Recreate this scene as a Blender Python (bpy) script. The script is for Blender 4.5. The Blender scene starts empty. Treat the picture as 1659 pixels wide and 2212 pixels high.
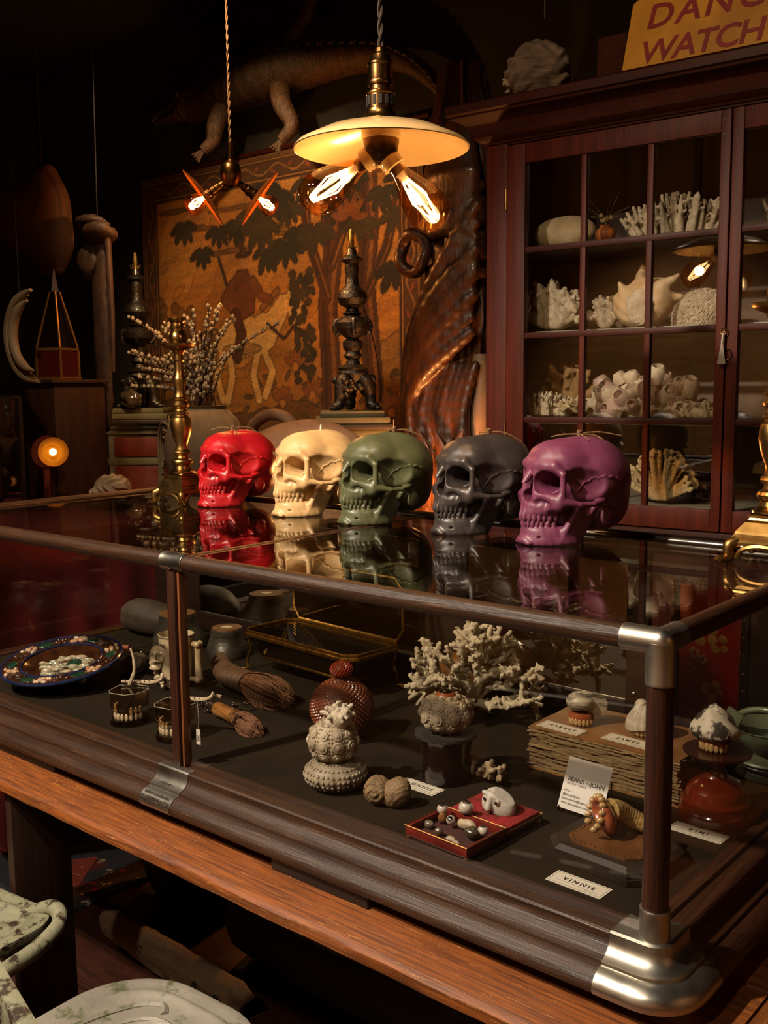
import bpy, bmesh, math, random
import numpy as np
from mathutils import Vector, Matrix, Euler

S = bpy.context.scene
COL = S.collection
PI = math.pi
# ---------------------------------------------------------------- camera
# world: X along the front of the glass counter (to the right), Y into its depth, Z up, floor z = 0
cam = bpy.data.objects.new('camera', bpy.data.cameras.new('camera'))
COL.objects.link(cam)
_r = Vector((0.7618, 0.6477, -0.0095)); _f = Vector((-0.6437, 0.7552, -0.1235)).normalized()
_r = (_r - _f * _r.dot(_f)).normalized(); _u = _r.cross(_f)
_m = Matrix((_r, _u, -_f)).transposed().to_4x4()
_m.translation = Vector((0.5544, -1.1925, 1.5273))
cam.matrix_world = _m
cam.data.sensor_fit = 'VERTICAL'; cam.data.sensor_height = 36.0
cam.data.lens = 2204.9 / 2212 * 36.0
cam.data.clip_start = 0.02
S.camera = cam
# ---------------------------------------------------------------- world, exposure
W = bpy.data.worlds.new('world'); S.world = W; W.use_nodes = True
W.node_tree.nodes['Background'].inputs[0].default_value = (1.0, 0.72, 0.5, 1)
W.node_tree.nodes['Background'].inputs[1].default_value = 0.008
S.view_settings.view_transform = 'Standard'
S.view_settings.look = 'None'
S.view_settings.exposure = 1.88
S.view_settings.gamma = 1.0
S.view_settings.use_curve_mapping = False
S.cycles.max_bounces = 10
S.cycles.transparent_max_bounces = 24
S.cycles.sample_clamp_indirect = 3.0
S.cycles.caustics_reflective = False
S.cycles.caustics_refractive = False

# ---------------------------------------------------------------- room lights (ceiling spots), then added fill spots
def spot(name, loc, target, watts, color, size_deg=60, blend=0.6, radius=0.05):
    l = bpy.data.lights.new(name, 'SPOT'); l.energy = watts; l.color = color
    l.spot_size = math.radians(size_deg); l.spot_blend = blend; l.shadow_soft_size = radius
    o = bpy.data.objects.new(name, l); COL.objects.link(o)
    o.location = loc
    o.rotation_euler = (Vector(target) - Vector(loc)).to_track_quat('-Z', 'Y').to_euler()
    return o
WARM = (1.0, 0.74, 0.48); NEUT = (1.0, 0.83, 0.64)
spot('ceiling_spot_key', (-1.35, -1.75, 3.1), (-0.85, 0.3, 1.05), 185, NEUT, 62)
spot('ceiling_spot_counter', (-2.1, -1.4, 3.1), (-1.2, 0.35, 1.0), 24, NEUT, 56)
spot('ceiling_spot_cabinet', (-0.6, -0.5, 3.1), (-0.75, 1.5, 1.7), 24, WARM, 66)
spot('added_fill_corner', (-1.75, 0.05, 3.1), (-2.75, 1.45, 1.15), 22, WARM, 52)  # added fill, brightens candlestick, willow and urns; no fixture known here
spot('added_fill_rug', (-3.3, -0.9, 3.1), (-2.6, 0.3, 0.0), 40, NEUT, 50)  # added fill so the rug and red cloth don't go black
spot('added_fill_chairs', (-0.2, -2.2, 3.1), (-1.0, -0.2, 0.4), 40, NEUT, 46)  # extra unseen spot, lifts the seats out of the dark
spot('added_fill_tapestry', (-2.5, 1.0, 3.2), (-3.1, 2.4, 1.75), 46, (1.0, 0.64, 0.30), 70)  # added orange boost for the tapestry on top of the pendant bulbs
for _x in (-2.2, -0.4, 1.4):
    spot('added_wall_wash', (_x, -1.9, 3.15), (_x, -3.2, 0.45), 75, NEUT, 80)  # added to light the unseen front wall for mirror and nickel reflections
spot('added_wall_wash', (1.6, -0.2, 3.15), (2.6, 0.0, 1.4), 60, NEUT, 80)  # same added wash on the right wall, gives the nickel something bright

# ---------------------------------------------------------------- helpers
def srgb(h):
    h = h.lstrip('#'); v = [int(h[i:i + 2], 16) / 255 for i in (0, 2, 4)]
    return tuple((c / 12.92 if c <= 0.04045 else ((c + 0.055) / 1.055) ** 2.4) for c in v) + (1.0,)

_MATS = {}
def mat(name, c='#808080', c2=None, rough=0.5, metal=0.0, scale=8.0, stretch=(1, 1, 1), detail=5.0, lo=0.35, hi=0.65,
        bump=0.0, bscale=None, bdist=0.01, sss=0.0, srad=(1, .4, .2), coat=0.0, kind='noise', spec=0.5, alpha=1.0, c3=None, wear=0.0,
        wscale=30.0, aniso=0.0, attr=None, rough2=None, trans=0.0, sheen=0.0):
    if name in _MATS: return _MATS[name]
    m = bpy.data.materials.new(name); m.use_nodes = True; _MATS[name] = m
    nt = m.node_tree; N = nt.nodes; L = nt.links
    b = N['Principled BSDF']
    b.inputs['Roughness'].default_value = rough; b.inputs['Metallic'].default_value = metal
    b.inputs['Specular IOR Level'].default_value = spec
    b.inputs['Coat Weight'].default_value = coat; b.inputs['Coat Roughness'].default_value = 0.12
    if sheen: b.inputs['Sheen Weight'].default_value = sheen
    if trans: b.inputs['Transmission Weight'].default_value = trans
    if sss:
        b.inputs['Subsurface Weight'].default_value = sss; b.inputs['Subsurface Radius'].default_value = srad
        b.inputs['Subsurface Scale'].default_value = 0.02
    tc = N.new('ShaderNodeTexCoord'); mp = N.new('ShaderNodeMapping'); mp.inputs['Scale'].default_value = stretch
    L.new(tc.outputs['Object'], mp.inputs['Vector'])
    def tex(k, sc):
        if k == 'wave':
            t = N.new('ShaderNodeTexWave'); t.inputs['Scale'].default_value = sc; t.inputs['Distortion'].default_value = 7.0
            t.inputs['Detail'].default_value = 3.0; t.inputs['Detail Scale'].default_value = 1.6; o = t.outputs['Fac']
        elif k == 'voronoi':
            t = N.new('ShaderNodeTexVoronoi'); t.inputs['Scale'].default_value = sc; o = t.outputs['Distance']
        else:
            t = N.new('ShaderNodeTexNoise'); t.inputs['Scale'].default_value = sc; t.inputs['Detail'].default_value = detail
            t.inputs['Roughness'].default_value = 0.6; o = t.outputs['Fac']
        L.new(mp.outputs['Vector'], t.inputs['Vector']); return o
    col = None
    if attr:
        a = N.new('ShaderNodeAttribute'); a.attribute_name = attr; col = a.outputs['Color']
        if c2:
            f = tex(kind, scale); mx = N.new('ShaderNodeMix'); mx.data_type = 'RGBA'; mx.blend_type = 'MULTIPLY'
            r = N.new('ShaderNodeMapRange'); r.inputs[1].default_value = lo; r.inputs[2].default_value = hi
            L.new(f, r.inputs[0]); L.new(r.outputs[0], mx.inputs[0]); L.new(col, mx.inputs[6]); mx.inputs[7].default_value = srgb(c2)
            col = mx.outputs[2]
    elif c2:
        f = tex(kind, scale); rp = N.new('ShaderNodeValToRGB'); e = rp.color_ramp.elements
        e[0].position = lo; e[0].color = srgb(c); e[1].position = hi; e[1].color = srgb(c2)
        L.new(f, rp.inputs[0]); col = rp.outputs[0]
        if c3:
            n2 = N.new('ShaderNodeTexNoise'); n2.inputs['Scale'].default_value = wscale; n2.inputs['Detail'].default_value = 6
            n2.inputs['Roughness'].default_value = 0.7
            L.new(mp.outputs['Vector'], n2.inputs['Vector'])
            r2 = N.new('ShaderNodeMapRange'); r2.inputs[1].default_value = 0.62 - wear; r2.inputs[2].default_value = 0.70 - wear
            L.new(n2.outputs['Fac'], r2.inputs[0])
            mx = N.new('ShaderNodeMix'); mx.data_type = 'RGBA'
            L.new(r2.outputs[0], mx.inputs[0]); L.new(col, mx.inputs[6]); mx.inputs[7].default_value = srgb(c3); col = mx.outputs[2]
    if col: L.new(col, b.inputs['Base Color'])
    else: b.inputs['Base Color'].default_value = srgb(c)
    if rough2 is not None:
        n3 = N.new('ShaderNodeTexNoise'); n3.inputs['Scale'].default_value = 14; n3.inputs['Detail'].default_value = 4
        L.new(mp.outputs['Vector'], n3.inputs['Vector'])
        r3 = N.new('ShaderNodeMapRange'); r3.inputs[1].default_value = .35; r3.inputs[2].default_value = .65
        r3.inputs[3].default_value = rough; r3.inputs[4].default_value = rough2
        L.new(n3.outputs['Fac'], r3.inputs[0]); L.new(r3.outputs[0], b.inputs['Roughness'])
    if bump:
        bp = N.new('ShaderNodeBump'); bp.inputs['Strength'].default_value = bump; bp.inputs['Distance'].default_value = bdist
        L.new(tex(kind if kind != 'wave' else 'noise', bscale or scale * 3), bp.inputs['Height']); L.new(bp.outputs['Normal'], b.inputs['Normal'])
    return m

def mat_glass(name, f0=0.06, tint='#ffffff', rough=0.0):
    """thin clear pane: see-through with a Fresnel reflection"""
    if name in _MATS: return _MATS[name]
    m = bpy.data.materials.new(name); m.use_nodes = True; _MATS[name] = m
    nt = m.node_tree; N = nt.nodes; L = nt.links; N.clear()
    out = N.new('ShaderNodeOutputMaterial'); mix = N.new('ShaderNodeMixShader')
    tr = N.new('ShaderNodeBsdfTransparent'); tr.inputs[0].default_value = srgb(tint)
    gl = N.new('ShaderNodeBsdfGlossy'); gl.inputs['Roughness'].default_value = rough
    g = N.new('ShaderNodeNewGeometry'); d = N.new('ShaderNodeVectorMath'); d.operation = 'DOT_PRODUCT'
    L.new(g.outputs['Normal'], d.inputs[0]); L.new(g.outputs['Incoming'], d.inputs[1])
    def mth(op, a, bb):
        n = N.new('ShaderNodeMath'); n.operation = op
        for i, v in enumerate((a, bb)):
            if v is None: continue
            if isinstance(v, (int, float)): n.inputs[i].default_value = v
            else: L.new(v, n.inputs[i])
        return n.outputs[0]
    c = mth('ABSOLUTE', d.outputs['Value'], None); k = mth('SUBTRACT', 1.0, c); p = mth('POWER', k, 5.0)
    F = mth('ADD', mth('MULTIPLY', p, 1 - f0), f0)
    L.new(F, mix.inputs[0]); L.new(tr.outputs[0], mix.inputs[1]); L.new(gl.outputs[0], mix.inputs[2]); L.new(mix.outputs[0], out.inputs[0])
    return m

def mat_emit(name, color, strength):
    if name in _MATS: return _MATS[name]
    m = bpy.data.materials.new(name); m.use_nodes = True; _MATS[name] = m
    b = m.node_tree.nodes['Principled BSDF']; b.inputs['Base Color'].default_value = srgb(color)
    b.inputs['Emission Color'].default_value = srgb(color); b.inputs['Emission Strength'].default_value = strength
    return m

# ---- object creation
def link(name, me, m=None, parent=None, loc=None, rot=None):
    o = bpy.data.objects.new(name, me); COL.objects.link(o)
    if m is not None and len(me.materials) == 0: me.materials.append(m)
    if parent is not None: o.parent = parent
    if loc is not None: o.location = loc
    if rot is not None: o.rotation_euler = rot
    return o
def thing(name, label, cat, loc=(0, 0, 0), rot=(0, 0, 0), group=None):
    o = bpy.data.objects.new(name, None); COL.objects.link(o); o.empty_display_size = 0.05
    o.location = loc; o.rotation_euler = rot if isinstance(rot, (tuple, list)) else (0, 0, rot)
    return tag(o, label, cat, group)
def tag(o, label, cat, group=None):
    o['label'] = label; o['category'] = cat
    if group: o['group'] = group
    return o
def structure(o): o['kind'] = 'structure'; return o

class MB:
    """collects shapes into one mesh"""
    def __init__(s): s.v = []; s.f = []; s.n = 0; s.hard = False
    def add(s, v, f, M=None):
        v = np.asarray(v, dtype=float).reshape(-1, 3)
        if M is not None:
            A = np.array(M); v = v @ A[:3, :3].T + A[:3, 3]
        s.v.append(v); s.f += [tuple(i + s.n for i in q) for q in f]; s.n += len(v); return s
    def box(s, x0, x1, y0, y1, z0, z1, M=None, bev=0.0):
        if bev <= 0:
            v = [(x, y, z) for z in (z0, z1) for y in (y0, y1) for x in (x0, x1)]
            return s.add(v, [(0, 2, 3, 1), (4, 5, 7, 6), (0, 1, 5, 4), (2, 6, 7, 3), (0, 4, 6, 2), (1, 3, 7, 5)], M)
        s.hard = True; b = min(bev, (x1 - x0) / 2.01, (y1 - y0) / 2.01, (z1 - z0) / 2.01)
        bm = bmesh.new(); r = bmesh.ops.create_cube(bm, size=1.0)
        bmesh.ops.scale(bm, vec=(x1 - x0, y1 - y0, z1 - z0), verts=bm.verts)
        bmesh.ops.translate(bm, vec=((x0 + x1) / 2, (y0 + y1) / 2, (z0 + z1) / 2), verts=bm.verts)
        bmesh.ops.bevel(bm, geom=list(bm.edges), offset=b, segments=2, affect='EDGES', profile=0.6)
        s.bm(bm, M); return s
    def bm(s, bm, M=None):
        bm.verts.index_update()
        s.add([v.co[:] for v in bm.verts], [[v.index for v in f.verts] for f in bm.faces], M); bm.free(); return s
    def lathe(s, prof, n=24, M=None, cap=True, a0=0.0, a1=2 * PI):
        full = abs(a1 - a0 - 2 * PI) < 1e-6; m = n if full else n + 1
        v = []; f = []
        for r, z in prof:
            for i in range(m):
                a = a0 + (a1 - a0) * i / n; v.append((r * math.cos(a), r * math.sin(a), z))
        for j in range(len(prof) - 1):
            for i in range(n if full else m - 1):
                k = (i + 1) % m; f.append((j * m + i, j * m + k, (j + 1) * m + k, (j + 1) * m + i))
        if cap and full:
            if prof[0][0] > 1e-6: f.append(tuple(range(m))[::-1])
            if prof[-1][0] > 1e-6: f.append(tuple((len(prof) - 1) * m + i for i in range(m)))
        return s.add(v, f, M)
    def tube(s, pts, rad, n=8, M=None, cap=True, closed=False, flat=1.0, ref=(0, 0, 1)):
        pts = [Vector(p) for p in pts]; k = len(pts)
        if not hasattr(rad, '__len__'): rad = [rad] * k
        v = []; f = []; U = None
        for i, p in enumerate(pts):
            if closed: t = pts[(i + 1) % k] - pts[i - 1]
            else: t = pts[min(i + 1, k - 1)] - pts[max(i - 1, 0)]
            t = t.normalized() if t.length > 1e-9 else Vector((0, 0, 1))
            if U is None:
                rf = Vector(ref)
                if abs(t.dot(rf)) > .95: rf = Vector((1, 0, 0))
                U = (rf - t * rf.dot(t)).normalized()
            else:
                U = U - t * U.dot(t); U = U.normalized() if U.length > 1e-6 else t.orthogonal().normalized()
            V = t.cross(U)
            for j in range(n):
                a = 2 * PI * j / n; q = p + U * (math.cos(a) * rad[i]) * flat + V * (math.sin(a) * rad[i]); v.append(q[:])
        for i in range(k if closed else k - 1):
            i2 = (i + 1) % k
            for j in range(n):
                j2 = (j + 1) % n; f.append((i * n + j, i * n + j2, i2 * n + j2, i2 * n + j))
        if cap and not closed:
            f.append(tuple(range(n))[::-1]); f.append(tuple((k - 1) * n + j for j in range(n)))
        return s.add(v, f, M)
    def ball(s, c, r, n=10, m=7, M=None):
        r = (r, r, r) if not hasattr(r, '__len__') else r
        v = [(c[0], c[1], c[2] - r[2])]; f = []
        for j in range(1, m):
            t = PI * j / m
            for i in range(n):
                a = 2 * PI * i / n; v.append((c[0] + r[0] * math.sin(t) * math.cos(a), c[1] + r[1] * math.sin(t) * math.sin(a), c[2] - r[2] * math.cos(t)))
        v.append((c[0], c[1], c[2] + r[2])); L = len(v) - 1
        for i in range(n):
            k = (i + 1) % n; f.append((0, 1 + k, 1 + i)); f.append((L, 1 + (m - 2) * n + i, 1 + (m - 2) * n + k))
        for j in range(m - 2):
            for i in range(n):
                k = (i + 1) % n; f.append((1 + j * n + i, 1 + j * n + k, 1 + (j + 1) * n + k, 1 + (j + 1) * n + i))
        return s.add(v, f, M)
    def prism(s, poly, z0, z1, M=None):
        n = len(poly); v = [(x, y, z0) for x, y in poly] + [(x, y, z1) for x, y in poly]
        f = [tuple(range(n))[::-1], tuple(range(n, 2 * n))] + [(i, (i + 1) % n, n + (i + 1) % n, n + i) for i in range(n)]
        return s.add(v, f, M)
    def mesh(s, name, smooth=True, angle=None):
        me = bpy.data.meshes.new(name)
        v = np.concatenate(s.v) if s.v else np.zeros((0, 3))
        me.from_pydata(v.tolist(), [], s.f); me.validate(); me.update()
        if smooth:
            me.polygons.foreach_set('use_smooth', [True] * len(me.polygons))
            me.set_sharp_from_angle(angle=math.radians(angle if angle else (22 if s.hard else 40)))
        return me
    def obj(s, name, m, parent=None, smooth=True, angle=None, loc=None, rot=None):
        return link(name, s.mesh(name, smooth, angle), m, parent, loc, rot)

def T(x=0, y=0, z=0, rx=0, ry=0, rz=0, s=1.0):
    sc = Matrix.Diagonal((s, s, s, 1)) if not hasattr(s, '__len__') else Matrix.Diagonal((*s, 1))
    return Matrix.Translation((x, y, z)) @ Euler((rx, ry, rz)).to_matrix().to_4x4() @ sc
def catmull(P, n=6, closed=False):
    P = [np.array(p, float) for p in P]; out = []; k = len(P)
    for i in range(k if closed else k - 1):
        g = (lambda j: P[j % k]) if closed else (lambda j: P[min(max(j, 0), k - 1)])
        a, b, c, d = g(i - 1), g(i), g(i + 1), g(i + 2)
        for q in range(n):
            t = q / n
            out.append(0.5 * ((2 * b) + (c - a) * t + (2 * a - 5 * b + 4 * c - d) * t * t + (3 * b - a - 3 * c + d) * t ** 3))
    if not closed: out.append(P[-1])
    return out
def copy_tree(o, parent=None):
    c = o.copy(); COL.objects.link(c)
    if parent is not None: c.parent = parent
    for ch in o.children: copy_tree(ch, c)
    return c
def text_mesh(txt, size, extrude=0.0004, align='CENTER', bold=0.0, space=1.0, shear=0.0):
    cu = bpy.data.curves.new('lettering', 'FONT'); cu.body = txt; cu.size = size; cu.extrude = extrude
    cu.align_x = align; cu.align_y = 'CENTER'; cu.offset = bold; cu.space_character = space; cu.shear = shear; cu.resolution_u = 3
    o = bpy.data.objects.new('lettering', cu); COL.objects.link(o)
    dg = bpy.context.evaluated_depsgraph_get(); me = bpy.data.meshes.new_from_object(o.evaluated_get(dg))
    bpy.data.objects.remove(o); bpy.data.curves.remove(cu); me.materials.clear(); return me

# ---- signed distance fields, meshed with surface nets
def sn_mesh(F, org, h):
    F = F.astype(np.float32); nx, ny, nz = F.shape
    c = [F[i:nx - 1 + i, j:ny - 1 + j, k:nz - 1 + k] for i in (0, 1) for j in (0, 1) for k in (0, 1)]
    st = np.stack(c); act = (st.min(0) < 0) & (st.max(0) >= 0)
    idx = -np.ones(act.shape, np.int64); ids = np.argwhere(act); idx[act] = np.arange(len(ids))
    val = st[:, act]; off = np.array([(i, j, k) for i in (0, 1) for j in (0, 1) for k in (0, 1)], np.float32)
    acc = np.zeros((len(ids), 3), np.float32); cnt = np.zeros(len(ids), np.float32)
    for a in range(8):
        for b in range(a + 1, 8):
            if np.abs(off[a] - off[b]).sum() != 1: continue
            va, vb = val[a], val[b]; cr = (va < 0) != (vb < 0)
            t = np.where(cr, va / np.where(cr, va - vb, 1), 0)[:, None]
            acc += np.where(cr[:, None], off[a] + (off[b] - off[a]) * t, 0); cnt += cr
    V = (ids + acc / np.maximum(cnt, 1)[:, None]) * h + np.array(org)
    Q = []
    for ax in range(3):
        sl0 = [slice(None)] * 3; sl1 = [slice(None)] * 3; sl0[ax] = slice(0, -1); sl1[ax] = slice(1, None)
        a, b = F[tuple(sl0)] < 0, F[tuple(sl1)] < 0
        u, w = [(1, 2), (2, 0), (0, 1)][ax]
        for flip in (0, 1):
            m = (a & ~b) if not flip else (~a & b)
            p = np.argwhere(m); lim = np.array(idx.shape)
            ok = (p[:, u] > 0) & (p[:, w] > 0) & (p[:, u] < lim[u]) & (p[:, w] < lim[w]) & (p[:, ax] < lim[ax]); p = p[ok]
            eu = np.zeros(3, int); eu[u] = 1; ew = np.zeros(3, int); ew[w] = 1
            q = [idx[tuple((p - d).T)] for d in (eu + ew, ew, 0 * eu, eu)]
            if flip: q = q[::-1]
            Q.append(np.stack(q, 1))
    Q = np.concatenate(Q); Q = Q[(Q >= 0).all(1)]
    return V, Q
def np_mesh(name, V, Q, smooth=True):
    me = bpy.data.meshes.new(name); n = len(Q); k = Q.shape[1]
    me.vertices.add(len(V)); me.vertices.foreach_set('co', V.astype(np.float32).ravel())
    me.loops.add(n * k); me.loops.foreach_set('vertex_index', Q.astype(np.int32).ravel())
    me.polygons.add(n); me.polygons.foreach_set('loop_start', np.arange(0, n * k, k, dtype=np.int32))
    if smooth: me.polygons.foreach_set('use_smooth', np.ones(n, bool))
    me.update(calc_edges=True); return me
def grid(lo, hi, h):
    ax = [np.arange(lo[i], hi[i] + h, h, dtype=np.float32) for i in range(3)]
    return np.meshgrid(*ax, indexing='ij')
def smin(a, b, k):
    if k <= 0: return np.minimum(a, b)
    h = np.clip(0.5 + 0.5 * (b - a) / k, 0, 1); return b + (a - b) * h - k * h * (1 - h)
def ssub(a, b, k): return -smin(-a, b, k)          # a minus b
def d_ell(G, c, r, R=None):
    p = [G[i] - c[i] for i in range(3)]
    if R is not None:
        A = np.array(Euler(R).to_matrix()).T; p = [A[i, 0] * p[0] + A[i, 1] * p[1] + A[i, 2] * p[2] for i in range(3)]
    q = [p[i] / r[i] for i in range(3)]; k0 = np.sqrt(q[0] ** 2 + q[1] ** 2 + q[2] ** 2)
    k1 = np.sqrt((q[0] / r[0]) ** 2 + (q[1] / r[1]) ** 2 + (q[2] / r[2]) ** 2)
    return k0 * (k0 - 1) / np.maximum(k1, 1e-6)
def d_cap(G, a, b, ra, rb=None):
    rb = ra if rb is None else rb
    ba = np.array(b, float) - np.array(a, float); L2 = float(ba @ ba) + 1e-12
    p = [G[i] - a[i] for i in range(3)]; t = np.clip((p[0] * ba[0] + p[1] * ba[1] + p[2] * ba[2]) / L2, 0, 1)
    return np.sqrt((p[0] - t * ba[0]) ** 2 + (p[1] - t * ba[1]) ** 2 + (p[2] - t * ba[2]) ** 2) - (ra + (rb - ra) * t)
def d_box(G, c, b, r=0.0, R=None):
    p = [G[i] - c[i] for i in range(3)]
    if R is not None:
        A = np.array(Euler(R).to_matrix()).T; p = [A[i, 0] * p[0] + A[i, 1] * p[1] + A[i, 2] * p[2] for i in range(3)]
    q = [np.abs(p[i]) - b[i] + r for i in range(3)]; o = [np.maximum(x, 0) for x in q]
    return np.sqrt(o[0] ** 2 + o[1] ** 2 + o[2] ** 2) + np.minimum(np.maximum(q[0], np.maximum(q[1], q[2])), 0) - r
def caps_mesh(name, caps, h, k=0.0, smooth=True):
    """mesh of many capsules (a, b, ra, rb); each only touches its own window of the grid"""
    A = np.array([c[0] for c in caps]); B = np.array([c[1] for c in caps]); R = np.array([max(c[2], c[3]) for c in caps])
    lo = np.minimum(A, B).min(0) - R.max() - 3 * h; hi = np.maximum(A, B).max(0) + R.max() + 3 * h
    n = np.ceil((hi - lo) / h).astype(int) + 1; F = np.full(n, 3 * h, np.float32)
    axs = [lo[i] + h * np.arange(n[i]) for i in range(3)]
    for (a, b, ra, rb) in caps:
        m = max(ra, rb) + 2.5 * h + k; l = np.minimum(a, b) - m; u = np.maximum(a, b) + m
        i0 = np.maximum(((l - lo) / h).astype(int), 0); i1 = np.minimum(((u - lo) / h).astype(int) + 2, n)
        G = np.meshgrid(*[axs[i][i0[i]:i1[i]] for i in range(3)], indexing='ij')
        s = tuple(slice(i0[i], i1[i]) for i in range(3)); F[s] = smin(F[s], d_cap(G, a, b, ra, rb), k)
    V, Q = sn_mesh(F, lo, h); return np_mesh(name, V, Q, smooth)
# ---------------------------------------------------------------- skull (cm, face towards -y, chin on z = 0)
def skull_mesh(h=0.165):
    O = (-0.33, -11.4, -0.6)
    G = grid(O, (9.0, 12.4, 22.6), h)
    x, y, z = G
    cran = d_ell(G, (0, 2.7, 12.9), (7.5, 9.1, 8.6))
    cran = smin(cran, d_ell(G, (0, -3.4, 15.7), (6.2, 4.7, 5.0)), 2.6)
    cran = smin(cran, d_ell(G, (0, 5.4, 7.2), (6.0, 5.7, 5.4)), 2.5)
    cran = smin(cran, d_ell(G, (4.9, 3.5, 12.8), (3.1, 5.0, 4.6)), 1.5)
    # temporal fossa: a flattened hollow behind the orbit, bounded above by the temporal line
    cran = ssub(cran, d_ell(G, (8.7, -2.4, 12.0), (3.0, 5.2, 4.9), (0, 0, -0.12)), 0.35)
    cran = ssub(cran, d_ell(G, (7.7, -5.2, 12.2), (2.9, 2.7, 3.5)), 0.35)
    # raised wavy suture on the side
    pp = catmull([(5.9, -2.0, 11.0), (6.7, -0.4, 12.8), (7.1, 1.8, 13.8), (7.2, 3.8, 13.6), (6.9, 5.6, 12.9)], 5)
    for i, q in enumerate(pp):
        ix = [int(round((q[j] - O[j]) / h)) for j in (1, 2)]
        k = int(np.argmax(cran[:, ix[0], ix[1]] > 0)); pp[i] = np.array([O[0] + h * k - .04, q[1], q[2] + 0.2 * math.sin(i * 1.9)])
    for a, b in zip(pp[:-1], pp[1:]): cran = smin(cran, d_cap(G, a, b, 0.085), 0.22)
    face = cran
    U = lambda d, k: smin(face, d, k)
    # brow and glabella
    face = U(d_cap(G, (1.3, -7.45, 15.9), (4.8, -6.35, 15.9), 0.8, 0.55), 1.3)
    face = U(d_cap(G, (4.8, -6.25, 15.8), (6.25, -5.35, 14.4), 0.5, 0.5), 1.0)
    face = U(d_ell(G, (0, -7.3, 15.6), (1.8, 1.2, 1.4)), 0.8)
    # maxilla, nasal bones
    face = U(d_ell(G, (0, -5.6, 9.0), (4.0, 3.2, 4.0)), 0.8)
    face = U(d_ell(G, (0, -4.0, 11.0), (4.6, 3.4, 4.0)), 1.0)
    face = U(d_cap(G, (0, -7.7, 15.2), (0, -9.7, 12.4), 0.75, 0.6), 0.4)
    face = U(d_cap(G, (1.35, -7.8, 14.6), (2.1, -8.3, 9.4), 0.62, 0.9), 0.5)
    # orbit rim, cheek bone, arch
    face = U(d_cap(G, (2.2, -8.0, 10.3), (5.2, -6.8, 9.6), 0.7, 0.95), 0.7)
    face = U(d_cap(G, (6.35, -5.4, 14.3), (6.35, -5.6, 10.0), 0.55, 0.7), 0.45)
    face = U(d_ell(G, (5.8, -5.9, 8.7), (1.5, 1.4, 1.7)), 0.7)
    face = U(d_cap(G, (5.2, -6.3, 8.3), (3.1, -6.9, 7.2), 0.75, 0.7), 0.8)
    for a, b, r0, r1 in (((6.6, -5.0, 8.9), (7.5, -2.6, 8.4), .95, .62), ((7.5, -2.6, 8.4), (7.7, 0.2, 8.5), .62, .5), ((7.7, 0.2, 8.5), (7.0, 2.4, 9.0), .5, .6)):
        face = U(d_cap(G, a, b, r0, r1), 0.35)
    # upper jaw wall
    def arch(t, w, yf, yb): return (w * math.sin(t), yb + (yf - yb) * math.cos(t))
    for zz, rr, yf in ((6.5, 0.6, -9.25), (7.2, 0.75, -9.0), (8.0, 0.9, -8.7)):
        P = [(*arch(t, 3.3, yf, -3.4), zz) for t in np.linspace(0, 1.5, 7)]
        for a, b in zip(P[:-1], P[1:]): face = U(d_cap(G, a, b, rr), 0.7)
    face = U(d_cap(G, (0, -8.8, 8.2), (0, -9.7, 8.75), 0.5, 0.22), 0.4)
    # openings
    orb = smin(d_ell(G, (3.8, -8.3, 12.85), (2.45, 2.4, 2.4), (0, 0.1, 0.25)), d_cap(G, (3.6, -7.2, 12.7), (2.0, -1.2, 12.7), 2.2, 1.3), 0.4)
    face = ssub(face, orb, 0.2)
    nose = smin(d_ell(G, (0.68, -8.4, 9.85), (0.92, 2.6, 1.2)), d_ell(G, (0.0, -8.7, 11.2), (0.85, 2.4, 1.5)), 0.3)
    face = ssub(face, nose, 0.12)
    face = U(d_box(G, (0.05, -6.9, 9.8), (0.1, 1.1, 1.6), 0.05), 0.1)
    face = ssub(face, d_ell(G, (3.1, -8.9, 8.7), (0.55, .7, 0.55)), 0.6)
    # hollow under the cheek bone, behind the upper jaw
    face = ssub(face, d_ell(G, (5.9, -2.4, 6.2), (2.7, 3.4, 2.5)), 0.4)
    face = ssub(face, d_ell(G, (2.4, -0.6, 3.2), (4.6, 4.2, 2.8)), 0.8)
    face = U(d_ell(G, (0, -0.6, 5.4), (3.9, 5.4, 4.4)), 0.4)
    # mastoid, ear
    face = U(d_ell(G, (6.0, 3.7, 6.0), (1.2, 1.4, 2.1), (0.15, 0, 0)), 0.5)
    face = ssub(face, d_ell(G, (7.3, 2.9, 8.0), (0.9, .5, .5)), 0.15)
    # lower jaw
    mand = None
    for zz, rr, w, yf, yb in ((0.6, 0.75, 4.6, -9.2, -1.0), (1.4, 0.72, 4.3, -9.0, -1.4), (2.3, 0.7, 4.0, -8.85, -1.8), (3.0, 0.6, 3.6, -8.9, -2.2)):
        P = [(*arch(t, w, yf, yb), zz) for t in np.linspace(0, 1.45, 9)]
        for a, b in zip(P[:-1], P[1:]):
            d = d_cap(G, a, b, rr); mand = d if mand is None else smin(mand, d, 0.8)
    mand = smin(mand, d_ell(G, (0, -9.9, 0.9), (1.7, 0.8, 0.8)), 0.6)
    mand = smin(mand, d_ell(G, (1.7, -9.6, 0.5), (0.8, 0.7, 0.5)), 0.4)
    mand = smin(mand, d_box(G, (5.15, -1.3, 4.0), (0.36, 2.2, 4.3), 0.34, (-0.36, 0.20, 0)), 0.8)
    mand = smin(mand, d_cap(G, (4.5, -3.9, 3.0), (5.3, -2.0, 7.6), 0.5, 0.4), 0.7)
    mand = smin(mand, d_cap(G, (5.9, 0.6, 6.5), (6.2, 1.7, 8.2), 0.6, 0.65), 0.4)
    mand = ssub(mand, d_ell(G, (3.1, -8.4, 1.7), (0.3, 0.7, 0.25)), 0.1)
    face = smin(face, mand, 0.12)
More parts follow.
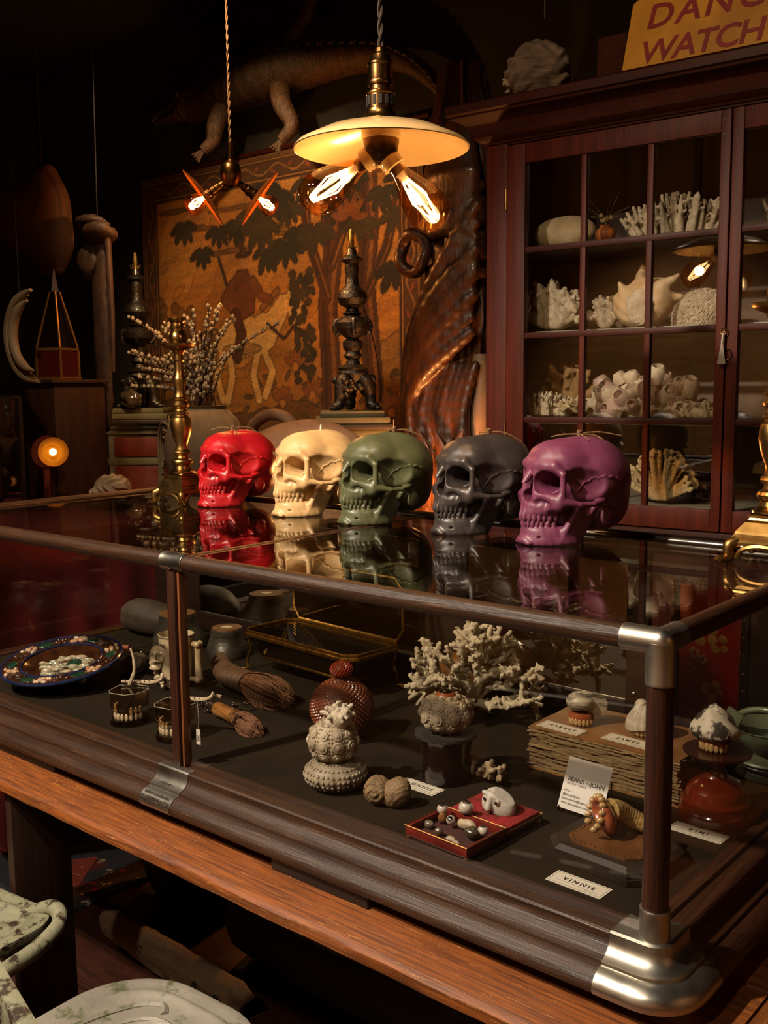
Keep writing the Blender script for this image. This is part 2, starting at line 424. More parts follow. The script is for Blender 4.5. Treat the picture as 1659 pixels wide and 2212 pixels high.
    face = U(d_ell(G, (0, -5.2, 4.9), (3.1, 3.9, 3.8)), 0.3)
    # teeth: upper then lower, along the arch
    def teeth(w, yf, yb, z0, z1, lean, sizes):
        nonlocal face
        L = [np.array(arch(t, w, yf, yb)) for t in np.linspace(0, 1.5, 200)]
        s = np.concatenate([[0], np.cumsum([np.linalg.norm(b - a) for a, b in zip(L[:-1], L[1:])])])
        pos = 0.0
        for wd in sizes:
            c = pos + wd / 2; pos += wd
            i = min(int(np.searchsorted(s, c)), 198); p = L[i]; tn = (L[i + 1] - L[i]); tn /= np.linalg.norm(tn); nn = np.array([tn[1], -tn[0]])
            dep = 0.45 if wd < 0.95 else 0.62
            q = p + nn * lean
            face = smin(face, d_ell(G, (q[0], q[1], (z0 + z1) / 2), (wd * 0.50, dep, abs(z1 - z0) / 2 + 0.14), (0, 0, math.atan2(tn[1], tn[0]))), 0.05)
            face = smin(face, d_cap(G, (q[0], q[1], z0), (p[0] - nn[0] * .25, p[1] - nn[1] * .25, z0 + (z0 - z1) * .9), wd * .40, wd * .25), 0.2)
    teeth(3.35, -9.75, -3.2, 6.6, 4.75, 0.12, (1.0, 0.84, 0.9, 0.86, 0.86, 1.15, 1.1))
    teeth(3.3, -9.6, -3.0, 3.4, 4.9, 0.05, (0.68, 0.72, 0.8, 0.82, 0.86, 1.2, 1.15))
    # softly uneven wax surface
    face = face + 0.05 * np.sin(x * 1.7 + 1.3 * np.sin(y)) * np.sin(z * 1.4 + y)
    face = np.maximum(face, -z)
    k = int(round(0.33 / h)); half = face[k:]; full = np.concatenate([half[:0:-1], half], 0)
    V, Q = sn_mesh(full, (-h * (half.shape[0] - 1), O[1], O[2]), h)
    V[:, 1] = np.where(V[:, 1] > 0, V[:, 1] * 1.05, V[:, 1])
    return V * np.array((0.0114, 0.0108, 0.0100)), Q
_V, _Q = skull_mesh()
SKULL = np_mesh('skull_body', _V, _Q)
# ---------------------------------------------------------------- room shell
M_WALL = mat('dark_wall_paint', '#1b1410', '#110c09', rough=0.85, scale=3, bump=0.1)
M_CEIL = mat('black_ceiling_paint', '#0d0a08', rough=0.9)
M_FLOOR = mat('red_brown_floorboard', '#3b1d12', '#241009', rough=0.45, scale=5, stretch=(1, 10, 1), bump=0.1, c3='#5a3420', wear=0.02)
M_PANEL = mat('amber_wall_panel', '#a8763c', '#8a5a28', rough=0.6, scale=4, stretch=(1, 1, 6))
RX0, RX1, RY0, RY1, RZ = -5.4, 2.6, -3.2, 2.46, 3.4
fl = structure(link('floor', MB().box(RX0, RX1, RY0, RY1, -0.08, -0.012).mesh('floor', False), M_FLOOR))
_pl = MB().box(-1.0, 1.0, 0, 0.128, -0.012, 0.0, bev=0.0015).mesh('floorboard'); _pl.materials.append(M_FLOOR)
for j in range(12):
    for i in range(3):
        o = link('floorboard', _pl, parent=fl, loc=(-2.55 + 2.003 * i - (0.7 if j % 2 else 0), -1.0 + 0.131 * j, 0))
for nm, b in (('wall_back', (RX0, RX1, RY1, RY1 + 0.1, 0, RZ)), ('wall_left', (RX0 - 0.1, RX0, RY0, RY1, 0, RZ)),
              ('wall_right', (RX1, RX1 + 0.1, RY0, RY1, 0, RZ))):
    structure(link(nm, MB().box(*b).mesh(nm, False), M_PANEL if nm == 'wall_right' else M_WALL))
wf = structure(link('wall_front', MB().box(RX0, RX1, RY0 - 0.1, RY0, 0, RZ).mesh('wall_front', False), M_PANEL))
structure(link('ceiling', MB().box(RX0 - .1, RX1 + .1, RY0 - .1, RY1 + .1, RZ, RZ + 0.1).mesh('ceiling', False), M_CEIL))

# rug on the floor behind the table
def rug_mat():
    m = mat('red_patterned_rug', '#5a1812', '#20242e', rough=0.95, kind='voronoi', scale=7, lo=0.25, hi=0.4, c3='#b8a184', wear=0.03, wscale=16, bump=0.4, bscale=300)
    return m
rug = MB().box(-3.9, -1.98, -0.6, 1.36, 0.0005, 0.012, bev=0.004).obj('rug', rug_mat())
tag(rug, 'red and navy patterned wool rug on the floor behind the table leg', 'rug')
b_ = MB()
for (x0, x1, y0, y1) in ((-3.88, -2.0, -0.58, -0.5), (-3.88, -2.0, 1.26, 1.34), (-3.88, -3.8, -0.5, 1.26), (-2.08, -2.0, -0.5, 1.26)): b_.box(x0, x1, y0, y1, 0.0121, 0.0135)
b_.obj('border', mat('rug_border', '#7a2a1c', '#2b1a1a', rough=.95, kind='voronoi', scale=22, lo=.2, hi=.3, c3='#c0a888', wear=.02, wscale=40), rug)
dm = MB()
for i in range(5):
    for j in range(4):
        x, y = -3.65 + i * 0.36 + (0.18 if j % 2 else 0), -0.35 + j * 0.4
        if x > -2.15: continue
        dm.prism([(x - .12, y), (x, y - .15), (x + .12, y), (x, y + .15)], 0.0121, 0.0132)
dm.obj('medallion', mat('rug_medallion', '#232a38', '#7a2c1e', rough=.95, kind='voronoi', scale=18, lo=.2, hi=.35, c3='#c0a080', wear=.02, wscale=30), rug)

# ---------------------------------------------------------------- table
ZC = 0.80            # level of the counter's inner floor
ZT = 0.706           # table top
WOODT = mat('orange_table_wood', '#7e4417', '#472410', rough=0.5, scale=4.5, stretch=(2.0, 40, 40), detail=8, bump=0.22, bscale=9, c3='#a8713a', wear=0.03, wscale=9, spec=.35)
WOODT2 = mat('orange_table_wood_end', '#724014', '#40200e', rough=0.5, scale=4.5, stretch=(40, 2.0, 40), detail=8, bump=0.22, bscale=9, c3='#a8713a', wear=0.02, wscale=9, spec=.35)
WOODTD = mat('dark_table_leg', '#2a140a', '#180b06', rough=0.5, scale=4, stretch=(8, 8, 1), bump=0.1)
tb = thing('table', 'long worn orange-brown plank table carrying the glass counter', 'table', (0, 0, 0))
def plank(x0, x1, y0, y1, z0, z1, seed, worn=True):
    rs = np.random.RandomState(seed); n = 60; m = MB()
    xs = np.linspace(x0, x1, n); V = []; F = []
    for x in xs:
        j = rs.uniform(-1, 1, 4) * (0.0016 if worn else 0.0003)
        sec = [(y0 + j[0], z0 + 0.002), (y0 + 0.003 + j[1], z0), (y1, z0), (y1, z1), (y0 + 0.012 + j[2], z1), (y0 + 0.004 + j[0], z1 - 0.004 + j[3]), (y0 + j[0], z1 - 0.009)]
        V += [(x, a, b) for a, b in sec]
    k = 7
    for i in range(n - 1):
        for q in range(k): F.append((i * k + q, i * k + (q + 1) % k, (i + 1) * k + (q + 1) % k, (i + 1) * k + q))
    F.append(tuple(range(k))[::-1]); F.append(tuple((n - 1) * k + q for q in range(k)))
    return m.add(V, F)
for i, (a, b) in enumerate(((-0.145, 0.118), (0.121, 0.365), (0.368, 0.61), (0.613, 0.84))):
    plank(-2.35, 0.110, a, b, ZT - 0.027, ZT, 3 + i, i == 0).obj('plank', WOODT, tb)
MB().box(0.113, 0.34, -0.145, 0.84, ZT - 0.027, ZT, bev=0.002).obj('end_board', WOODT2, tb)
for x in (-1.445, 0.02):
    for (ya, yb) in ((-0.12, 0.02), (0.66, 0.80)):
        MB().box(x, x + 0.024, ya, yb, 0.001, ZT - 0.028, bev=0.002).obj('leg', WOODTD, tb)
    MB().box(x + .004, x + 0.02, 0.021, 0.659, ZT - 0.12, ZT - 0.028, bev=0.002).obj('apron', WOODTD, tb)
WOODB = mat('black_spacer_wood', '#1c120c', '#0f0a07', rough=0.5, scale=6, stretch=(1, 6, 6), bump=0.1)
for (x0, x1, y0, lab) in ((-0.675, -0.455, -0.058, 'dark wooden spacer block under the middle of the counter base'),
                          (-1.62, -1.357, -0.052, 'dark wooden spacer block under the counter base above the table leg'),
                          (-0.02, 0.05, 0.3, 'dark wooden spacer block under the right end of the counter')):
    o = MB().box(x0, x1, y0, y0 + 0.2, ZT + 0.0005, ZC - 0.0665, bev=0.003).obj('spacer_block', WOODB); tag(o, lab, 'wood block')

# ---------------------------------------------------------------- glass counter
X0, Y1, H = -2.06, 0.78, 0.40
WOODC = mat('dark_oak_counter', '#362112', '#201109', rough=0.42, scale=4, stretch=(1.5, 30, 30), detail=8, bump=0.25, bscale=10, c3='#5c3c26', wear=0.01, wscale=6, spec=.35)
WOODCY = mat('dark_oak_counter_side', '#432717', '#28150b', rough=0.42, scale=4, stretch=(30, 1.5, 30), detail=8, bump=0.25, bscale=10, c3='#6a4224', wear=0.02, wscale=6, spec=.35)
WOODCZ = mat('dark_oak_counter_post', '#35180c', '#1e0d07', rough=0.4, scale=4, stretch=(30, 30, 1.5), detail=8, bump=0.25, bscale=10, coat=0.2)
METAL = mat('old_nickel', '#b4b0a6', '#98948a', rough=0.30, rough2=0.44, metal=1.0, scale=9, lo=.3, hi=.7, bump=0.05, bscale=20)
GLASS = mat_glass('counter_glass', 0.055)
GTOP = mat_glass('counter_top_glass', 0.085, '#f4f2ea')
CLOTH = mat('dark_counter_cloth', '#1a150d', '#241d13', rough=0.85, scale=4, bump=0.1, bscale=400, c3='#332a1b', wear=-0.03, wscale=5, spec=.08)
cs = thing('glass_counter', 'long glass display counter with dark oak rails and nickel corner fittings', 'display case', (0, 0, ZC))
PROF = [(-0.03, 0.0), (0.0205, 0.0), (0.024, -0.0025), (0.0245, -0.010), (0.026, -0.016), (0.031, -0.023), (0.038, -0.028), (0.0455, -0.0305),
        (0.0465, -0.0325), (0.0465, -0.0355), (0.052, -0.0365), (0.060, -0.040), (0.067, -0.046), (0.0715, -0.054), (0.072, -0.060), (0.069, -0.066), (-0.03, -0.066)]
def sweep(prof, paths):
    """paths: function o -> list of xy points"""
    m = MB(); V = []; F = []; k = len(prof)
    P = [paths(o) for o, z in prof]; n = len(P[0])
    for i in range(n):
        for q in range(k): V.append((P[q][i][0], P[q][i][1], prof[q][1]))
    for i in range(n - 1):
        for q in range(k): F.append((i * k + q, (i + 1) * k + q, (i + 1) * k + (q + 1) % k, i * k + (q + 1) % k))
    F.append(tuple(range(k))); F.append(tuple((n - 1) * k + q for q in range(k))[::-1])
    return m.add(V, F)
def lin(a, b, n): return [tuple(np.array(a) + (np.array(b) - np.array(a)) * i / (n - 1)) for i in range(n)]
sweep(PROF, lambda o: lin((X0 - o, -o), (-0.050, -o), 40)).obj('front_moulding', WOODC, cs, angle=30)
sweep(PROF, lambda o: lin((o, 0.050), (o, Y1 + o), 20)).obj('side_moulding', WOODCY, cs, angle=30)
sweep(PROF, lambda o: lin((X0 - o, Y1 + o), (X0 - o, -o), 20)).obj('side_moulding', WOODCY, cs, angle=30)
sweep(PROF, lambda o: lin((o, Y1 + o), (X0 - o, Y1 + o), 20)).obj('back_moulding', WOODC, cs, angle=30)
MB().box(X0 + .03, -0.03, 0.03, Y1 - .03, -0.055, -0.004).obj('floor_panel', CLOTH, cs, smooth=False)
# thin inner ledge strips along the glass
MB().box(X0 + .03, -0.02, 0.0061, 0.0105, -0.003, 0.006).obj('glass_bead', WOODC, cs, smooth=False)
MB().box(-0.0105, -0.0061, 0.01, Y1 - .03, -0.003, 0.006).obj('glass_bead', WOODCY, cs, smooth=False)
# nickel corner foot
def corner_path(o, L=0.052, n=10):
    e = 0.0015; o2 = o + e; a = [(-L + i * L / 3, -o2) for i in range(3)]; r = max(o2, 0.0005)
    if o < 0: return [(-L, -o2)] * 3 + [(-L * .6, L * .6)] * (n + 1) + [(o2, L)] * 3 if False else [(-L + i * (L + o2) / 3, -o2) for i in range(3)] + [(o2, -o2)] * (n + 1) + [(o2, L - (2 - i) * (L + o2) / 3) for i in range(3)]
    return a + [(r * math.sin(t), -r * math.cos(t)) for t in np.linspace(0, PI / 2, n + 1)] + [(o2, (i + 1) * L / 3) for i in range(3)]
PM = [(-0.012, 0.0018)] + [(o, z + 0.0018 if z > -.003 else z) for o, z in PROF[1:-1]] + [(0.05, -0.066)]
ft = sweep(PM, corner_path).obj('corner_foot', METAL, cs, angle=35)
MB().lathe([(0.0205, 0.0), (0.0205, 0.003), (0.0198, 0.006), (0.0198, 0.038), (0.0205, 0.041), (0.0180, 0.0415)], 28, T(0, 0, 0.001)).obj('post_ferrule', METAL, ft)
# posts
MB().lathe([(0.0175, 0.02), (0.0175, H - 0.02)], 24).obj('corner_post', WOODCZ, cs)
for x, y in ((X0, 0), (X0, Y1), (0, Y1)): MB().lathe([(0.0165, 0.0), (0.0165, H - 0.01)], 18, T(x, y, 0)).obj('corner_post', WOODCZ, cs)
mp = MB().box(-0.997, -0.974, -0.012, 0.010, 0.0, H - 0.012, bev=0.004).obj('middle_post', WOODCZ, cs)
MB().box(-0.972, -0.966, -0.006, 0.012, 0.001, H - 0.014, bev=0.001).obj('glazing_strip', mat('light_oak_strip', '#6b3d1e', '#4a2812', rough=.4, scale=5, stretch=(20, 20, 2)), mp)
# rails (round)
R = 0.0160
Mx = Matrix.Rotation(PI / 2, 4, 'Y'); My = Matrix.Rotation(-PI / 2, 4, 'X')
def rail_x(x0, x1, y, z, r=R): return MB().lathe([(r, 0), (r, (x1 - x0) * .5), (r, x1 - x0)], 24, T(x0, y, z) @ Mx)
def rail_y(y0, y1, x, z, r=R): return MB().lathe([(r, 0), (r, (y1 - y0) * .5), (r, y1 - y0)], 24, T(x, y0, z) @ My)
rail_x(X0, -0.03, 0, H).obj('front_rail', WOODC, cs)
rail_y(0.03, Y1, 0, H).obj('side_rail', WOODCY, cs)
rail_y(0.0, Y1, X0, H).obj('side_rail', WOODCY, cs)
rail_x(X0, 0, Y1, H).obj('back_rail', mat('black_oak_rail', '#1d100a', '#0f0805', rough=.25, scale=4, stretch=(1, 20, 20), coat=.3), cs)
# nickel top corner: three sleeves that meet
rr = R + 0.0018
tf = MB(); tf.lathe([(rr, 0), (rr + .0004, 0.002), (rr, 0.004), (rr, 0.052)], 28, T(-0.052, 0, H) @ Mx); tf.ball((0, 0, H), rr * 1.0, 20, 12)
tf.lathe([(rr, 0), (rr, 0.044), (rr + .0004, 0.046), (rr, 0.048)], 28, T(0, 0, H) @ My); tf.lathe([(rr + .0016, -0.056), (rr + .002, -.054), (rr + .0016, -.052), (rr + .0016, 0)], 28, T(0, 0, H))
tf.obj('corner_fitting', METAL, cs, angle=50)
sl = MB().lathe([(rr - .0015, 0.0), (rr, 0.0), (rr + .0004, 0.0015), (rr, 0.003), (rr, 0.062), (rr + .0004, 0.0635), (rr, 0.065), (rr - .0015, 0.065)], 28, T(-1.012, 0, H) @ Mx).obj('rail_sleeve', METAL, cs)
MB().lathe([(0.0055, 0), (0.0055, 0.002), (0.003, 0.003)], 12, T(-0.981, -rr * .70, H - rr * .72) @ Matrix.Rotation(PI * .75, 4, 'X')).obj('screw', mat('dark_screw', '#3a3026', rough=.4, metal=1), sl)
# nickel clip over the base with embossed words
PC = [(0.0085, 0.0018)] + [(o + 0.0016, z + (0.0016 if z > -.01 else 0.0006)) for o, z in PROF[1:-1]] + [(0.058, -0.0672)]
cl = sweep(PC, lambda o: lin((-1.024, -o), (-0.934, -o), 4)).obj('base_clip', METAL, cs, angle=30)
for txt, sz, o_, z_, tilt in (('GLATTERBACH', 0.0125, 0.0712, -0.0485, 0.95), ('PATENT SCHAUKASTEN', 0.0065, 0.0632, -0.0402, 0.55), ('GEBRUEDER', 0.0065, 0.0400, -0.0262, 0.5)):
    me = text_mesh(txt, sz, 0.0006, bold=0.0002)
    link('embossed_lettering', me, mat('bright_nickel', '#c8c4b8', rough=.22, metal=1), cl, (-0.979, -o_ - 0.0018, z_ + 0.0012), (tilt, 0, 0))
# top divider: two oak strips with a gap
for (a, b) in ((-0.998, -0.983), (-0.978, -0.966)): MB().box(a, b, 0.012, Y1 - .012, H - 0.004, H + 0.0062, bev=0.002).obj('top_divider', WOODCY, cs)
MB().box(X0 + .018, X0 + .030, 0.012, Y1 - .012, H - 0.004, H + 0.010, bev=0.003).obj('glazing_strip', WOODCY, cs)
# panes
def pane(x0, x1, y0, y1, z0, z1, m=GLASS): return MB().box(x0, x1, y0, y1, z0, z1).obj('glass_pane', m, cs, smooth=False)
pane(-0.965, -0.018, 0.001, 0.005, 0.001, H - 0.014); pane(X0 + .018, -0.998, 0.001, 0.005, 0.001, H - 0.014)
pane(-0.005, -0.001, 0.018, Y1 - 0.018, 0.001, H - 0.014); pane(X0 + .001, X0 + .005, 0.018, Y1 - .018, 0.001, H - .014)
pane(-0.9655, -0.013, 0.013, Y1 - 0.013, H + 0.000, H + 0.006, GTOP); pane(X0 + .031, -0.9985, 0.013, Y1 - .013, H + 0.000, H + 0.006, GTOP)
# wooden back with sliding mirror doors
WOODK = mat('dark_back_wood', '#24130b', '#150b06', rough=.45, scale=4, stretch=(1, 20, 20), bump=.1)
MIR = mat('mirror_silvering', '#d9d2c4', rough=0.02, metal=1.0)
for (x0, x1, z0, z1) in ((X0 + .02, -1.83, 0.0, H - .018), (-0.985, -0.84, 0.0, H - .018), (-0.425, -0.375, 0.0, H - .018), (-0.375, -0.02, 0.0, 0.04), (-1.83, -0.985, 0.0, 0.054), (-0.84, -0.425, 0.0, 0.054),
                         (-1.83, -0.985, 0.352, H - .018), (-0.84, -0.425, 0.352, H - .018)):
    MB().box(x0, x1, 0.742, 0.757, z0 + .001, z1, bev=0.001).obj('back_frame', WOODK, cs)
for (x0, x1) in ((-1.829, -0.986), (-0.839, -0.426)):
    md = MB().box(x0, x1, 0.746, 0.752, 0.055, 0.351).obj('mirror', MIR, cs, smooth=False)
    MB().box(x0, x1, 0.7435, 0.746, 0.0545, 0.057).obj('mirror_edge', METAL, md, smooth=False)
MB().lathe([(0.0, 0), (0.004, 0.0005), (0.004, 0.002), (0.0025, 0.003)], 10, T(-0.405, 0.741, 0.075) @ Matrix.Rotation(PI / 2, 4, 'X')).obj('screw', METAL, cs)
# ---------------------------------------------------------------- skull candles on the counter
ZG = ZC + H + 0.0062
TWINE = mat('jute_twine', '#8a6a45', '#5a4128', rough=0.9, scale=200, bump=.3)
WICK = mat('white_wick', '#cfc4b0', rough=0.9)
TAGM = mat('kraft_tag', '#b59a78', '#a0835f', rough=0.85, scale=40)
def twine(parent, loc, seed, rot, style):
    rs = random.Random(seed); g = MB()
    for i in range(5): # knot
        a = rs.random() * 6.28; g.tube([(0.004 * math.cos(a + t), 0.004 * math.sin(a + t), -0.002 + 0.0022 * i + .001 * math.sin(3 * t)) for t in np.linspace(0, 6.28, 9)], 0.0014, 5)
    for st in style: g.tube(catmull(st, 5), 0.0014, 5)
    for i in range(14):
        st = rs.choice(style); p = Vector(rs.choice(st)); d = Vector((rs.uniform(-1, 1), rs.uniform(-1, 1), rs.uniform(-.2, 1))).normalized() * rs.uniform(.004, .01)
        g.tube([p, p + d * .6, p + d + Vector((0, 0, .002))], 0.0003, 3)
    return g.obj('twine', TWINE, parent, loc=loc, rot=(0, 0, rot))
def skull(name, label, chin, face_deg, s, wax, wick=(0, 0.02), tw=None, tg=None):
    a = math.radians(face_deg + 90)
    # chin is the world point under the chin, face_deg the heading of the face
    off = Vector((0, 0.105 * s, 0)); off.rotate(Euler((0, 0, a)))
    r = thing(name, label, 'candle', (chin[0] + off.x, chin[1] + off.y, ZG), (0, 0, a), 'skull candles in a row on the counter'); r.scale = (s, s, s)
    me = SKULL.copy(); me.materials.clear(); link('wax_body', me, wax, r)
    top = 0.2163
    MB().tube([(wick[0], wick[1], top - .006), (wick[0], wick[1], top + .003), (wick[0] + .001, wick[1], top + .010)], [0.0028, 0.0026, 0.0024], 8).obj('wick', WICK, r)
    if tw: twine(r, (wick[0], wick[1], top + 0.002), tw[0], tw[1], tw[2])
    if tg:
        t = MB().box(-0.007, 0.007, 0, 0.052, -0.0004, 0.0004).obj('paper_tag', TAGM, r, loc=tg[0], rot=tg[1], smooth=False)
        MB().lathe([(0.0012, 0), (0.0022, 0), (0.0022, .0008), (.0012, .0008)], 10, T(0, .005, 0), cap=False).obj('eyelet', METAL, t)
    return r
def wax(name, c, c2, rough=.42): return mat(name, c, c2, rough=rough, scale=14, lo=.3, hi=.75, sss=0.12, srad=(1, .5, .3), bump=.06, bscale=40)
S1 = [[(0, 0, 0), (-.03, -.012, .004), (-.062, -.018, -.004)], [(0, 0, 0), (.03, .03, .004), (.055, .05, -.016), (.06, .085, -.05)], [(0, 0, .001), (.02, .04, .0), (.04, .075, -.03)], [(0, 0, 0), (.012, -.012, .0), (.03, -.03, -.012)]]
S2 = [[(0, 0, 0), (.02, .022, 0), (.045, .06, -.022), (.05, .085, -.05), (.05, .092, -.07)], [(0, 0, 0), (.018, .028, 0), (.04, .062, -.02), (.05, .088, -.052)], [(0, 0, 0), (-.012, -.01, .0), (-.022, -.004, -.003)]]
S3 = [[(0, 0, .001), (.02, .03, .004), (.035, .055, .0), (.045, .075, -.005)], [(0, 0, 0), (-.025, -.018, -.001), (-.05, -.03, -.006)], [(0, 0, 0), (.016, -.006, -.002), (.036, -.008, -.010)], [(0, 0, 0), (.02, .02, -.002), (.036, .03, -.010)]]
skull('skull_candle', 'bright red wax skull candle beside the brass candlestick', (-1.586, 0.566), -101, 0.95, wax('red_wax', '#b3141c', '#93101a', .36), (0.0, 0.0), (1, 0.5, S1), ((0.062, 0.062, 0.178), (-0.85, 0.35, -0.75)))
skull('skull_candle', 'cream wax skull candle with a bare white wick', (-1.276, 0.548), -105, 0.985, wax('cream_wax', '#c9a877', '#bd9865', .42), (0.01, 0.02))
skull('skull_candle', 'olive green wax skull candle beside the top divider', (-1.042, 0.536), -109, 0.985, wax('green_wax', '#525539', '#434630', .40), (0.012, 0.028), (3, 0.3, S2))
skull('skull_candle', 'charcoal grey wax skull candle with a warm sheen on the forehead', (-0.776, 0.545), -114, 0.99, wax('grey_wax', '#38312f', '#2b2524', .40), (0.004, 0.022), (4, 0.35, S2))
skull('skull_candle', 'plum purple wax skull candle nearest the right end', (-0.551, 0.537), -118, 1.0, wax('purple_wax', '#5e2844', '#6c3450', .45), (0.0, 0.022), (5, 0.2, S3))

# ---------------------------------------------------------------- brass candlesticks
BRASS = mat('aged_brass', '#a8844c', '#74562e', rough=0.24, rough2=.38, metal=1.0, scale=10, lo=.35, hi=.7)
CPROF = [(0.033, 0.0), (0.033, .004), (0.029, .006), (0.0235, .012), (0.0215, .020), (0.026, .026), (.0275, .032), (.025, .037), (.017, .042), (.0155, .048), (.021, .054), (.023, .058), (.0205, .063), (.0165, .067), (.0145, .075), (.0155, .083), (.020, .096),
         (.0245, .112), (.0265, .126), (.0265, .1275), (.0275, .1285), (.0275, .132), (.0265, .133), (.0262, .145), (.0235, .155), (.019, .160), (.0185, .164), (.0215, .167), (.0215, .170), (.0165, .174), (.0155, .180), (.0215, .187), (.0225, .192), (.019, .198), (.0165, .202),
         (.0205, .206), (.0205, .210), (.0165, .214), (.0135, .224), (.0135, .236), (.0155, .250), (.0165, .262), (.0155, .268), (.0125, .274), (.0115, .290), (.0115, .312), (.0135, .316), (.0135, .319), (.0115, .322), (.0115, .332), (.0155, .338),
         (.0185, .343), (.030, .348), (.0395, .352), (.0435, .357), (.0445, .3615), (.043, .3625), (.040, .359), (.020, .3555), (.0165, .358), (.0205, .364), (.0225, .376), (.0215, .386), (.0165, .396), (.0165, .402), (.0205, .405), (.0205, .408), (.0165, .411), (.0160, .418), (.0205, .424), (.0215, .428), (.0215, .432), (.0165, .4325), (.0135, .424), (.0125, .400)]
def candlestick(label, x, y, rot, sc):
    r = thing('candlestick', label, 'candlestick', (x, y, ZG), (0, 0, rot), 'turned brass candlesticks on the counter'); r.scale = (sc, sc, sc)
    # square stepped plinth: four-sided turning
    q4 = math.sqrt(2)
    MB().lathe([(w * q4, z) for w, z in ((.050, .030), (.0565, .031), (.0575, .036), (.054, .040), (.0535, .046), (.050, .050), (.049, .054), (.040, .066), (.037, .070), (.0375, .0715), (.033, .074), (.031, .078), (.0335, .080), (.0335, .083), (.026, .087), (.020, .089))], 4, Matrix.Rotation(PI / 4, 4, 'Z')).obj('plinth', BRASS, r, smooth=False)
    for k in range(4):
        f = MB(); A = Matrix.Rotation(k * PI / 2 + PI / 4, 4, 'Z')
        path = catmull([(0.066, 0, .036), (.079, 0, .030), (.080, 0, .020), (.076, 0, .011), (.084, 0, .006), (.096, 0, .005)], 4)
        f.tube([tuple(p) for p in path], list(np.linspace(.0125, .0048, len(path))), 10, A, ref=(0, 1, 0))
        for t in (-.0045, 0, .0045): f.tube([(.082, t, .010), (.094, t * 1.6, .008), (.102, t * 2.1, .0035)], [.0034, .0034, .002], 6, A)
        f.obj('claw_foot', BRASS, r)
        MB().tube(catmull([(.052, -.044, .008), (.053, -.036, .022), (.0535, -.018, .029), (.0535, 0, .031), (.0535, .018, .029), (.053, .036, .022), (.052, .044, .008)], 3), .0052, 7, Matrix.Rotation(k * PI / 2, 4, 'Z')).obj('arched_apron', BRASS, r)
    MB().lathe([(q[0] * 1.12, q[1] + .086) for q in CPROF], 40).obj('turned_stem', BRASS, r, angle=28)
    return r
candlestick('tall brass candlestick with drip pan left of the red skull', -1.708, 0.600, 0.05, 0.98)
rc = candlestick('brass candlestick half cut off at the right edge with a price sticker', -0.090, 0.640, 0.0, 1.02)
st = MB().box(-.012, .012, 0, .022, -.0003, .0003).obj('price_sticker', mat('white_sticker', '#c9c2b6', '#6a6258', rough=.7, kind='voronoi', scale=260, lo=.25, hi=.45), rc, loc=(-.036, -.030, .058), rot=(0.95, 0, -.75), smooth=False)
# ---------------------------------------------------------------- inside the counter
ZF = ZC - 0.0038
def ico_bumps(mb, pts, nrm, r, flat=.6):
    """small rounded studs at points"""
    for p, n in zip(pts, nrm):
        q = Vector(n).to_track_quat('Z', 'Y').to_matrix().to_4x4(); q.translation = p
        mb.add([(r, 0, 0), (r * .5, r * .87, 0), (-r * .5, r * .87, 0), (-r, 0, 0), (-r * .5, -r * .87, 0), (r * .5, -r * .87, 0), (r * .5, 0, r * flat * .85), (-.25 * r, .43 * r, r * flat * .85), (-.25 * r, -.43 * r, r * flat * .85)],
               [(0, 1, 6), (1, 7, 6), (1, 2, 7), (2, 3, 7), (3, 8, 7), (3, 4, 8), (4, 5, 8), (5, 6, 8), (5, 0, 6), (6, 7, 8)], q)
def fib(n, z0=-1, z1=1):
    P = []
    for i in range(n):
        z = z0 + (z1 - z0) * (i + .5) / n; a = i * 2.399963; r = math.sqrt(max(0, 1 - z * z)); P.append((r * math.cos(a), r * math.sin(a), z))
    return P
def noise3(V, f, seed=0):
    rs = np.random.RandomState(seed); out = np.zeros(len(V))
    for k in range(5):
        d = rs.normal(size=3) * f * (1.6 ** k); out += np.sin(V @ d + rs.uniform(0, 6.28)) / (1.5 ** k)
    return out / 2.2
def lump(name, r, m, parent=None, seed=0, amp=.12, f=1.6, n=28, mm=20, loc=None, rot=None, flatz=None):
    b = MB().ball((0, 0, 0), 1.0, n, mm); v = b.v[0]
    v = v * (1 + amp * noise3(v, f, seed))[:, None] * np.array(r if hasattr(r, '__len__') else (r, r, r))
    if flatz is not None: v[:, 2] = np.maximum(v[:, 2], flatz)
    b.v[0] = v; return b.obj(name, m, parent, loc=loc, rot=rot, angle=80)
def teeth_row(mb, w, d, z0, z1, n, r, M=None, a=1.25):
    for t in np.linspace(-a, a, n):
        x, y = w * math.sin(t), -d * math.cos(t) + d
        rr = r * (1.0 if abs(t) < .5 else .9); mb.ball((x, y, (z0 + z1) / 2), (rr, rr * .8, abs(z1 - z0) / 2), 7, 5, M)

# --- majolica plate
pl = thing('plate', 'blue-rimmed glazed relief plate propped up at the left of the counter', 'plate', (-1.66, 0.168, ZF), (0, 0, 0))
GLZ = dict(rough=.12, coat=.6)
M_PB = mat('brown_glaze', '#3a1f0e', '#20100a', scale=30, **GLZ); M_PBL = mat('blue_glaze', '#1c2748', '#141c38', scale=20, **GLZ)
M_PG = mat('green_glaze', '#1d3a28', '#12261c', scale=30, **GLZ); M_PC = mat('cream_ochre_glaze', '#a8937a', '#9a5a20', scale=60, lo=.45, hi=.62, bump=.5, bscale=120, **GLZ)
M_PW = mat('cream_glaze', '#9a8b70', '#5f6650', scale=50, lo=.4, hi=.65, bump=.4, bscale=90, **GLZ)
tilt = T(0, 0, 0.055) @ Matrix.Rotation(-0.02, 4, 'Y') @ Matrix.Rotation(0.70, 4, 'Z') @ Matrix.Rotation(0.17, 4, 'X') @ Matrix.Rotation(-0.05, 4, 'Y')
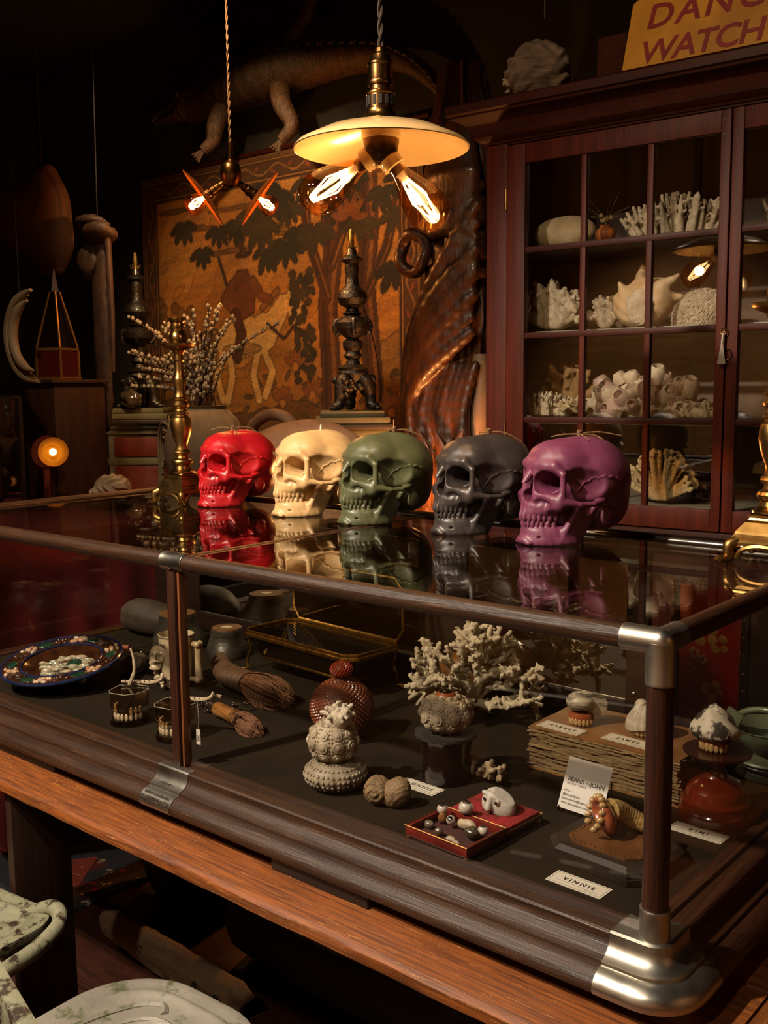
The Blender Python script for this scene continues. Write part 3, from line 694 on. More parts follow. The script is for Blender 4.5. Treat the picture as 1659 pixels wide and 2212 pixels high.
MB().lathe([(0.0, -.012), (.05, -.016), (.075, -.014), (.098, .000), (.143, .006), (.146, .004), (.1465, .008), (.143, .0095), (.100, .006), (.094, .003), (.074, -.008), (.068, -.0095), (0, -.0095)], 56, tilt).obj('dish', M_PB, pl)
def ring(r, t, m, z, nm): MB().tube([(r * math.cos(a), r * math.sin(a), z) for a in np.linspace(0, 2 * PI, 57)[:-1]], t, 7, tilt, closed=True).obj(nm, m, pl)
ring(.145, .0042, M_PBL, .0075, 'rim_band'); ring(.0985, .0028, M_PBL, .0068, 'inner_band')
for i in range(18):
    a = i * 2 * PI / 18 + .1; c = T(0.121 * math.cos(a), .121 * math.sin(a), .008, 0, 0, a + PI / 2)
    if i % 3 == 0: MB().ball((0, 0, 0), (.021, .014, .004), 14, 8, tilt @ c).obj('green_panel', M_PG, pl)
    else:
        b = MB(); rs = random.Random(i)
        for q in range(9): b.ball((rs.uniform(-.016, .016), rs.uniform(-.015, .015), .0), (rs.uniform(.006, .010), rs.uniform(.004, .007), .0055), 8, 6, tilt @ c)
        b.obj('shell_boss', M_PC if i % 3 == 1 else M_PB, pl)
b = MB(); rs = random.Random(3)
for k in range(44):
    a = rs.random() * 6.28; r_ = .066 * math.sqrt(rs.random()); b.ball((r_ * math.cos(a), r_ * math.sin(a) * .8, -.008), (rs.uniform(.008, .018), rs.uniform(.004, .009), rs.uniform(.004, .008)), 9, 6, tilt)
b.obj('figure_relief', M_PW, pl)
b = MB()
for k in range(6): b.tube([( .03 + .012 * math.cos(t) * (k + 1) / 4, -.012 + .02 * math.sin(t) * (k + 1) / 4, -.003) for t in np.linspace(0, 3, 8)], .002, 5, tilt)
b.obj('green_scroll', M_PG, pl)
MB().lathe([(.05, 0.001), (.055, .004), (.03, .02), (.035, .034), (.0, .036)], 24).obj('foot_ring', M_PB, pl)

# --- two clear dental demonstration blocks
RES = mat_glass('clear_resin', 0.10, '#d9cdb6'); TOOTH = mat('ivory_tooth', '#b3a183', '#8f7a58', rough=.3, scale=80, coat=.3)
RESE = mat('resin_edge', '#8f8674', rough=.25, coat=.5)
def dental(label, x, y, rot, miss):
    d = thing('dental_block', label, 'dental model', (x, y, ZF), (0, 0, rot), 'clear dental models with teeth')
    oc = [(-.034, -.026), (-.020, -.040), (.020, -.040), (.036, -.024), (.040, .016), (.024, .034), (-.024, .034), (-.040, .014)]
    MB().prism(oc, .040, .074).obj('upper_block', RES, d, smooth=False)
    e = MB().tube([(p[0], p[1], .074) for p in oc], .0009, 5, closed=True); e.obj('block_edge', RESE, d)
    lo = [(.038 * math.sin(t), -.042 * math.cos(t) + .0) for t in np.linspace(-1.5, 1.5, 12)]
    MB().prism(lo + [(.03, .03), (-.03, .03)], .0005, .014).obj('lower_block', RES, d, smooth=False)
    MB().tube([(p[0] * 1.04, p[1] * 1.04, .004) for p in lo], .0028, 6).obj('lower_rim', RES, d)
    for nm, z0, z1, ms in (('upper_tooth', .026, .042, miss), ('lower_tooth', .012, .027, ())):
        for i, t in enumerate(np.linspace(-1.35, 1.35, 10)):
            if i in ms: continue
            X_, Y_ = .033 * math.sin(t), -.037 * math.cos(t) + .004
            MB().ball((0, 0, 0), (.0044, .0036, .0088), 8, 7, T(X_, Y_, (z0 + z1) / 2, 0, 0, t)).obj(nm, TOOTH, d)
    # metal pin and hinge bar inside
    MB().tube([(.004, -.01, .042), (.018, .005, .072)], .0016, 6).obj('pin', mat('steel_pin', '#55504a', rough=.3, metal=1), d)
    return d
dental('clear dental block with teeth nearer the relief plate', -1.285, 0.098, 0.25, (4, 5, 6))
dental('clear dental block with teeth beside the middle post', -1.128, 0.100, 0.18, (6,))
BONE = mat('pale_bone', '#a8987c', '#7f6f55', rough=.5, scale=30, bump=.15)
def jawbone(label, x, y, z, rot):
    j = thing('jaw_bone', label, 'bone', (x, y, z), (0, 0, rot))
    b = MB(); b.tube(catmull([(-.05, 0, .006), (-.02, .004, .004), (.02, .002, .005), (.04, -.004, .012), (.046, 0, .024)], 5), [.003] * 8 + [.0045] * 9 + [.003] * 4, 7)
    b.tube(catmull([(.032, 0, .008), (.05, .006, .014), (.062, .004, .012)], 5), [.0035] * 8 + [.0045] * 3, 7)
    b.tube(catmull([(-.052, .01, .003), (-.02, .012, .004), (.03, .01, .005), (.05, .012, .012)], 4), .0028, 6); b.obj('jaw_branch', BONE, j)
    t = MB()
    for k in range(6): t.tube([(-.04 + .011 * k, .001, .005), (-.041 + .011 * k, -.003, .012)], [.0018, .0006], 5)
    t.obj('small_teeth', BONE, j)
    return j
jawbone('slim animal jawbone lying on the dental block nearer the plate', -1.285, 0.135, ZF + .0755, 0.6)
jawbone('pale animal jawbone lying on the dental block beside the middle post', -1.10, 0.125, ZF + .0755, 0.5)
o = MB().tube(catmull([(-.0, 0, .0765), (.004, .012, .105), (-.008, .02, .13), (-.026, .026, .150)], 5), [.0042] * 5 + [.0036] * 5 + [.0024] * 6, 7).obj('rib_bone', BONE, None, loc=(-1.305, .112, ZF)); tag(o, 'curved slender bone sticking up from the dental block nearer the plate', 'bone')

# --- skull mug
CER = mat('cream_ceramic', '#b9aa8e', '#a08d6c', rough=.25, scale=9, coat=.5)
mg = thing('mug', 'cream ceramic mug with a skull and crossbones in relief and a bone handle', 'mug', (-1.427, 0.34, ZF), (0, 0, 0))
MB().lathe([(0, .0005), (.034, .0005), (.038, .006), (.041, .05), (.043, .122), (.0445, .13), (.042, .1305), (.039, .122), (.037, .05), (.034, .008), (0, .008)], 36).obj('cup', CER, mg)
MB().tube([(.0435 * math.cos(a), .0435 * math.sin(a), .1275) for a in np.linspace(0, 2 * PI, 37)[:-1]], .0016, 6, closed=True).obj('rim_line', mat('grey_glaze', '#4a463c', rough=.2, coat=.5), mg)
me = SKULL.copy(); me.materials.clear(); o = link('skull_relief', me, CER, mg, (-.020, -.038, .048), (0, 0, -0.5)); o.scale = (.27, .22, .27)
for s_ in (-1, 1):
    b = MB(); b.tube([(-.024, 0, -.010 * s_), (.024, 0, .010 * s_)], .0045, 8)
    for q in (-1, 1):
        for w in (-1, 1): b.ball((q * .026, 0, .010 * s_ * q + w * .004), .0052, 8, 6)
    b.obj('crossbone', CER, mg, loc=(-.014, -.045, .026), rot=(0, 0, -.35))
b = MB(); b.tube([(.062, .0, .022), (.060, 0, .06), (.062, 0, .10)], [.010, .008, .010], 10)
for z_ in (.02, .108):
    for w in (-1, 1): b.ball((.062, w * .006, z_), .009, 10, 7)
    b.tube([(.038, 0, z_), (.06, 0, z_)], .006, 8)
b.obj('bone_handle', CER, mg, rot=(0, 0, 0.35))
link('lettering', text_mesh('POWERI', .012, .0003), mat('black_ink', '#1a1612', rough=.6), mg, (-.004, -.0445, .108), (PI / 2, 0, -.12))

# --- hooves used as stands
HOOF = mat('grey_hoof_horn', '#37332c', '#1f1b16', rough=.35, scale=12, stretch=(1, 1, 3), bump=.2, coat=.2); HTOP = mat('sawn_brown_top', '#6a4a28', '#4c3018', rough=.6, scale=16)
def hoof(label, x, y, rot, s, top=HTOP):
    h = thing('hoof', label, 'hoof', (x, y, ZF), (0, 0, rot), 'dried hooves at the back of the counter')
    m = MB(); V = []; n = 28; secs = [(0.0, 1.25, 1.1), (.10, 1.28, 1.12), (.35, 1.12, 1.0), (.6, .92, .86), (.8, .80, .78), (.94, .80, .80), (1.0, .76, .76)]; F = []
    for (z, rx, ry) in secs:
        for i in range(n):
            a = 2 * PI * i / n; w = 1 + .04 * math.sin(3 * a + 5 * z) + (.10 * max(0, math.cos(a)) * (1 - z))
            V.append((rx * w * .062 * s * math.cos(a) - .012 * s * (1 - z) * -1, ry * .06 * s * math.sin(a) * w, .001 + z * .085 * s))
    for j in range(len(secs) - 1):
        for i in range(n): F.append((j * n + i, j * n + (i + 1) % n, (j + 1) * n + (i + 1) % n, (j + 1) * n + i))
    F.append(tuple(range(n))[::-1]); F.append(tuple((len(secs) - 1) * n + i for i in range(n)))
    m.add(V, F).obj('hoof_wall', HOOF, h, angle=50)
    MB().prism([(.0465 * s * math.cos(a), .0445 * s * math.sin(a)) for a in np.linspace(0, 2 * PI, 25)[:-1]], .0861 * s, .0895 * s).obj('sawn_top', top, h)
    MB().box(-.014, .014, -.011, .011, .0896 * s, .0902 * s, T(0, 0, 0, 0, 0, .6)).obj('paper_label', mat('paper_label', '#b5a98e', rough=.8), h, smooth=False)
hoof('dark glossy hoof with a brown sawn top beside the gilt casket', -1.540, 0.60, 2.6, .90)
hoof('tall grey hoof with a pale brown top behind the mug', -1.722, 0.575, 2.2, 1.12)
# --- things at the back of the left bay
BR = mat('brown_grey_hide', '#3a2f22', '#241b12', rough=.7, scale=8, bump=.2)
o = lump('dried_gourd', (.115, .06, .05), BR, None, 5, .10, 1.2, loc=(-1.915, .62, ZF + .050), rot=(0, .04, .12)); tag(o, 'long low brown dried gourd at the back left of the counter', 'gourd')
st_ = MB().tube([(-1.935, .40, ZF + .0085), (-1.80, .465, ZF + .0085)], [.008, .0075], 10).obj('clay_rod', mat('terracotta', '#8a4a2a', '#6a3519', rough=.6, scale=30)); tag(st_, 'thin terracotta rod lying behind the relief plate', 'rod')
pw = thing('paperweight', 'clear glass paperweight with an orange insect inside behind the mug', 'paperweight', (-1.70, 0.42, ZF))
MB().lathe([(0, .0006), (.05, .0006), (.052, .004), (.048, .016), (.034, .026), (.0, .031)], 32).obj('glass_dome', mat_glass('dome_glass', .08, '#e6e2d8'), pw)
b = MB(); b.ball((0, 0, .012), (.022, .006, .005), 12, 8)
for k in range(6): b.tube([(-.015 + .006 * k, 0, .012), (-.016 + .006 * k, .010 * (1 if k % 2 else -1), .009)], .0009, 4)
b.obj('insect', mat('orange_insect', '#a05a20', '#7a3a10', rough=.3, scale=60), pw, rot=(0, 0, .8))
o = lump('fur_tuft', (.034, .03, .026), mat('grey_fur', '#6a6048', '#463d2c', rough=.95, scale=60, stretch=(1, 1, .3), bump=.6), None, 8, .2, 2.5, loc=(-1.60, .34, ZF + .026)); tag(o, 'small shaggy grey fur tuft between the plate and the mug', 'fur')
sw = thing('fossil_wood', 'dark ribbed fossil slab behind the mug', 'fossil', (-1.585, .415, ZF), (0, 0, .5))
for k in range(6): MB().tube(catmull([(-.05, -.03 + .012 * k, .012), (0, -.032 + .012 * k, .03 - .001 * k), (.05, -.03 + .012 * k, .016)], 4), .0085, 7).obj('rib', mat('dark_fossil', '#33291d', '#1f180f', rough=.4, scale=30, bump=.3), sw)

# --- gilt glass casket with open lid
GILT = mat('aged_gilt', '#a07838', '#70501f', rough=.35, metal=1.0, scale=60, bump=.35, bscale=150); DKG = mat('dark_glass_panel', '#0f0a07', rough=.06, coat=.8)
ck = thing('casket', 'gilt-edged dark glass casket with its lid open standing on bird claws', 'casket', (-1.19, 0.600, ZF), (0, 0, -.085))
W2, D2 = .205, .085; c_ = .022
octo = [(-W2 + c_, -D2), (W2 - c_, -D2), (W2, -D2 + c_), (W2, D2 - c_), (W2 - c_, D2), (-W2 + c_, D2), (-W2, D2 - c_), (-W2, -D2 + c_)]
oci = [(x * .86, y * .72) for x, y in octo]
def loop(mb, P, z, r, k=6): mb.tube([(x, y, z) for x, y in P], r, k, closed=True)
b = MB(); loop(b, octo, .108, .0042); b.obj('upper_rim', GILT, ck)
b = MB(); loop(b, [(x * 1.01, y * 1.02) for x, y in octo], .099, .006); b.obj('cornice', GILT, ck)
b = MB(); loop(b, oci, .040, .0035); b.obj('lower_rim', GILT, ck)
b = MB()
for i in range(8):
    p, q = octo[i], octo[(i + 1) % 8]; L = math.hypot(q[0] - p[0], q[1] - p[1]); n = max(2, int(L / .006))
    for k in range(n): t = (k + .5) / n; b.ball((p[0] * 1.015 + (q[0] - p[0]) * t * 1.015, p[1] * 1.03 + (q[1] - p[1]) * t * 1.03, .1035), .0022, 6, 4)
o = b.obj('bead_row', GILT, ck)
for i in range(8):
    p, q, r_, s_ = octo[i], octo[(i + 1) % 8], oci[(i + 1) % 8], oci[i]
    MB().add([(*p, .098), (*q, .098), (*r_, .041), (*s_, .041), (p[0] * .985, p[1] * .97, .098), (q[0] * .985, q[1] * .97, .098), (r_[0] * .98, r_[1] * .96, .041), (s_[0] * .98, s_[1] * .96, .041)],
             [(0, 1, 2, 3), (7, 6, 5, 4), (0, 4, 5, 1), (1, 5, 6, 2), (2, 6, 7, 3), (3, 7, 4, 0)]).obj('side_panel', DKG, ck, smooth=False)
MB().prism(oci, .040, .043).obj('bottom_panel', DKG, ck, smooth=False)
for (x, y) in ((W2 - .012, -D2 + .012), (-W2 + .012, -D2 + .012), (W2 - .012, D2 - .012), (-W2 + .012, D2 - .012)):
    f = MB(); sx = 1 if x > 0 else -1; sy = 1 if y > 0 else -1
    f.tube(catmull([(x, y, .098), (x * 1.0, y, .075), (x * .98, y * .98, .055), (x * 1.02, y * 1.05, .03), (x, y * 1.08, .008)], 4), [.006, .005, .004, .0036, .0045, .005, .004, .0036, .0036, .004, .0045, .004, .0034, .003, .003, .003, .003], 7)
    for k in (-.8, 0, .8): f.tube([(x, y * 1.08, .007), (x + sx * .012 * math.cos(k) , y * 1.08 + sy * .012 + k * .008, .005), (x + sx * .020 * math.cos(k), y * 1.08 + sy * .018 + k * .014, .0015)], [.0028, .0026, .0012], 5)
    f.obj('claw_foot', GILT, ck)
ld = MB(); oct2 = [(-W2 + c_, 0), (W2 - c_, 0), (W2, .03), (W2, .13), (W2 - c_, .155), (-W2 + c_, .155), (-W2, .13), (-W2, .03)]
A = T(0, D2 + .006, .112) @ Matrix.Rotation(PI / 2 + .02, 4, 'X')
ld.tube([(x, y, 0) for x, y in oct2], .0042, 6, A, closed=True); lid = ld.obj('lid_frame', GILT, ck)
MB().prism([(x * .985, .003 + y * .96) for x, y in oct2], -.001, .001, A).obj('lid_glass', mat_glass('smoked_glass', .09, '#8a6a48'), lid, smooth=False)
b = MB()
for k in range(7): b.tube([(-W2 + .03 + .0035 * math.cos(t), D2 - .02, .102 - .008 * k + .004 * math.sin(t)) for t in np.linspace(0, 2 * PI, 9)[:-1]], .0011, 4, closed=True)
b.obj('stay_chain', GILT, ck)

# --- horn brush, shaving brush
HORN = mat('brown_ridged_horn', '#5c4330', '#3d2a1c', rough=.55, scale=25, stretch=(6, 1, 1), bump=.35); HAIR = mat('ginger_bristle', '#6e4218', '#4a2a0e', rough=.6, scale=120, stretch=(1, 1, 1), bump=.4)
def bristles(name, root, base, direction, length, r0, r1, n, seed, droop=.02, m=HAIR):
    rs = random.Random(seed); b = MB(); D = Vector(direction).normalized(); U = D.orthogonal().normalized(); Vv = D.cross(U); base = Vector(base)
    for i in range(n):
        a = rs.random() * 6.28; q = math.sqrt(rs.random()); L = length * rs.uniform(.8, 1.0) * (1 - .15 * q)
        o = U * math.cos(a) * q + Vv * math.sin(a) * q
        P = []
        for t in (0, .3, .6, .85, 1.0):
            w = r0 + (r1 - r0) * math.sin(min(t * 1.3, 1.0) * PI / 2) * (1 - .5 * max(0, t - .75) / .25)
            p = base + D * (L * t) + o * w; p.z = max(p.z - droop * t * t, ZF * 0 + .0015); P.append(p)
        b.tube(P, [.0011, .0011, .001, .0008, .0003], 3, cap=False)
    o = b.obj(name, m, root); o['kind'] = 'stuff'; return o
hb = thing('horn_brush', 'curved brown horn brush with a thick ginger bristle tuft', 'brush', (-1.26, 0.41, ZF), (0, 0, 0))
P = catmull([(-.165, .075, .050), (-.150, .055, .040), (-.10, .018, .034), (-.03, -.012, .034), (.05, -.028, .036)], 6)
rad = np.interp(np.linspace(0, 1, len(P)), [0, .08, .3, .7, 1], [.004, .012, .024, .032, .033])
for i in range(len(P)): P[i] = (P[i][0], P[i][1], max(P[i][2], rad[i] * .9 + .001))
MB().tube(P, list(rad), 16, flat=.8).obj('horn', HORN, hb)
bristles('bristle_tuft', hb, (.045, -.027, .034), (1, -.08, -.03), .155, .026, .046, 420, 2, .012)
MB().tube([(-.17, .078, .046), (-.185, .072, .030), (-.178, .06, .006)], [.005, .004, .003], 8).obj('shell_tip', BONE, hb)
sb = thing('shaving_brush', 'short brush with a bamboo handle and ginger bristles', 'brush', (-1.11, .232, ZF), (0, 0, -.18))
MB().lathe([(.010, 0), (.0155, .003), (.0165, .015), (.015, .03), (.0155, .052), (.017, .072), (.0175, .080), (.0165, .086), (0, .087)], 20, T(-.055, 0, .0185) @ Mx).obj('bamboo_handle', mat('amber_bamboo', '#8f6234', '#5f3a18', rough=.25, scale=12, stretch=(1, 6, 6), coat=.5), sb)
MB().tube([(.026 + 0, .017 * math.cos(t), .0185 + .017 * math.sin(t)) for t in np.linspace(0, 6.28, 17)[:-1]], .0016, 5, closed=True).obj('binding_ring', mat('dark_binding', '#2a1a0e', rough=.6), sb)
bristles('bristle_tuft', sb, (.03, 0, .0185), (1, -.05, -.03), .105, .014, .026, 260, 5, .010)
fl_ = thing('filigree_spray', 'silvered filigree spray of tiny beads and flowers beside the bamboo brush', 'ornament', (-1.175, .265, ZF), (0, 0, .5))
SILV = mat('pinkish_silver', '#8f8074', '#5f5248', rough=.3, metal=1.0, scale=40); rs = random.Random(6)
for k in range(9):
    b = MB(); a = rs.uniform(-.9, .9) + (PI if k % 2 else 0); L = rs.uniform(.03, .07); p0 = Vector((0, 0, .006)); p1 = Vector((L * math.cos(a), L * math.sin(a) * .6, rs.uniform(.006, .03)))
    b.tube([p0, (p0 + p1) / 2 + Vector((0, 0, .006)), p1], .0012, 5)
    for q in range(7): b.ball(p1 + Vector((rs.uniform(-.008, .008), rs.uniform(-.008, .008), rs.uniform(-.003, .006))), rs.uniform(.002, .0036), 7, 5)
    b.obj('bead_stem', SILV, fl_)
hg = thing('price_tag', 'little white price tag hanging beside the middle post', 'tag', (-.955, .020, ZF), (0, 0, .2))
MB().box(-.005, .005, -.0004, .0004, .045, .075).obj('tag_card', mat('white_card', '#b8b0a0', rough=.8), hg, smooth=False)
MB().tube(catmull([(0, 0, .075), (.002, 0, .10), (-.003, .001, .14)], 4), .0006, 4).obj('tag_string', mat('white_string', '#a89c88', rough=.9), hg)
link('lettering', text_mesh('55L', .009, .0002), mat('black_ink'), hg, (0, -.0007, .059), (PI / 2, -PI / 2, 0))

# --- sea urchins
URM = mat('pale_urchin_shell', '#a1937c', '#7c6e58', rough=.6, scale=25, bump=.15); URD = mat('banded_urchin_shell', '#8f826c', '#5c503f', rough=.6, scale=14, stretch=(1, 1, 3))
def urchin(parent, c, rx, rz, m=URM, big=True, nseg=10, seed=0):
    n = 60; b = MB(); V = []; F = []; mm = 20
    for j in range(mm + 1):
        t = PI * j / mm
        for i in range(n):
            a = 2 * PI * i / n; rib = 1 + .022 * math.cos(a * nseg) * math.sin(t)
            V.append((c[0] + rx * rib * math.sin(t) * math.cos(a), c[1] + rx * rib * math.sin(t) * math.sin(a), c[2] - rz * math.cos(t)))
    for j in range(mm):
        for i in range(n): F.append((j * n + i, j * n + (i + 1) % n, (j + 1) * n + (i + 1) % n, (j + 1) * n + i))
    o = b.add(V, F).obj('urchin_test', m, parent, angle=70)
    tb_ = MB()
    for s_ in range(nseg):
        a0 = 2 * PI * s_ / nseg + (.5 if not big else 0)
        rows = 5 if big else 9
        for j in range(rows):
            t = PI * (j + 1) / (rows + 1); sz = (.0112 if big else .0032) * math.sin(t) * rx / .046
            for w in ((0,) if big else (-.16, 0, .16)):
                a = a0 + w; p = Vector((math.sin(t) * math.cos(a), math.sin(t) * math.sin(a), -math.cos(t))); pos = Vector((c[0] + p.x * rx * 1.015, c[1] + p.y * rx * 1.015, c[2] + p.z * rz * 1.015))
                q = p.to_track_quat('Z', 'Y').to_matrix().to_4x4(); q.translation = pos
                if big: tb_.lathe([(sz, -.002), (sz * .9, .0012), (sz * .5, .0020), (sz * .45, .0032), (sz * .2, .0042)], 9, q)
                else: tb_.lathe([(sz, -.001), (sz * .7, .0012), (0.0001, .002)], 6, q)
        if big:
            for j in range(16):
                t = PI * (j + 1.5) / 18; a = a0 + PI / nseg
                for w in (-.07, .07):
                    p = Vector((math.sin(t) * math.cos(a + w), math.sin(t) * math.sin(a + w), -math.cos(t)))
                    tb_.ball((c[0] + p.x * rx * .99, c[1] + p.y * rx * .99, c[2] + p.z * rz * .99), .0021 * rx / .046, 5, 4)
    tb_.obj('tubercles', m, o); return o
us = thing('urchin_totem', 'stack of a banded urchin, a knobbly urchin and a white coral knob', 'ornament', (-.686, .118, ZF))
urchin(us, (0, 0, .026), .057, .030, URD, False, 12)
urchin(us, (-.004, 0, .086), .0455, .040, URM, True, 10)
def coral_caps(rs, base, d, L, r, depth, spread, nb=(2, 3), taper=.72, nub=.5):
    caps = []; base = np.array(base, float); d = np.array(d, float); d /= np.linalg.norm(d); tip = base + d * L
    mid = base + d * L * .5 + rs.normal(size=3) * L * .08
    caps += [(base, mid, r, r * .93), (mid, tip, r * .93, r * .86)]
    for _ in range(int(nub * 4)):
        t = rs.rand(); p = base + (tip - base) * t; n = rs.normal(size=3); n /= np.linalg.norm(n); caps.append((p, p + n * r * 1.7, r * .45, r * .38))
    if depth > 0:
        for _ in range(rs.randint(nb[0], nb[1] + 1)):
            n = rs.normal(size=3); d2 = d + n * spread; caps += coral_caps(rs, tip - d * L * rs.uniform(0, .3), d2, L * rs.uniform(.65, .95), r * taper, depth - 1, spread, nb, taper, nub)
    return caps
COR = mat('white_coral', '#b8ad98', '#94876f', rough=.75, scale=60, bump=.5, bscale=220); CORT = mat('cream_coral', '#a8977a', '#86765a', rough=.75, scale=50, bump=.5, bscale=200)
rs = np.random.RandomState(5); cp = [(np.array((0, 0, .116)), np.array((.022, .0, .138)), .020, .018)]
for k in range(34):
    n = rs.normal(size=3); n /= np.linalg.norm(n); n[2] = abs(n[2]) * .9; p = np.array((.012, 0, .135)); cp.append((p + n * .012, p + n * (.022 + .012 * rs.rand()), .006, .0042))
link('coral_knob', caps_mesh('coral_knob', cp, .0016, .0015), COR, us)
bf = thing('beaded_flask', 'round flask covered in reddish brown beads with a beaded stopper', 'flask', (-.853, .318, ZF))
MB().ball((0, 0, .064), (.066, .066, .063), 36, 24).obj('flask_body', mat('dark_red_brown', '#4a2414', rough=.5), bf)
b = MB(); P = fib(900); ico_bumps(b, [(p[0] * .066, p[1] * .066, .064 + p[2] * .063) for p in P], P, .0034, .75); o = b.obj('body_beads', mat('amber_bead', '#86492c', '#5e2c18', rough=.3, scale=20, coat=.4), bf); o['kind'] = 'stuff'
MB().lathe([(.018, .122), (.016, .130), (.020, .134)], 16).obj('neck', mat('dark_red_brown'), bf)
MB().ball((0, 0, .146), (.0235, .0235, .016), 20, 12).obj('stopper', mat('dark_red_brown'), bf)
b = MB(); P = fib(190); ico_bumps(b, [(p[0] * .0235, p[1] * .0235, .146 + p[2] * .016) for p in P], P, .0027, .75); o = b.obj('stopper_beads', mat('red_bead', '#8f2c18', '#6a1c10', rough=.3, scale=30, coat=.4), bf); o['kind'] = 'stuff'

# fossil snail: two whorls
sn = thing('fossil_snail', 'tan two-lobed fossil snail on the counter floor', 'fossil', (-.557, .112, ZF), (0, 0, .3)); FOS = mat('tan_fossil', '#7d6746', '#5a4529', rough=.65, scale=40, bump=.5, bscale=130)
G = grid((-.045, -.035, -.002), (.05, .035, .062), .0016); F_ = d_ell(G, (-.016, -.002, .026), (.025, .024, .026)); F_ = smin(F_, d_ell(G, (.018, .002, .024), (.024, .024, .030), (0, .5, 0)), .003)
F_ = ssub(F_, d_cap(G, (.0, -.03, .048), (.006, -.026, .0), .004), .004); th_ = np.arctan2(G[2] - .026, G[0] + .016); rr_ = np.hypot(G[2] - .026, G[0] + .016)
F_ = F_ + .0011 * np.cos(2 * PI * (rr_ / .011 - th_ / (2 * PI))) * (G[0] < .004) * (G[1] < .0) + .0007 * np.sin(G[0] * 700) * np.sin(G[2] * 600 + G[1] * 500); F_ = np.maximum(F_, -(G[2] - .0005))
V_, Q_ = sn_mesh(F_, (-.045, -.035, -.002), .0016); link('shell', np_mesh('shell', V_, Q_), FOS, sn)

# black pot with slate disc; urchin with an eye
pt = thing('lacquer_pot', 'black lacquered cup with a cracked slate disc on top', 'pot', (-.548, .272, ZF)); LAC = mat('black_brown_lacquer', '#1a0e09', '#120906', rough=.22, scale=10, coat=.4)
MB().lathe([(0, .0006), (.043, .0006), (.045, .004), (.044, .04), (.049, .075), (.056, .086), (0, .087)], 40).obj('cup', LAC, pt)
rs = random.Random(2); pts = [((.058 + rs.uniform(-.002, .002)) * math.cos(a), (.058 + rs.uniform(-.002, .002)) * math.sin(a)) for a in np.linspace(0, 2 * PI, 41)[:-1]]
MB().prism(pts, .0872, .0925).obj('slate_disc', mat('black_slate', '#1d1c19', '#2c2a25', rough=.5, scale=40, bump=.3), pt)
ue = thing('eye_urchin', 'pale knobbly urchin holding a glass eye on the black cup', 'ornament', (-.548, .272, ZF + .0926))
urchin(ue, (0, 0, .036), .0475, .036, URM, True, 10)
MB().lathe([(.022, .064), (.019, .071), (.014, .075), (.012, .076)], 20, None, False).obj('eyelid', mat('orange_lid', '#7c3f18', rough=.4), ue)
MB().ball((0, 0, .071), (.0145, .0145, .010), 18, 12).obj('glass_eye', mat('black_glass', '#0a0807', rough=.04, coat=1.0), ue)

# big branching coral
rs = np.random.RandomState(11); caps = []
for (bx, by, dx, dy, dz) in ((0, 0, -.95, -.2, .75), (0, 0, -.45, .15, 1.1), (0, 0, .25, -.2, 1.1), (0, 0, .9, .2, .75), (0, 0, .75, -.45, .05), (0, 0, -.75, -.5, .30), (0, 0, .2, .3, .9), (0, 0, -.2, -.6, .7)):
    caps += coral_caps(rs, (bx, by, .045), (dx, dy, dz), .064, .0108, 3, .46, (2, 3), .82, 1.8)
caps = [c for c in caps if min(c[0][2], c[1][2]) > .004 and abs(c[1][0]) < .19 and abs(c[1][1]) < .10 and c[1][2] < .24]
o = link('coral', caps_mesh('branching_coral', caps, .0026, .002), COR, None, (-.70, .575, ZF), (0, 0, .62)); tag(o, 'large white branching coral standing behind the black cup', 'coral')
rs = np.random.RandomState(21); caps = []
for k in range(5): caps += coral_caps(rs, (-.03 + .015 * k, 0, .012), (rs.normal() * .5, rs.normal() * .5, .9), .016, .0062, 1, .7, (2, 3), .9, .4)
caps = [c for c in caps if min(c[0][2] - c[2], c[1][2] - c[3]) > -.004]
o = link('coral_fragment', caps_mesh('coral_fragment', caps, .0016, .002), mat('beige_coral', '#8f7c60', '#705d42', rough=.7, scale=40, bump=.3), None, (-.478, .30, ZF + .004)); tag(o, 'small knobbly beige coral fragment beside the business card', 'coral')

# --- old thick book
bk = thing('old_book', 'very thick old book with ragged deckled pages lying flat', 'book', (-.308, .506, ZF), (0, 0, 0.0)); PAGE = mat('old_paper', '#8f7856', '#5c4930', rough=.9, scale=12, stretch=(1, 1, 26), bump=.4, bscale=30)
rs = np.random.RandomState(3); hw, hd = .150, .087
def ragged(w, d, n, amp):
    P = []
    for (a, b_) in (((-w, -d), (w, -d)), ((w, -d), (w, d)), ((w, d), (-w, d)), ((-w, d), (-w, -d))):
        for i in range(n): t = i / n; P.append((a[0] + (b_[0] - a[0]) * t + rs.normal() * amp, a[1] + (b_[1] - a[1]) * t + rs.normal() * amp))
    return P
z = .003
while z < .080:
    th_ = rs.uniform(.0022, .0050); s_ = 1 + rs.normal() * .012 + (.02 if rs.rand() < .15 else 0)
    b = MB(); P = ragged(hw * s_, hd * s_, 16, .0016); n = len(P); dz = rs.normal(size=n) * .0007
    b.add([(x, y, z + dz[i]) for i, (x, y) in enumerate(P)] + [(x, y, z + th_ * .86 + dz[i]) for i, (x, y) in enumerate(P)], [tuple(range(n))[::-1], tuple(range(n, 2 * n))] + [(i, (i + 1) % n, n + (i + 1) % n, n + i) for i in range(n)])
    b.obj('page_gathering', PAGE, bk, smooth=False); z += th_
ZB = z
P = ragged(hw * 1.01, hd * 1.01, 14, .0012); MB().prism(P, ZB, ZB + .0026).obj('cover', mat('worn_tan_leather', '#7c552c', '#5f3d1c', rough=.6, scale=14, bump=.15, c3='#94703f', wear=.02, wscale=12), bk, smooth=False)
MB().prism(ragged(hw * 1.01, hd * 1.01, 14, .0012), .0004, .003).obj('cover', mat('worn_tan_leather'), bk, smooth=False)
ZB += ZF + .0028

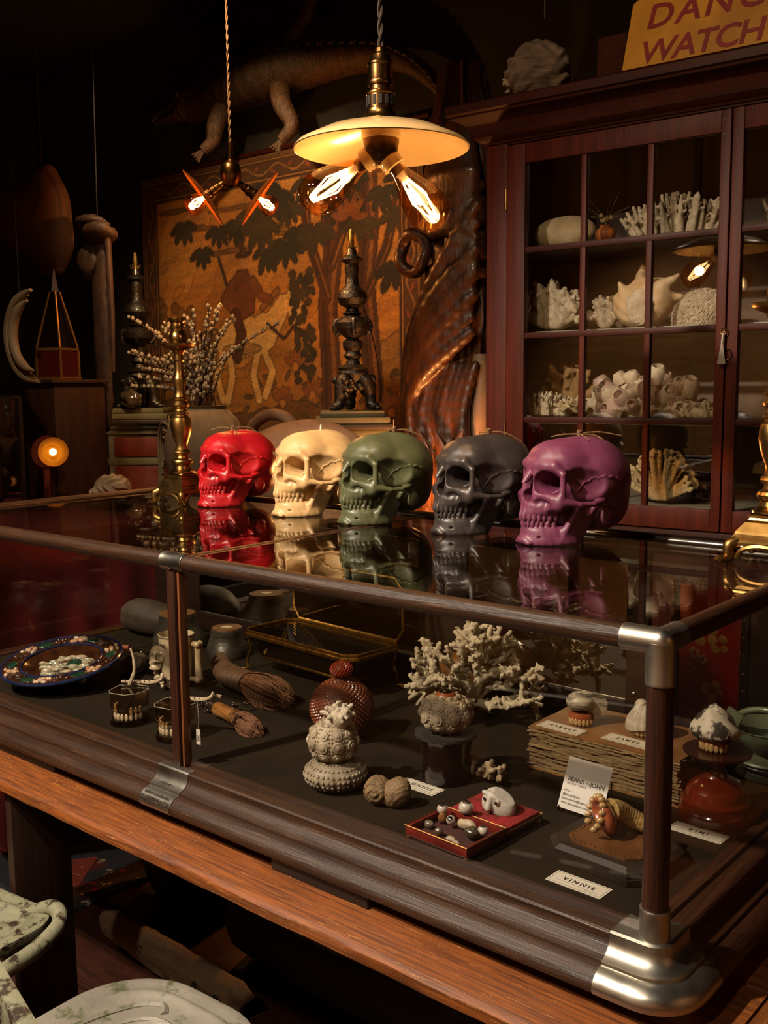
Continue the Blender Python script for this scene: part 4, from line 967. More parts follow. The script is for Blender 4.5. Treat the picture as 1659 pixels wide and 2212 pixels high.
# --- name cards
CARD = mat('white_card'); INK = mat('black_ink')
def name_card(label, txt, x, y, z, rot, w=.092, d=.037, size=.0125, tilt=0):
    c = thing('name_card', label, 'card', (x, y, z), (tilt, 0, rot), 'white printed name cards')
    MB().box(-w / 2, w / 2, -d / 2, d / 2, .0003, .0011).obj('card', CARD, c, smooth=False)
    b = MB(); a, e = w / 2 - .003, d / 2 - .003
    for (x0, y0, x1, y1) in ((-a, -e, a, -e), (a, -e, a, e), (a, e, -a, e), (-a, e, -a, -e)): b.tube([(x0, y0, .0012), (x1, y1, .0012)], .00028, 4)
    b.tube([(-a + .006, -.0075, .0012), (a - .03, -.0075, .0012)], .0002, 4)
    b.tube([(a - .030 + .001 * i, -.0095 + .0022 * math.sin(i * 1.3) * math.exp(-i / 22), .0012) for i in range(26)], .00022, 4)
    b.obj('border_line', INK, c)
    link('lettering', text_mesh(txt, size, .00015, space=1.45, bold=.0002, shear=.0), INK, c, (0, .001, .0013))
    return c
name_card('white name card between the black cup and the fossil snail', 'VONNIE', -.563, .211, ZF, -.04)
name_card('white name card in front of the studded leather plaque', 'VINNIE', -.153, .070, ZF, -.03)
name_card('white name card in front of the red turned stand', 'KIMI', -.090, .347, ZF, -.03)
name_card('white name card on the book under the grey striped shell', 'HARVEY', -.402, .442, ZB, -.06)
name_card('white name card on the book under the ribbed shell', 'JAMES', -.272, .455, ZB, -.06)

# --- shells with false teeth
GUM = mat('pink_gum_acrylic', '#8a4a2e', '#76391f', rough=.2, scale=20, coat=.6); DENT = mat('yellowed_tooth', '#a98e64', '#8f7248', rough=.25, scale=60, coat=.4)
def toothed_shell(label, loc, rot, shell_fn, m, s=1.0):
    t = thing('toothed_shell', label, 'shell ornament', loc, (0, 0, rot), 'sea shells fitted with false teeth'); t.scale = (s, s, s)
    MB().lathe([(.018, .0085), (.0225, .011), (.0235, .018), (.021, .0235), (.0, .0245)], 26, T(s=(1, .8, 1))).obj('gum', GUM, t)
    for k in np.linspace(-2.6, -.54, 7):
        MB().ball((0, 0, 0), (.0042, .0034, .0078), 8, 7, T(.0205 * math.cos(k), .0165 * math.sin(k), .0082)).obj('tooth', DENT, t)
    shell_fn(t, m); return t
def sh_spiral(t, m, ribs=0.0):
    b = MB(); P = []; R_ = []
    for i in range(90):
        u = i / 89; a = u * 2 * PI * 3.2; q = .020 * math.exp(-1.9 * u); P.append((q * math.cos(a) + .006 - .022 * u, q * math.sin(a) * .8, .037 + .006 * u + q * .12 + .012 * u)); R_.append(.021 * math.exp(-1.75 * u) * (1 + ribs * math.sin(i * 3.1)))
    b.tube(P, R_, 14); b.obj('spiral_shell', m, t)
def sh_ribbed(t, m):
    b = MB(); V = []; F = []; n = 72; mm = 14
    for j in range(mm + 1):
        e = PI * .56 * j / mm
        for i in range(n):
            a = 2 * PI * i / n; w = 1 + .045 * math.cos(a * 18) * math.sin(e); V.append((.031 * w * math.sin(e) * math.cos(a), .026 * w * math.sin(e) * math.sin(a), .020 + .032 * math.cos(e) * (1 + .03 * math.cos(a * 18)) + .006 * math.cos(a) * math.sin(e)))
    for j in range(mm):
        for i in range(n): F.append((j * n + i, (j + 1) * n + i, (j + 1) * n + (i + 1) % n, j * n + (i + 1) % n))
    F.append(tuple(mm * n + i for i in range(n))[::-1]); b.add(V, F).obj('ribbed_shell', m, t, angle=60); MB().ball((-.012, .012, .040), (.012, .010, .014), 10, 8).obj('umbo', m, t)
def sh_cone(t, m):
    b = MB(); V = []; F = []; n = 40; prof = [(.024, .018), (.034, .024), (.037, .031), (.034, .038), (.030, .043), (.026, .049), (.0215, .053), (.018, .058), (.013, .062), (.009, .066), (.004, .069), (.0005, .070)]
    for j, (r_, z_) in enumerate(prof):
        for i in range(n):
            a = 2 * PI * i / n; w = 1 + .05 * math.sin(5 * a + j * .9) * (r_ / .037); V.append((r_ * w * math.cos(a) + .10 * (z_ - .02) * -3 * .1, r_ * w * math.sin(a) * .9, z_ + .002 * math.sin(a * 3 + j)))
    for j in range(len(prof) - 1):
        for i in range(n): F.append((j * n + i, j * n + (i + 1) % n, (j + 1) * n + (i + 1) % n, (j + 1) * n + i))
    F.append(tuple(range(n))[::-1]); b.add(V, F).obj('top_shell', m, t, angle=60)
toothed_shell('grey striped spiral shell with false teeth on the old book', (-.385, .485, ZB), .35, sh_spiral, mat('grey_striped_shell', '#9a9080', '#4f4a40', rough=.45, scale=22, stretch=(1, 1, 7), lo=.48, hi=.60), 1.05)
toothed_shell('white ribbed shell with false teeth on the old book beside the corner post', (-.262, .505, ZB), .1, sh_ribbed, mat('white_ribbed_shell', '#aaa092', '#857a6c', rough=.5, scale=12, stretch=(1, 1, 5)), 1.18)

# --- red turned stand with black and white shell
sd = thing('turned_stand', 'glossy red-brown turned wooden stand with a round top', 'stand', (-.093, .424, ZF)); RW = mat('red_lacquered_wood', '#5a1a0e', '#3c0f08', rough=.14, scale=7, stretch=(1, 1, 4), coat=.8)
MB().lathe([(0, .0006), (.060, .0006), (.061, .006), (.060, .018), (.058, .021), (.0575, .026), (.058, .034), (.054, .038), (.0505, .039), (.050, .042), (.048, .052), (.040, .062), (.028, .069), (.020, .073)], 48).obj('domed_base', RW, sd, angle=25)
MB().lathe([(.020, .073), (.015, .080), (.0135, .090), (.017, .099), (.026, .105), (.030, .107)], 32).obj('neck', RW, sd)
MB().lathe([(.030, .107), (.050, .111), (.056, .115), (.0565, .118), (0, .1185)], 48).obj('round_top', mat('dull_red_wood', '#331009', '#240b06', rough=.35, scale=9, coat=.3), sd)
toothed_shell('black and white cone shell with false teeth on the red turned stand', (-.095, .418, ZF + .119), .1, sh_cone, mat('zigzag_shell', '#b5aca0', '#2e251e', rough=.55, scale=38, stretch=(1, 1.3, .7), lo=.50, hi=.55), 1.12)

# --- business card in wire holder
bc = thing('card_holder', 'wire easel holding a white business card in front of the old book', 'card holder', (-.272, .292, ZF), (0, 0, -.02)); WIRE = mat('dark_wire', '#4a443c', rough=.3, metal=1)
b = MB(); b.tube(catmull([(-.036, .03, .0018), (-.036, -.012, .0018), (-.036, -.018, .012)], 4), .0014, 6); b.tube(catmull([(.036, .03, .0018), (.036, -.012, .0018), (.036, -.018, .012)], 4), .0014, 6)
b.tube([(-.036, -.012, .0018), (.036, -.012, .0018)], .0014, 6); b.tube([(-.036, .03, .0018), (-.03, .045, .05), (.03, .045, .05), (.036, .03, .0018)], .0014, 6); b.tube([(.022, -.019, .002), (.022, -.019, .02)], .0016, 6); b.obj('wire_frame', WIRE, bc)
A = T(0, -.012, .006) @ Matrix.Rotation(PI / 2 - .42, 4, 'X') @ Matrix.Rotation(-.02, 4, 'Z')
cd = MB().box(-.0425, .0425, 0, .088, -.0006, .0006, A).obj('business_card', mat('pale_card', '#b9b4ac', rough=.6), bc, smooth=False)
def ctext(txt, size, x, y, sp=1.0, al='CENTER', bold=0.0):
    o = link('lettering', text_mesh(txt, size, .0001, align=al, space=sp, bold=bold), INK, cd); o.matrix_local = A @ Matrix.Translation((x, y, .0008)); return o
ctext('BEANS', .0105, -.0195, .051, 1.0, bold=.0002); ctext('OF', .0065, .0045, .0498); ctext('JOHN', .0105, .0225, .051, 1.0, bold=.0002); ctext('ASSAULT SERIES', .0048, -.016, .0435, 1.1)
for i, tx in enumerate(('www.beansofjohn.com', 'beansofjohn@mail.com', '@beansofjohn', 'o f t --')): ctext(tx, .0052, -.038, .010 + .007 * i, 1.1, 'LEFT', .0001)

# --- octagonal plaque with leather pad and toothed horn shell
pq = thing('plaque', 'octagonal wooden plaque with a studded brown leather pad', 'plaque', (-.155, .188, ZF), (0, 0, -.06)); PW_ = mat('grey_brown_plinth', '#2c2318', '#1c150e', rough=.5, scale=6, stretch=(1, 8, 1), spec=.3)
def oct_(w, d, c): return [(-w + c, -d), (w - c, -d), (w, -d + c), (w, d - c), (w - c, d), (-w + c, d), (-w, d - c), (-w, -d + c)]
MB().prism(oct_(.095, .078, .03), .0006, .010).obj('lower_step', PW_, pq, smooth=False)
b = MB(); o8, i8 = oct_(.092, .075, .029), oct_(.084, .067, .026)
for a_, z_ in ((o8, .0101), (o8, .018), (i8, .026)): pass
b.add([(x, y, .0101) for x, y in o8] + [(x, y, .019) for x, y in o8] + [(x, y, .0255) for x, y in i8], [(i, (i + 1) % 8, 8 + (i + 1) % 8, 8 + i) for i in range(8)] + [(8 + i, 8 + (i + 1) % 8, 16 + (i + 1) % 8, 16 + i) for i in range(8)] + [tuple(range(16, 24)), tuple(range(8))[::-1]]).obj('upper_step', PW_, pq, smooth=False)
MB().prism(oct_(.064, .052, .018), .0256, .0285).obj('leather_pad', mat('tan_leather', '#5e3a1a', '#44270f', rough=.5, scale=18, bump=.15), pq, smooth=False)
o8 = oct_(.060, .048, .017)
for i in range(8):
    p, q = o8[i], o8[(i + 1) % 8]; L = math.hypot(q[0] - p[0], q[1] - p[1]); n = max(2, round(L / .0085))
    for k in range(n):
        t = k / n; MB().ball((p[0] + (q[0] - p[0]) * t, p[1] + (q[1] - p[1]) * t, .0287), (.0019, .0019, .0014), 7, 5).obj('brass_nail', BRASS, pq)
hs = thing('toothed_horn_shell', 'pink denture palate fused to a yellow horn-shaped shell on the plaque', 'shell ornament', (-.168, .198, ZF + .0287), (0, 0, .80))
G = grid((-.05, -.04, -.002), (.05, .04, .07), .0017); F_ = d_ell(G, (-.012, 0, .030), (.016, .033, .030), (0, -.35, 0)); F_ = ssub(F_, d_ell(G, (-.034, -.004, .037), (.022, .021, .019), (0, -.35, 0)), .004); V_, Q_ = sn_mesh(F_, (-.05, -.04, -.002), .0017)
link('palate', np_mesh('palate', V_, Q_), GUM, hs)
for t in np.linspace(-2.5, 2.5, 12):
    a = t; MB().ball((0, 0, 0), (.0065, .0052, .0052), 8, 6, T(-.0265 + .008 * math.cos(a), .0265 * math.sin(a) * 1.0, .0355 + .0245 * math.cos(a) * 1.0)).obj('tooth', DENT, hs)
P = []; R_ = []
for i in range(40):
    u = i / 39; a = u * 4.2; P.append((-.002 + .075 * u, .008 * math.sin(a), .030 + .008 * math.cos(a) - .012 * u)); R_.append(.019 * (1 - .35 * u) * (1 + .03 * math.sin(i * 2.1)))
MB().tube(P, R_, 16).obj('horn_shell', mat('yellow_horn_shell', '#9a8150', '#74592e', rough=.3, scale=24, stretch=(1, 5, 5), coat=.4), hs)

# --- open trinket box with glass eyes; velvet lid
tr = thing('trinket_box', 'small glass trinket box with red trim opened out flat', 'box', (-.376, .118, ZF), (0, 0, -.06)); REDT = mat('red_trim', '#6a2018', '#4c140e', rough=.35, scale=30); GOLDC = mat('twisted_gold_cord', '#8a6a3c', rough=.4, metal=.8)
hx, ya, ym, yb = .064, -.096, .004, .104
for (x0, x1, y0, y1) in ((-hx, hx, ya, ya + .006), (-hx, hx, ym - .006, ym), (-hx, -hx + .006, ya + .006, ym - .006), (hx - .006, hx, ya + .006, ym - .006)): MB().box(x0, x1, y0, y1, .010, .024, bev=.001).obj('tray_side', REDT, tr)
MB().box(-hx, hx, ya, ym, .008, .0102).obj('tray_floor', mat('red_brown_velvet', '#3f1a12', '#2a100b', rough=.8, scale=20), tr, smooth=False)
MB().box(-hx, hx, ym + .001, yb, .010, .016, bev=.001).obj('lid', mat('lid_shell', '#3a1a10', rough=.4), tr)
MB().box(-hx + .003, hx - .003, ym + .005, yb - .003, .0155, .0215, bev=.0025).obj('velvet_pad', mat('crimson_velvet', '#860a0d', '#5e0609', rough=.8, scale=40, bump=.4, bscale=90, c3='#a83a34', wear=-.05, wscale=70), tr)
b = MB(); b.tube([(-hx, ya, .0245), (hx, ya, .0245), (hx, ym, .0245), (-hx, ym, .0245)], .0013, 5, closed=True); b.tube([(-hx, ym + .003, .0165), (hx, ym + .003, .0165), (hx, yb, .0165), (-hx, yb, .0165)], .0013, 5, closed=True); b.obj('cord_edge', GOLDC, tr)
for (x, y) in ((-hx + .004, ya + .004), (hx - .004, ya + .004), (-hx + .004, yb - .006), (hx - .004, yb - .006)): MB().ball((x, y, .0045), .0044, 8, 6).obj('ball_foot', BRASS, tr)
EYEW = mat('porcelain_white', '#b0a69a', '#9a8f82', rough=.12, scale=20, coat=.8); PUP = mat('black_glass'); IRIS = mat('grey_iris', '#3f3a30', '#22201a', rough=.1, scale=90, coat=1.0)
def glass_eye(label, x, y, z, r, d):
    e = thing('glass_eye', label, 'glass eye', (-.376 + x, .118 + y, ZF + z)); q = Vector(d).to_track_quat('Z', 'Y').to_euler(); MB().ball((0, 0, 0), (r, r, r * .95), 18, 12).obj('eyeball', EYEW, e, rot=q)
    MB().lathe([(r * .62, r * .74), (r * .5, r * .86), (r * .30, r * .95), (0.0005, r * .97)], 18).obj('iris', IRIS, e, rot=q); MB().lathe([(r * .32, r * .955), (0.0005, r * 1.0)], 14).obj('pupil', PUP, e, rot=q); return e
glass_eye('largest white glass eye standing up at the back of the trinket box', -.018, .004, .036, .0125, (.1, .1, 1)); glass_eye('white glass eye on an amber stem at the left of the trinket box', -.049, -.020, .033, .0090, (0, 0, 1))
glass_eye('white glass eye at the right of the trinket box beside the dark pebble', .040, -.030, .0245, .0088, (.0, .1, 1)); glass_eye('small white eye cup leaning in the middle of the trinket box', -.024, -.030, .0245, .0078, (.2, -.6, .6))
for (nm, lb, x, y, r_, m_, sd_) in (('amber_stem', 'amber glass stem under the left glass eye in the trinket box', -.045, -.024, (.008, .008, .010), mat('amber_glass', '#6b4524', rough=.1, coat=.8), 1), ('pebble', 'dark grey pebble at the right of the trinket box', .027, -.042, (.013, .011, .011), mat('dark_pebble', '#4a4032', '#2e271e', rough=.25, scale=30, coat=.4), 2),
        ('bone_knuckle', 'cream knuckle bone pieces in the middle of the trinket box', .004, -.022, (.018, .008, .010), BONE, 3), ('pebble', 'pale flat stone at the front of the trinket box', .006, -.070, (.010, .006, .0045), mat('pale_stone', '#9a8c74', '#7a6c56', rough=.5, scale=40), 4),
        ('pebble', 'greyish round stone at the left end of the trinket box', -.050, -.054, (.009, .007, .007), mat('grey_stone', '#6e6252', '#4d4337', rough=.35, scale=40, coat=.3), 5), ('pebble', 'brown oval stone at the front left of the trinket box', -.022, -.066, (.008, .006, .0075), mat('brown_stone', '#5a4a36', '#3e3222', rough=.3, coat=.3), 6),
        ('pebble', 'small whitish stone in the front right corner of the trinket box', .024, -.080, (.007, .005, .005), mat('pale_stone'), 7)):
    o = lump(nm, r_, m_, None, sd_, .16, 2, 16, 12, loc=(-.376 + x, .118 + y, ZF + .0104 + r_[2])); tag(o, lb, 'stone' if 'pebble' in nm else ('bone' if 'bone' in nm else 'glass'))
# white mask fragment with eyes
fm = thing('mask_fragment', 'white plaster face fragment with two glass eyes on the red velvet', 'mask', (-.366, .172, ZF + .0218), (0, 0, -.15)); PLS = mat('white_plaster', '#aaa49a', '#8f897e', rough=.7, scale=30, bump=.15)
G = grid((-.04, -.028, -.004), (.042, .03, .05), .0015); F_ = d_ell(G, (0, .004, .008), (.034, .020, .030)); F_ = smin(F_, d_cap(G, (-.002, -.016, .026), (0, -.022, .010), .004, .006), .006); F_ = smin(F_, d_cap(G, (-.018, -.012, .030), (.018, -.010, .029), .004), .006)
for sx in (-1, 1): F_ = ssub(F_, d_ell(G, (.0125 * sx, -.0185, .021), (.0075, .006, .0055)), .002)
F_ = np.maximum(F_, (G[0] * .5 + G[2] - .034)); F_ = np.maximum(F_, -(G[2] + .001)); V_, Q_ = sn_mesh(F_, (-.04, -.028, -.004), .0015); link('plaster_face', np_mesh('plaster_face', V_, Q_), PLS, fm)
for sx in (-1, 1):
    MB().ball((.0125 * sx, -.013, .021), .0052, 12, 9).obj('eyeball', EYEW, fm); MB().ball((.0125 * sx, -.0162, .021), (.0036, .0026, .0036), 12, 9).obj('iris', PUP, fm)

# --- green enamel scale at the back right
sc_ = thing('enamel_scale', 'chipped pale green enamel pan scale with an arched handle', 'scale', (-.092, .664, ZF)); sc_.scale = (.9, .9, .9); GE = mat('chipped_green_enamel', '#5c6650', '#4a543f', rough=.35, scale=9, c3='#2a2118', wear=.03, wscale=18, coat=.3)
MB().lathe([(0, .0008), (.062, .0008), (.064, .006), (.05, .012), (.048, .02), (.060, .026), (.066, .030), (.064, .034), (0, .034)], 40).obj('base', mat('dark_green_iron', '#2b2a20', '#1c1a14', rough=.4, scale=12), sc_)
MB().lathe([(0, .036), (.07, .036), (.074, .040), (.072, .044), (0, .044)], 40).obj('platform', GE, sc_)
MB().lathe([(.05, .070), (.064, .078), (.072, .092), (.075, .104), (.078, .106), (.075, .107), (.068, .094), (.05, .076), (0, .074)], 40).obj('pan', GE, sc_)
MB().tube([(0, 0, .044), (0, 0, .073)], .012, 12).obj('column', mat('dark_green_iron'), sc_)
MB().tube([(-.084 * math.cos(t), -.012, .072 + .070 * math.sin(t)) for t in np.linspace(-.1, PI + .1, 24)], .0068, 10).obj('arched_handle', GE, sc_)
MB().box(-.018, .018, -.003, .003, -.027, .027, T(-.071, -.026, .108, .0, .45, 0), bev=.001).obj('maker_plate', GE, sc_)

# dark gourd behind the coral
gd = thing('gourd_flask', 'amber brown gourd flask with a black collar behind the coral', 'flask', (-.80, .655, ZF), (0, 0, .3))
lump('gourd_body', (.085, .05, .062), mat('amber_gourd', '#6a4218', '#452708', rough=.35, scale=10, coat=.4), gd, 4, .05, 1.0, loc=(.02, 0, .063)); MB().lathe([(.030, 0), (.032, .02), (.022, .03), (.024, .036), (0, .037)], 20, T(-.055, 0, .085, 0, -1.1, 0)).obj('collar', mat('black_horn', '#15100c', rough=.2, coat=.5), gd)
# ---------------------------------------------------------------- glazed cabinet
MAH = mat('red_mahogany', '#4a1a0d', '#341108', rough=.5, spec=.15, scale=3, stretch=(14, 14, 1), detail=7, bump=.08); MAHX = mat('red_mahogany_rail', '#3a160c', '#280e08', rough=.5, spec=.15, scale=3, stretch=(1, 14, 14), detail=7, bump=.08)
SHELF = mat('pale_shelf_paint', '#6f6a58', '#5f5a49', rough=.5, scale=6); CBACK = mat('brown_cabinet_back', '#5c4836', '#4a3828', rough=.7, scale=3, stretch=(3, 1, 1)); CGL = mat_glass('cabinet_glass', 0.05)
CAB = Matrix.Translation((-1.291, 1.471, 0)) @ Matrix.Rotation(0.0617, 4, 'Z')
cb = thing('cabinet', 'tall red mahogany cabinet with glazed doors and a heavy cornice', 'cabinet', (-1.291, 1.471, 0), (0, 0, .0617))
CW, CD = 1.545, .40
MB().box(0, .018, .012, CD, 0.0, 2.30).obj('side_panel', MAH, cb, smooth=False); MB().box(CW - .018, CW, .012, CD, 0.0, 2.30).obj('side_panel', MAH, cb, smooth=False)
MB().box(.018, CW - .018, CD - .012, CD, 0.0, 2.30).obj('back_panel', CBACK, cb, smooth=False)
MB().box(0, CW, .0, CD, 2.30, 2.318).obj('top_panel', MAH, cb, smooth=False)
for x0, x1, z0, z1 in ((0, .071, 0.0, 2.30), (CW - .071, CW, 0.0, 2.30)): MB().box(x0, x1, 0, .02, z0, z1, bev=.002).obj('face_stile', MAH, cb)
MB().box(.071, CW - .071, 0, .02, 2.239, 2.30, bev=.002).obj('frieze_rail', MAHX, cb); MB().box(.071, CW - .071, -.012, .03, 1.05, 1.114, bev=.003).obj('waist_rail', MAHX, cb)
MB().box(.071, CW - .071, 0, .02, .02, .10, bev=.002).obj('plinth_rail', MAHX, cb)
for x0, x1 in ((.073, .770), (.774, CW - .073)):
    d_ = MB().box(x0, x1, .0, .02, .102, 1.048, bev=.003).obj('lower_door', MAHX, cb); MB().box(x0 + .08, x1 - .08, -.006, -.0002, .19, .96, bev=.004).obj('raised_panel', MAH, d_)
for z in (1.150, 1.405, 1.668, 1.925): MB().box(.019, CW - .019, .06, CD - .013, z, z + .018, bev=.002).obj('shelf', SHELF, cb)
MB().box(.51, .53, CD - .030, CD - .0125, 1.17, 2.29).obj('back_batten', mat('dark_batten', '#16100b', rough=.6), cb, smooth=False); MB().box(1.0, 1.02, CD - .030, CD - .0125, 1.17, 2.29).obj('back_batten', mat('dark_batten'), cb, smooth=False)
# cornice swept along the front and returned on the left side
CP = [(.0, 2.246), (.006, 2.246), (.010, 2.252), (.022, 2.258), (.030, 2.266), (.034, 2.280), (.044, 2.300), (.064, 2.314), (.082, 2.320), (.084, 2.326), (.092, 2.330), (.092, 2.352), (.088, 2.356), (.0, 2.356)]
def corn(o): return [(-o, CD)] + [(-o, -o)] + [(CW + o, -o)] + [(CW + o, CD)]
sweep(CP, corn).obj('cornice', MAHX, cb, angle=25)
MB().box(-.086, CW + .086, -.086, CD, 2.353, 2.3565).obj('cornice_board', MAHX, cb, smooth=False)
def gdoor(x0, x1, cols, mirror):
    d = MB(); z0, z1 = 1.117, 2.236
    sl, sr = (.062, .027) if not mirror else (.030, .062)
    d.box(x0, x0 + sl, -.004, .022, z0, z1, bev=.003); d.box(x1 - sr, x1, -.004, .022, z0, z1, bev=.003); d.box(x0 + sl, x1 - sr, -.003, .0215, z1 - .057, z1, bev=.003); d.box(x0 + sl, x1 - sr, -.003, .0215, z0, z0 + .060, bev=.003)
    do = d.obj('glazed_door', MAH, cb)
    xs = [x0 + sl] + cols + [x1 - sr]; zs = [z0 + .060, 1.418, 1.671, 1.926, z1 - .057]
    for x in cols: MB().box(x - .009, x + .009, -.001, .018, zs[0], zs[-1], bev=.004).obj('glazing_bar', MAH, do)
    for z in zs[1:-1]: MB().box(xs[0], xs[-1], -.002, .017, z - .009, z + .009, bev=.004).obj('glazing_bar', MAHX, do)
    for i in range(len(xs) - 1):
        for j in range(4):
            a, b = xs[i] + (.009 if i else 0), xs[i + 1] - (.009 if i < len(xs) - 2 else 0); e, f = zs[j] + (.009 if j else 0), zs[j + 1] - (.009 if j < 3 else 0)
            MB().box(a, b, .009, .012, e, f).obj('glass_pane', CGL, do, smooth=False)
    return do
d1 = gdoor(.073, .747, [.325, .526], False); d2 = gdoor(.751, CW - .073, [.975, 1.19], True)
for z in (1.35, 2.05): MB().tube([(.072, -.006, z), (.072, -.006, z + .06)], .004, 8).obj('hinge', BRASS, d1)
for zz in (1.0,):
    MB().tube([(.758 + .009 * math.cos(t), -.0045, 1.598 + .013 * math.sin(t)) for t in np.linspace(0, 6.28, 15)[:-1]], .002, 5, closed=True).obj('keyhole_plate', mat('dark_screw'), d2)
for x in (.729, .765):
    for z in (2.172, 2.21): MB().lathe([(0.004, 0), (.004, .0015), (.0, .002)], 8, T(x, -.004, z) @ Matrix.Rotation(PI / 2, 4, 'X')).obj('peg', mat('dark_peg', '#1c0a05', rough=.6), d2)
ky = thing('key', 'little key with a pale tassel in the cabinet door lock', 'key', tuple(CAB @ Vector((.747, -.012, 1.66))), (0, 0, .0617))
MB().tube([(0, 0, 0), (0, .010, 0)], .0025, 6).obj('key_shaft', BRASS, ky); MB().tube([(.008 * math.cos(t), -.004, .008 * math.sin(t)) for t in np.linspace(0, 6.28, 13)[:-1]], .002, 5, closed=True).obj('key_bow', BRASS, ky)
b = MB(); b.tube([(0, -.006, -.004), (-.002, -.008, -.03)], .003, 6)
for k in range(10): b.tube([(-.002, -.008, -.028), (-.012 + .0022 * k, -.009 + .001 * (k % 3), -.085)], .0016, 4)
b.obj('tassel', mat('pale_tassel', '#9a9284', rough=.9), ky)

# ---------------------------------------------------------------- things in the cabinet
def cpos(u, v, z): return tuple(CAB @ Vector((u, v, z)))
Z1_, Z2_, Z3_, Z4_ = 1.168, 1.423, 1.686, 1.943
CORC = mat('cabinet_coral', '#b0a48c', '#8a7c62', rough=.8, scale=60, bump=.4, bscale=160)
o = lump('limestone_block', (.112, .062, .052), mat('pale_limestone', '#a89878', '#8c7a58', rough=.85, scale=14, bump=.4), None, 4, .13, 1.3, loc=cpos(.175, .17, Z4_ + .046), rot=(0, 0, .06), flatz=-.046); tag(o, 'pale limestone block on the top shelf behind the first pane', 'stone')
vz = thing('vase', 'small round orange clay vase with a dried sprig on the top shelf', 'vase', cpos(.335, .13, Z4_))
MB().lathe([(0, .0005), (.016, .0005), (.027, .012), (.031, .026), (.026, .038), (.016, .044), (.018, .05), (.014, .05), (.012, .043), (.0, .04)], 26).obj('vase_body', mat('orange_clay', '#9a5a28', '#7c4218', rough=.5, scale=20), vz)
rs = random.Random(4); b = MB()
for k in range(16):
    a = rs.uniform(-1.4, 1.4); L = rs.uniform(.05, .13); b.tube(catmull([(0, 0, .04), (.01 * math.sin(a), .006, .07), (L * math.sin(a), rs.uniform(-.02, .02), .045 + L * math.cos(a))], 3), .0008, 4)
b.obj('dried_twigs', mat('dried_twig', '#4a3a24', rough=.9), vz); b = MB()
for k in range(8): b.ball((rs.uniform(-.015, .02), rs.uniform(-.01, .01), rs.uniform(.06, .085)), (.007, .005, .008), 7, 5)
b.obj('dried_flower', mat('dried_petal', '#8a7850', '#6a5836', rough=.9), vz)
def finger_coral(name, label, u, v, z, w, d, h, n, seed, r=.011, m=CORC, res=.0035):
    rs = np.random.RandomState(seed); caps = []
    for k in range(n):
        x, y = rs.uniform(-w, w), rs.uniform(-d, d); q = 1 - .45 * (x / w) ** 2; L = h * q * rs.uniform(.7, 1.0); lx = x * .28 + rs.normal() * .008; ly = y * .3 + rs.normal() * .008
        a = np.array((x, y, .006)); c = np.array((x + lx, y + ly, L)); caps.append((a, c, r, r * .55))
        for _ in range(3): p = a + (c - a) * rs.uniform(.3, .9); e = rs.normal(size=3); e[2] = abs(e[2]); e /= np.linalg.norm(e); caps.append((p, p + e * r * 1.9, r * .55, r * .4))
    caps.append((np.array((-w * .9, 0, .012)), np.array((w * .9, 0, .012)), .016, .016))
    o = link(name, caps_mesh(name, caps, res, .003), m, None, cpos(u, v, z + .004), (0, 0, .06)); tag(o, label, 'coral', 'corals in the cabinet'); return o
finger_coral('finger_coral', 'wide white finger coral on the top shelf behind the third pane', .545, .16, Z4_, .125, .05, .118, 120, 3, .0095)
def plate_coral(name, label, u, v, z, w, h, seed, m=CORC, fr=9, thick=.012, res=.0035, lean=0.0, dens=1):
    """fan of flattened fingers with a frilled edge"""
    rs = np.random.RandomState(seed); caps = []
    for layer in range(3 * dens):
        y0 = rs.uniform(-.035, .035)
        for a in np.linspace(-1.25, 1.25, fr) + rs.normal(size=fr) * .06:
            L = h * rs.uniform(.75, 1.0) * (1 - .12 * abs(a)); p0 = np.array((0 + .2 * w * math.sin(a), y0 * .4, .012)); p1 = np.array((w * math.sin(a) * .9 + lean * L, y0 + rs.normal() * .008, L * max(.25, math.cos(a * .85))))
            caps.append((p0, p1, thick * 1.1, thick))
            for _ in range(4): e = rs.normal(size=3); e[1] *= .5; e /= np.linalg.norm(e); caps.append((p1, p1 + e * thick * 1.6, thick * .75, thick * .55))
            for _ in range(3): p = p0 + (p1 - p0) * rs.uniform(.3, .95); e = rs.normal(size=3); e /= np.linalg.norm(e); caps.append((p, p + e * thick * 1.5, thick * .5, thick * .4))
    caps = [c for c in caps if min(c[0][2], c[1][2]) > 0]
    o = link(name, caps_mesh(name, caps, res, .004), m, None, cpos(u, v, z + thick * .9), (0, 0, .06)); tag(o, label, 'coral', 'corals in the cabinet'); return o
plate_coral('cup_coral', 'ruffled white cup coral on the second shelf behind the first pane', .155, .16, Z3_, .115, .135, 6, fr=8, thick=.0145, lean=-.15)
plate_coral('cup_coral', 'small grey frilled coral between the ruffled coral and the conch', .296, .24, Z3_, .05, .10, 16, fr=5, thick=.010)
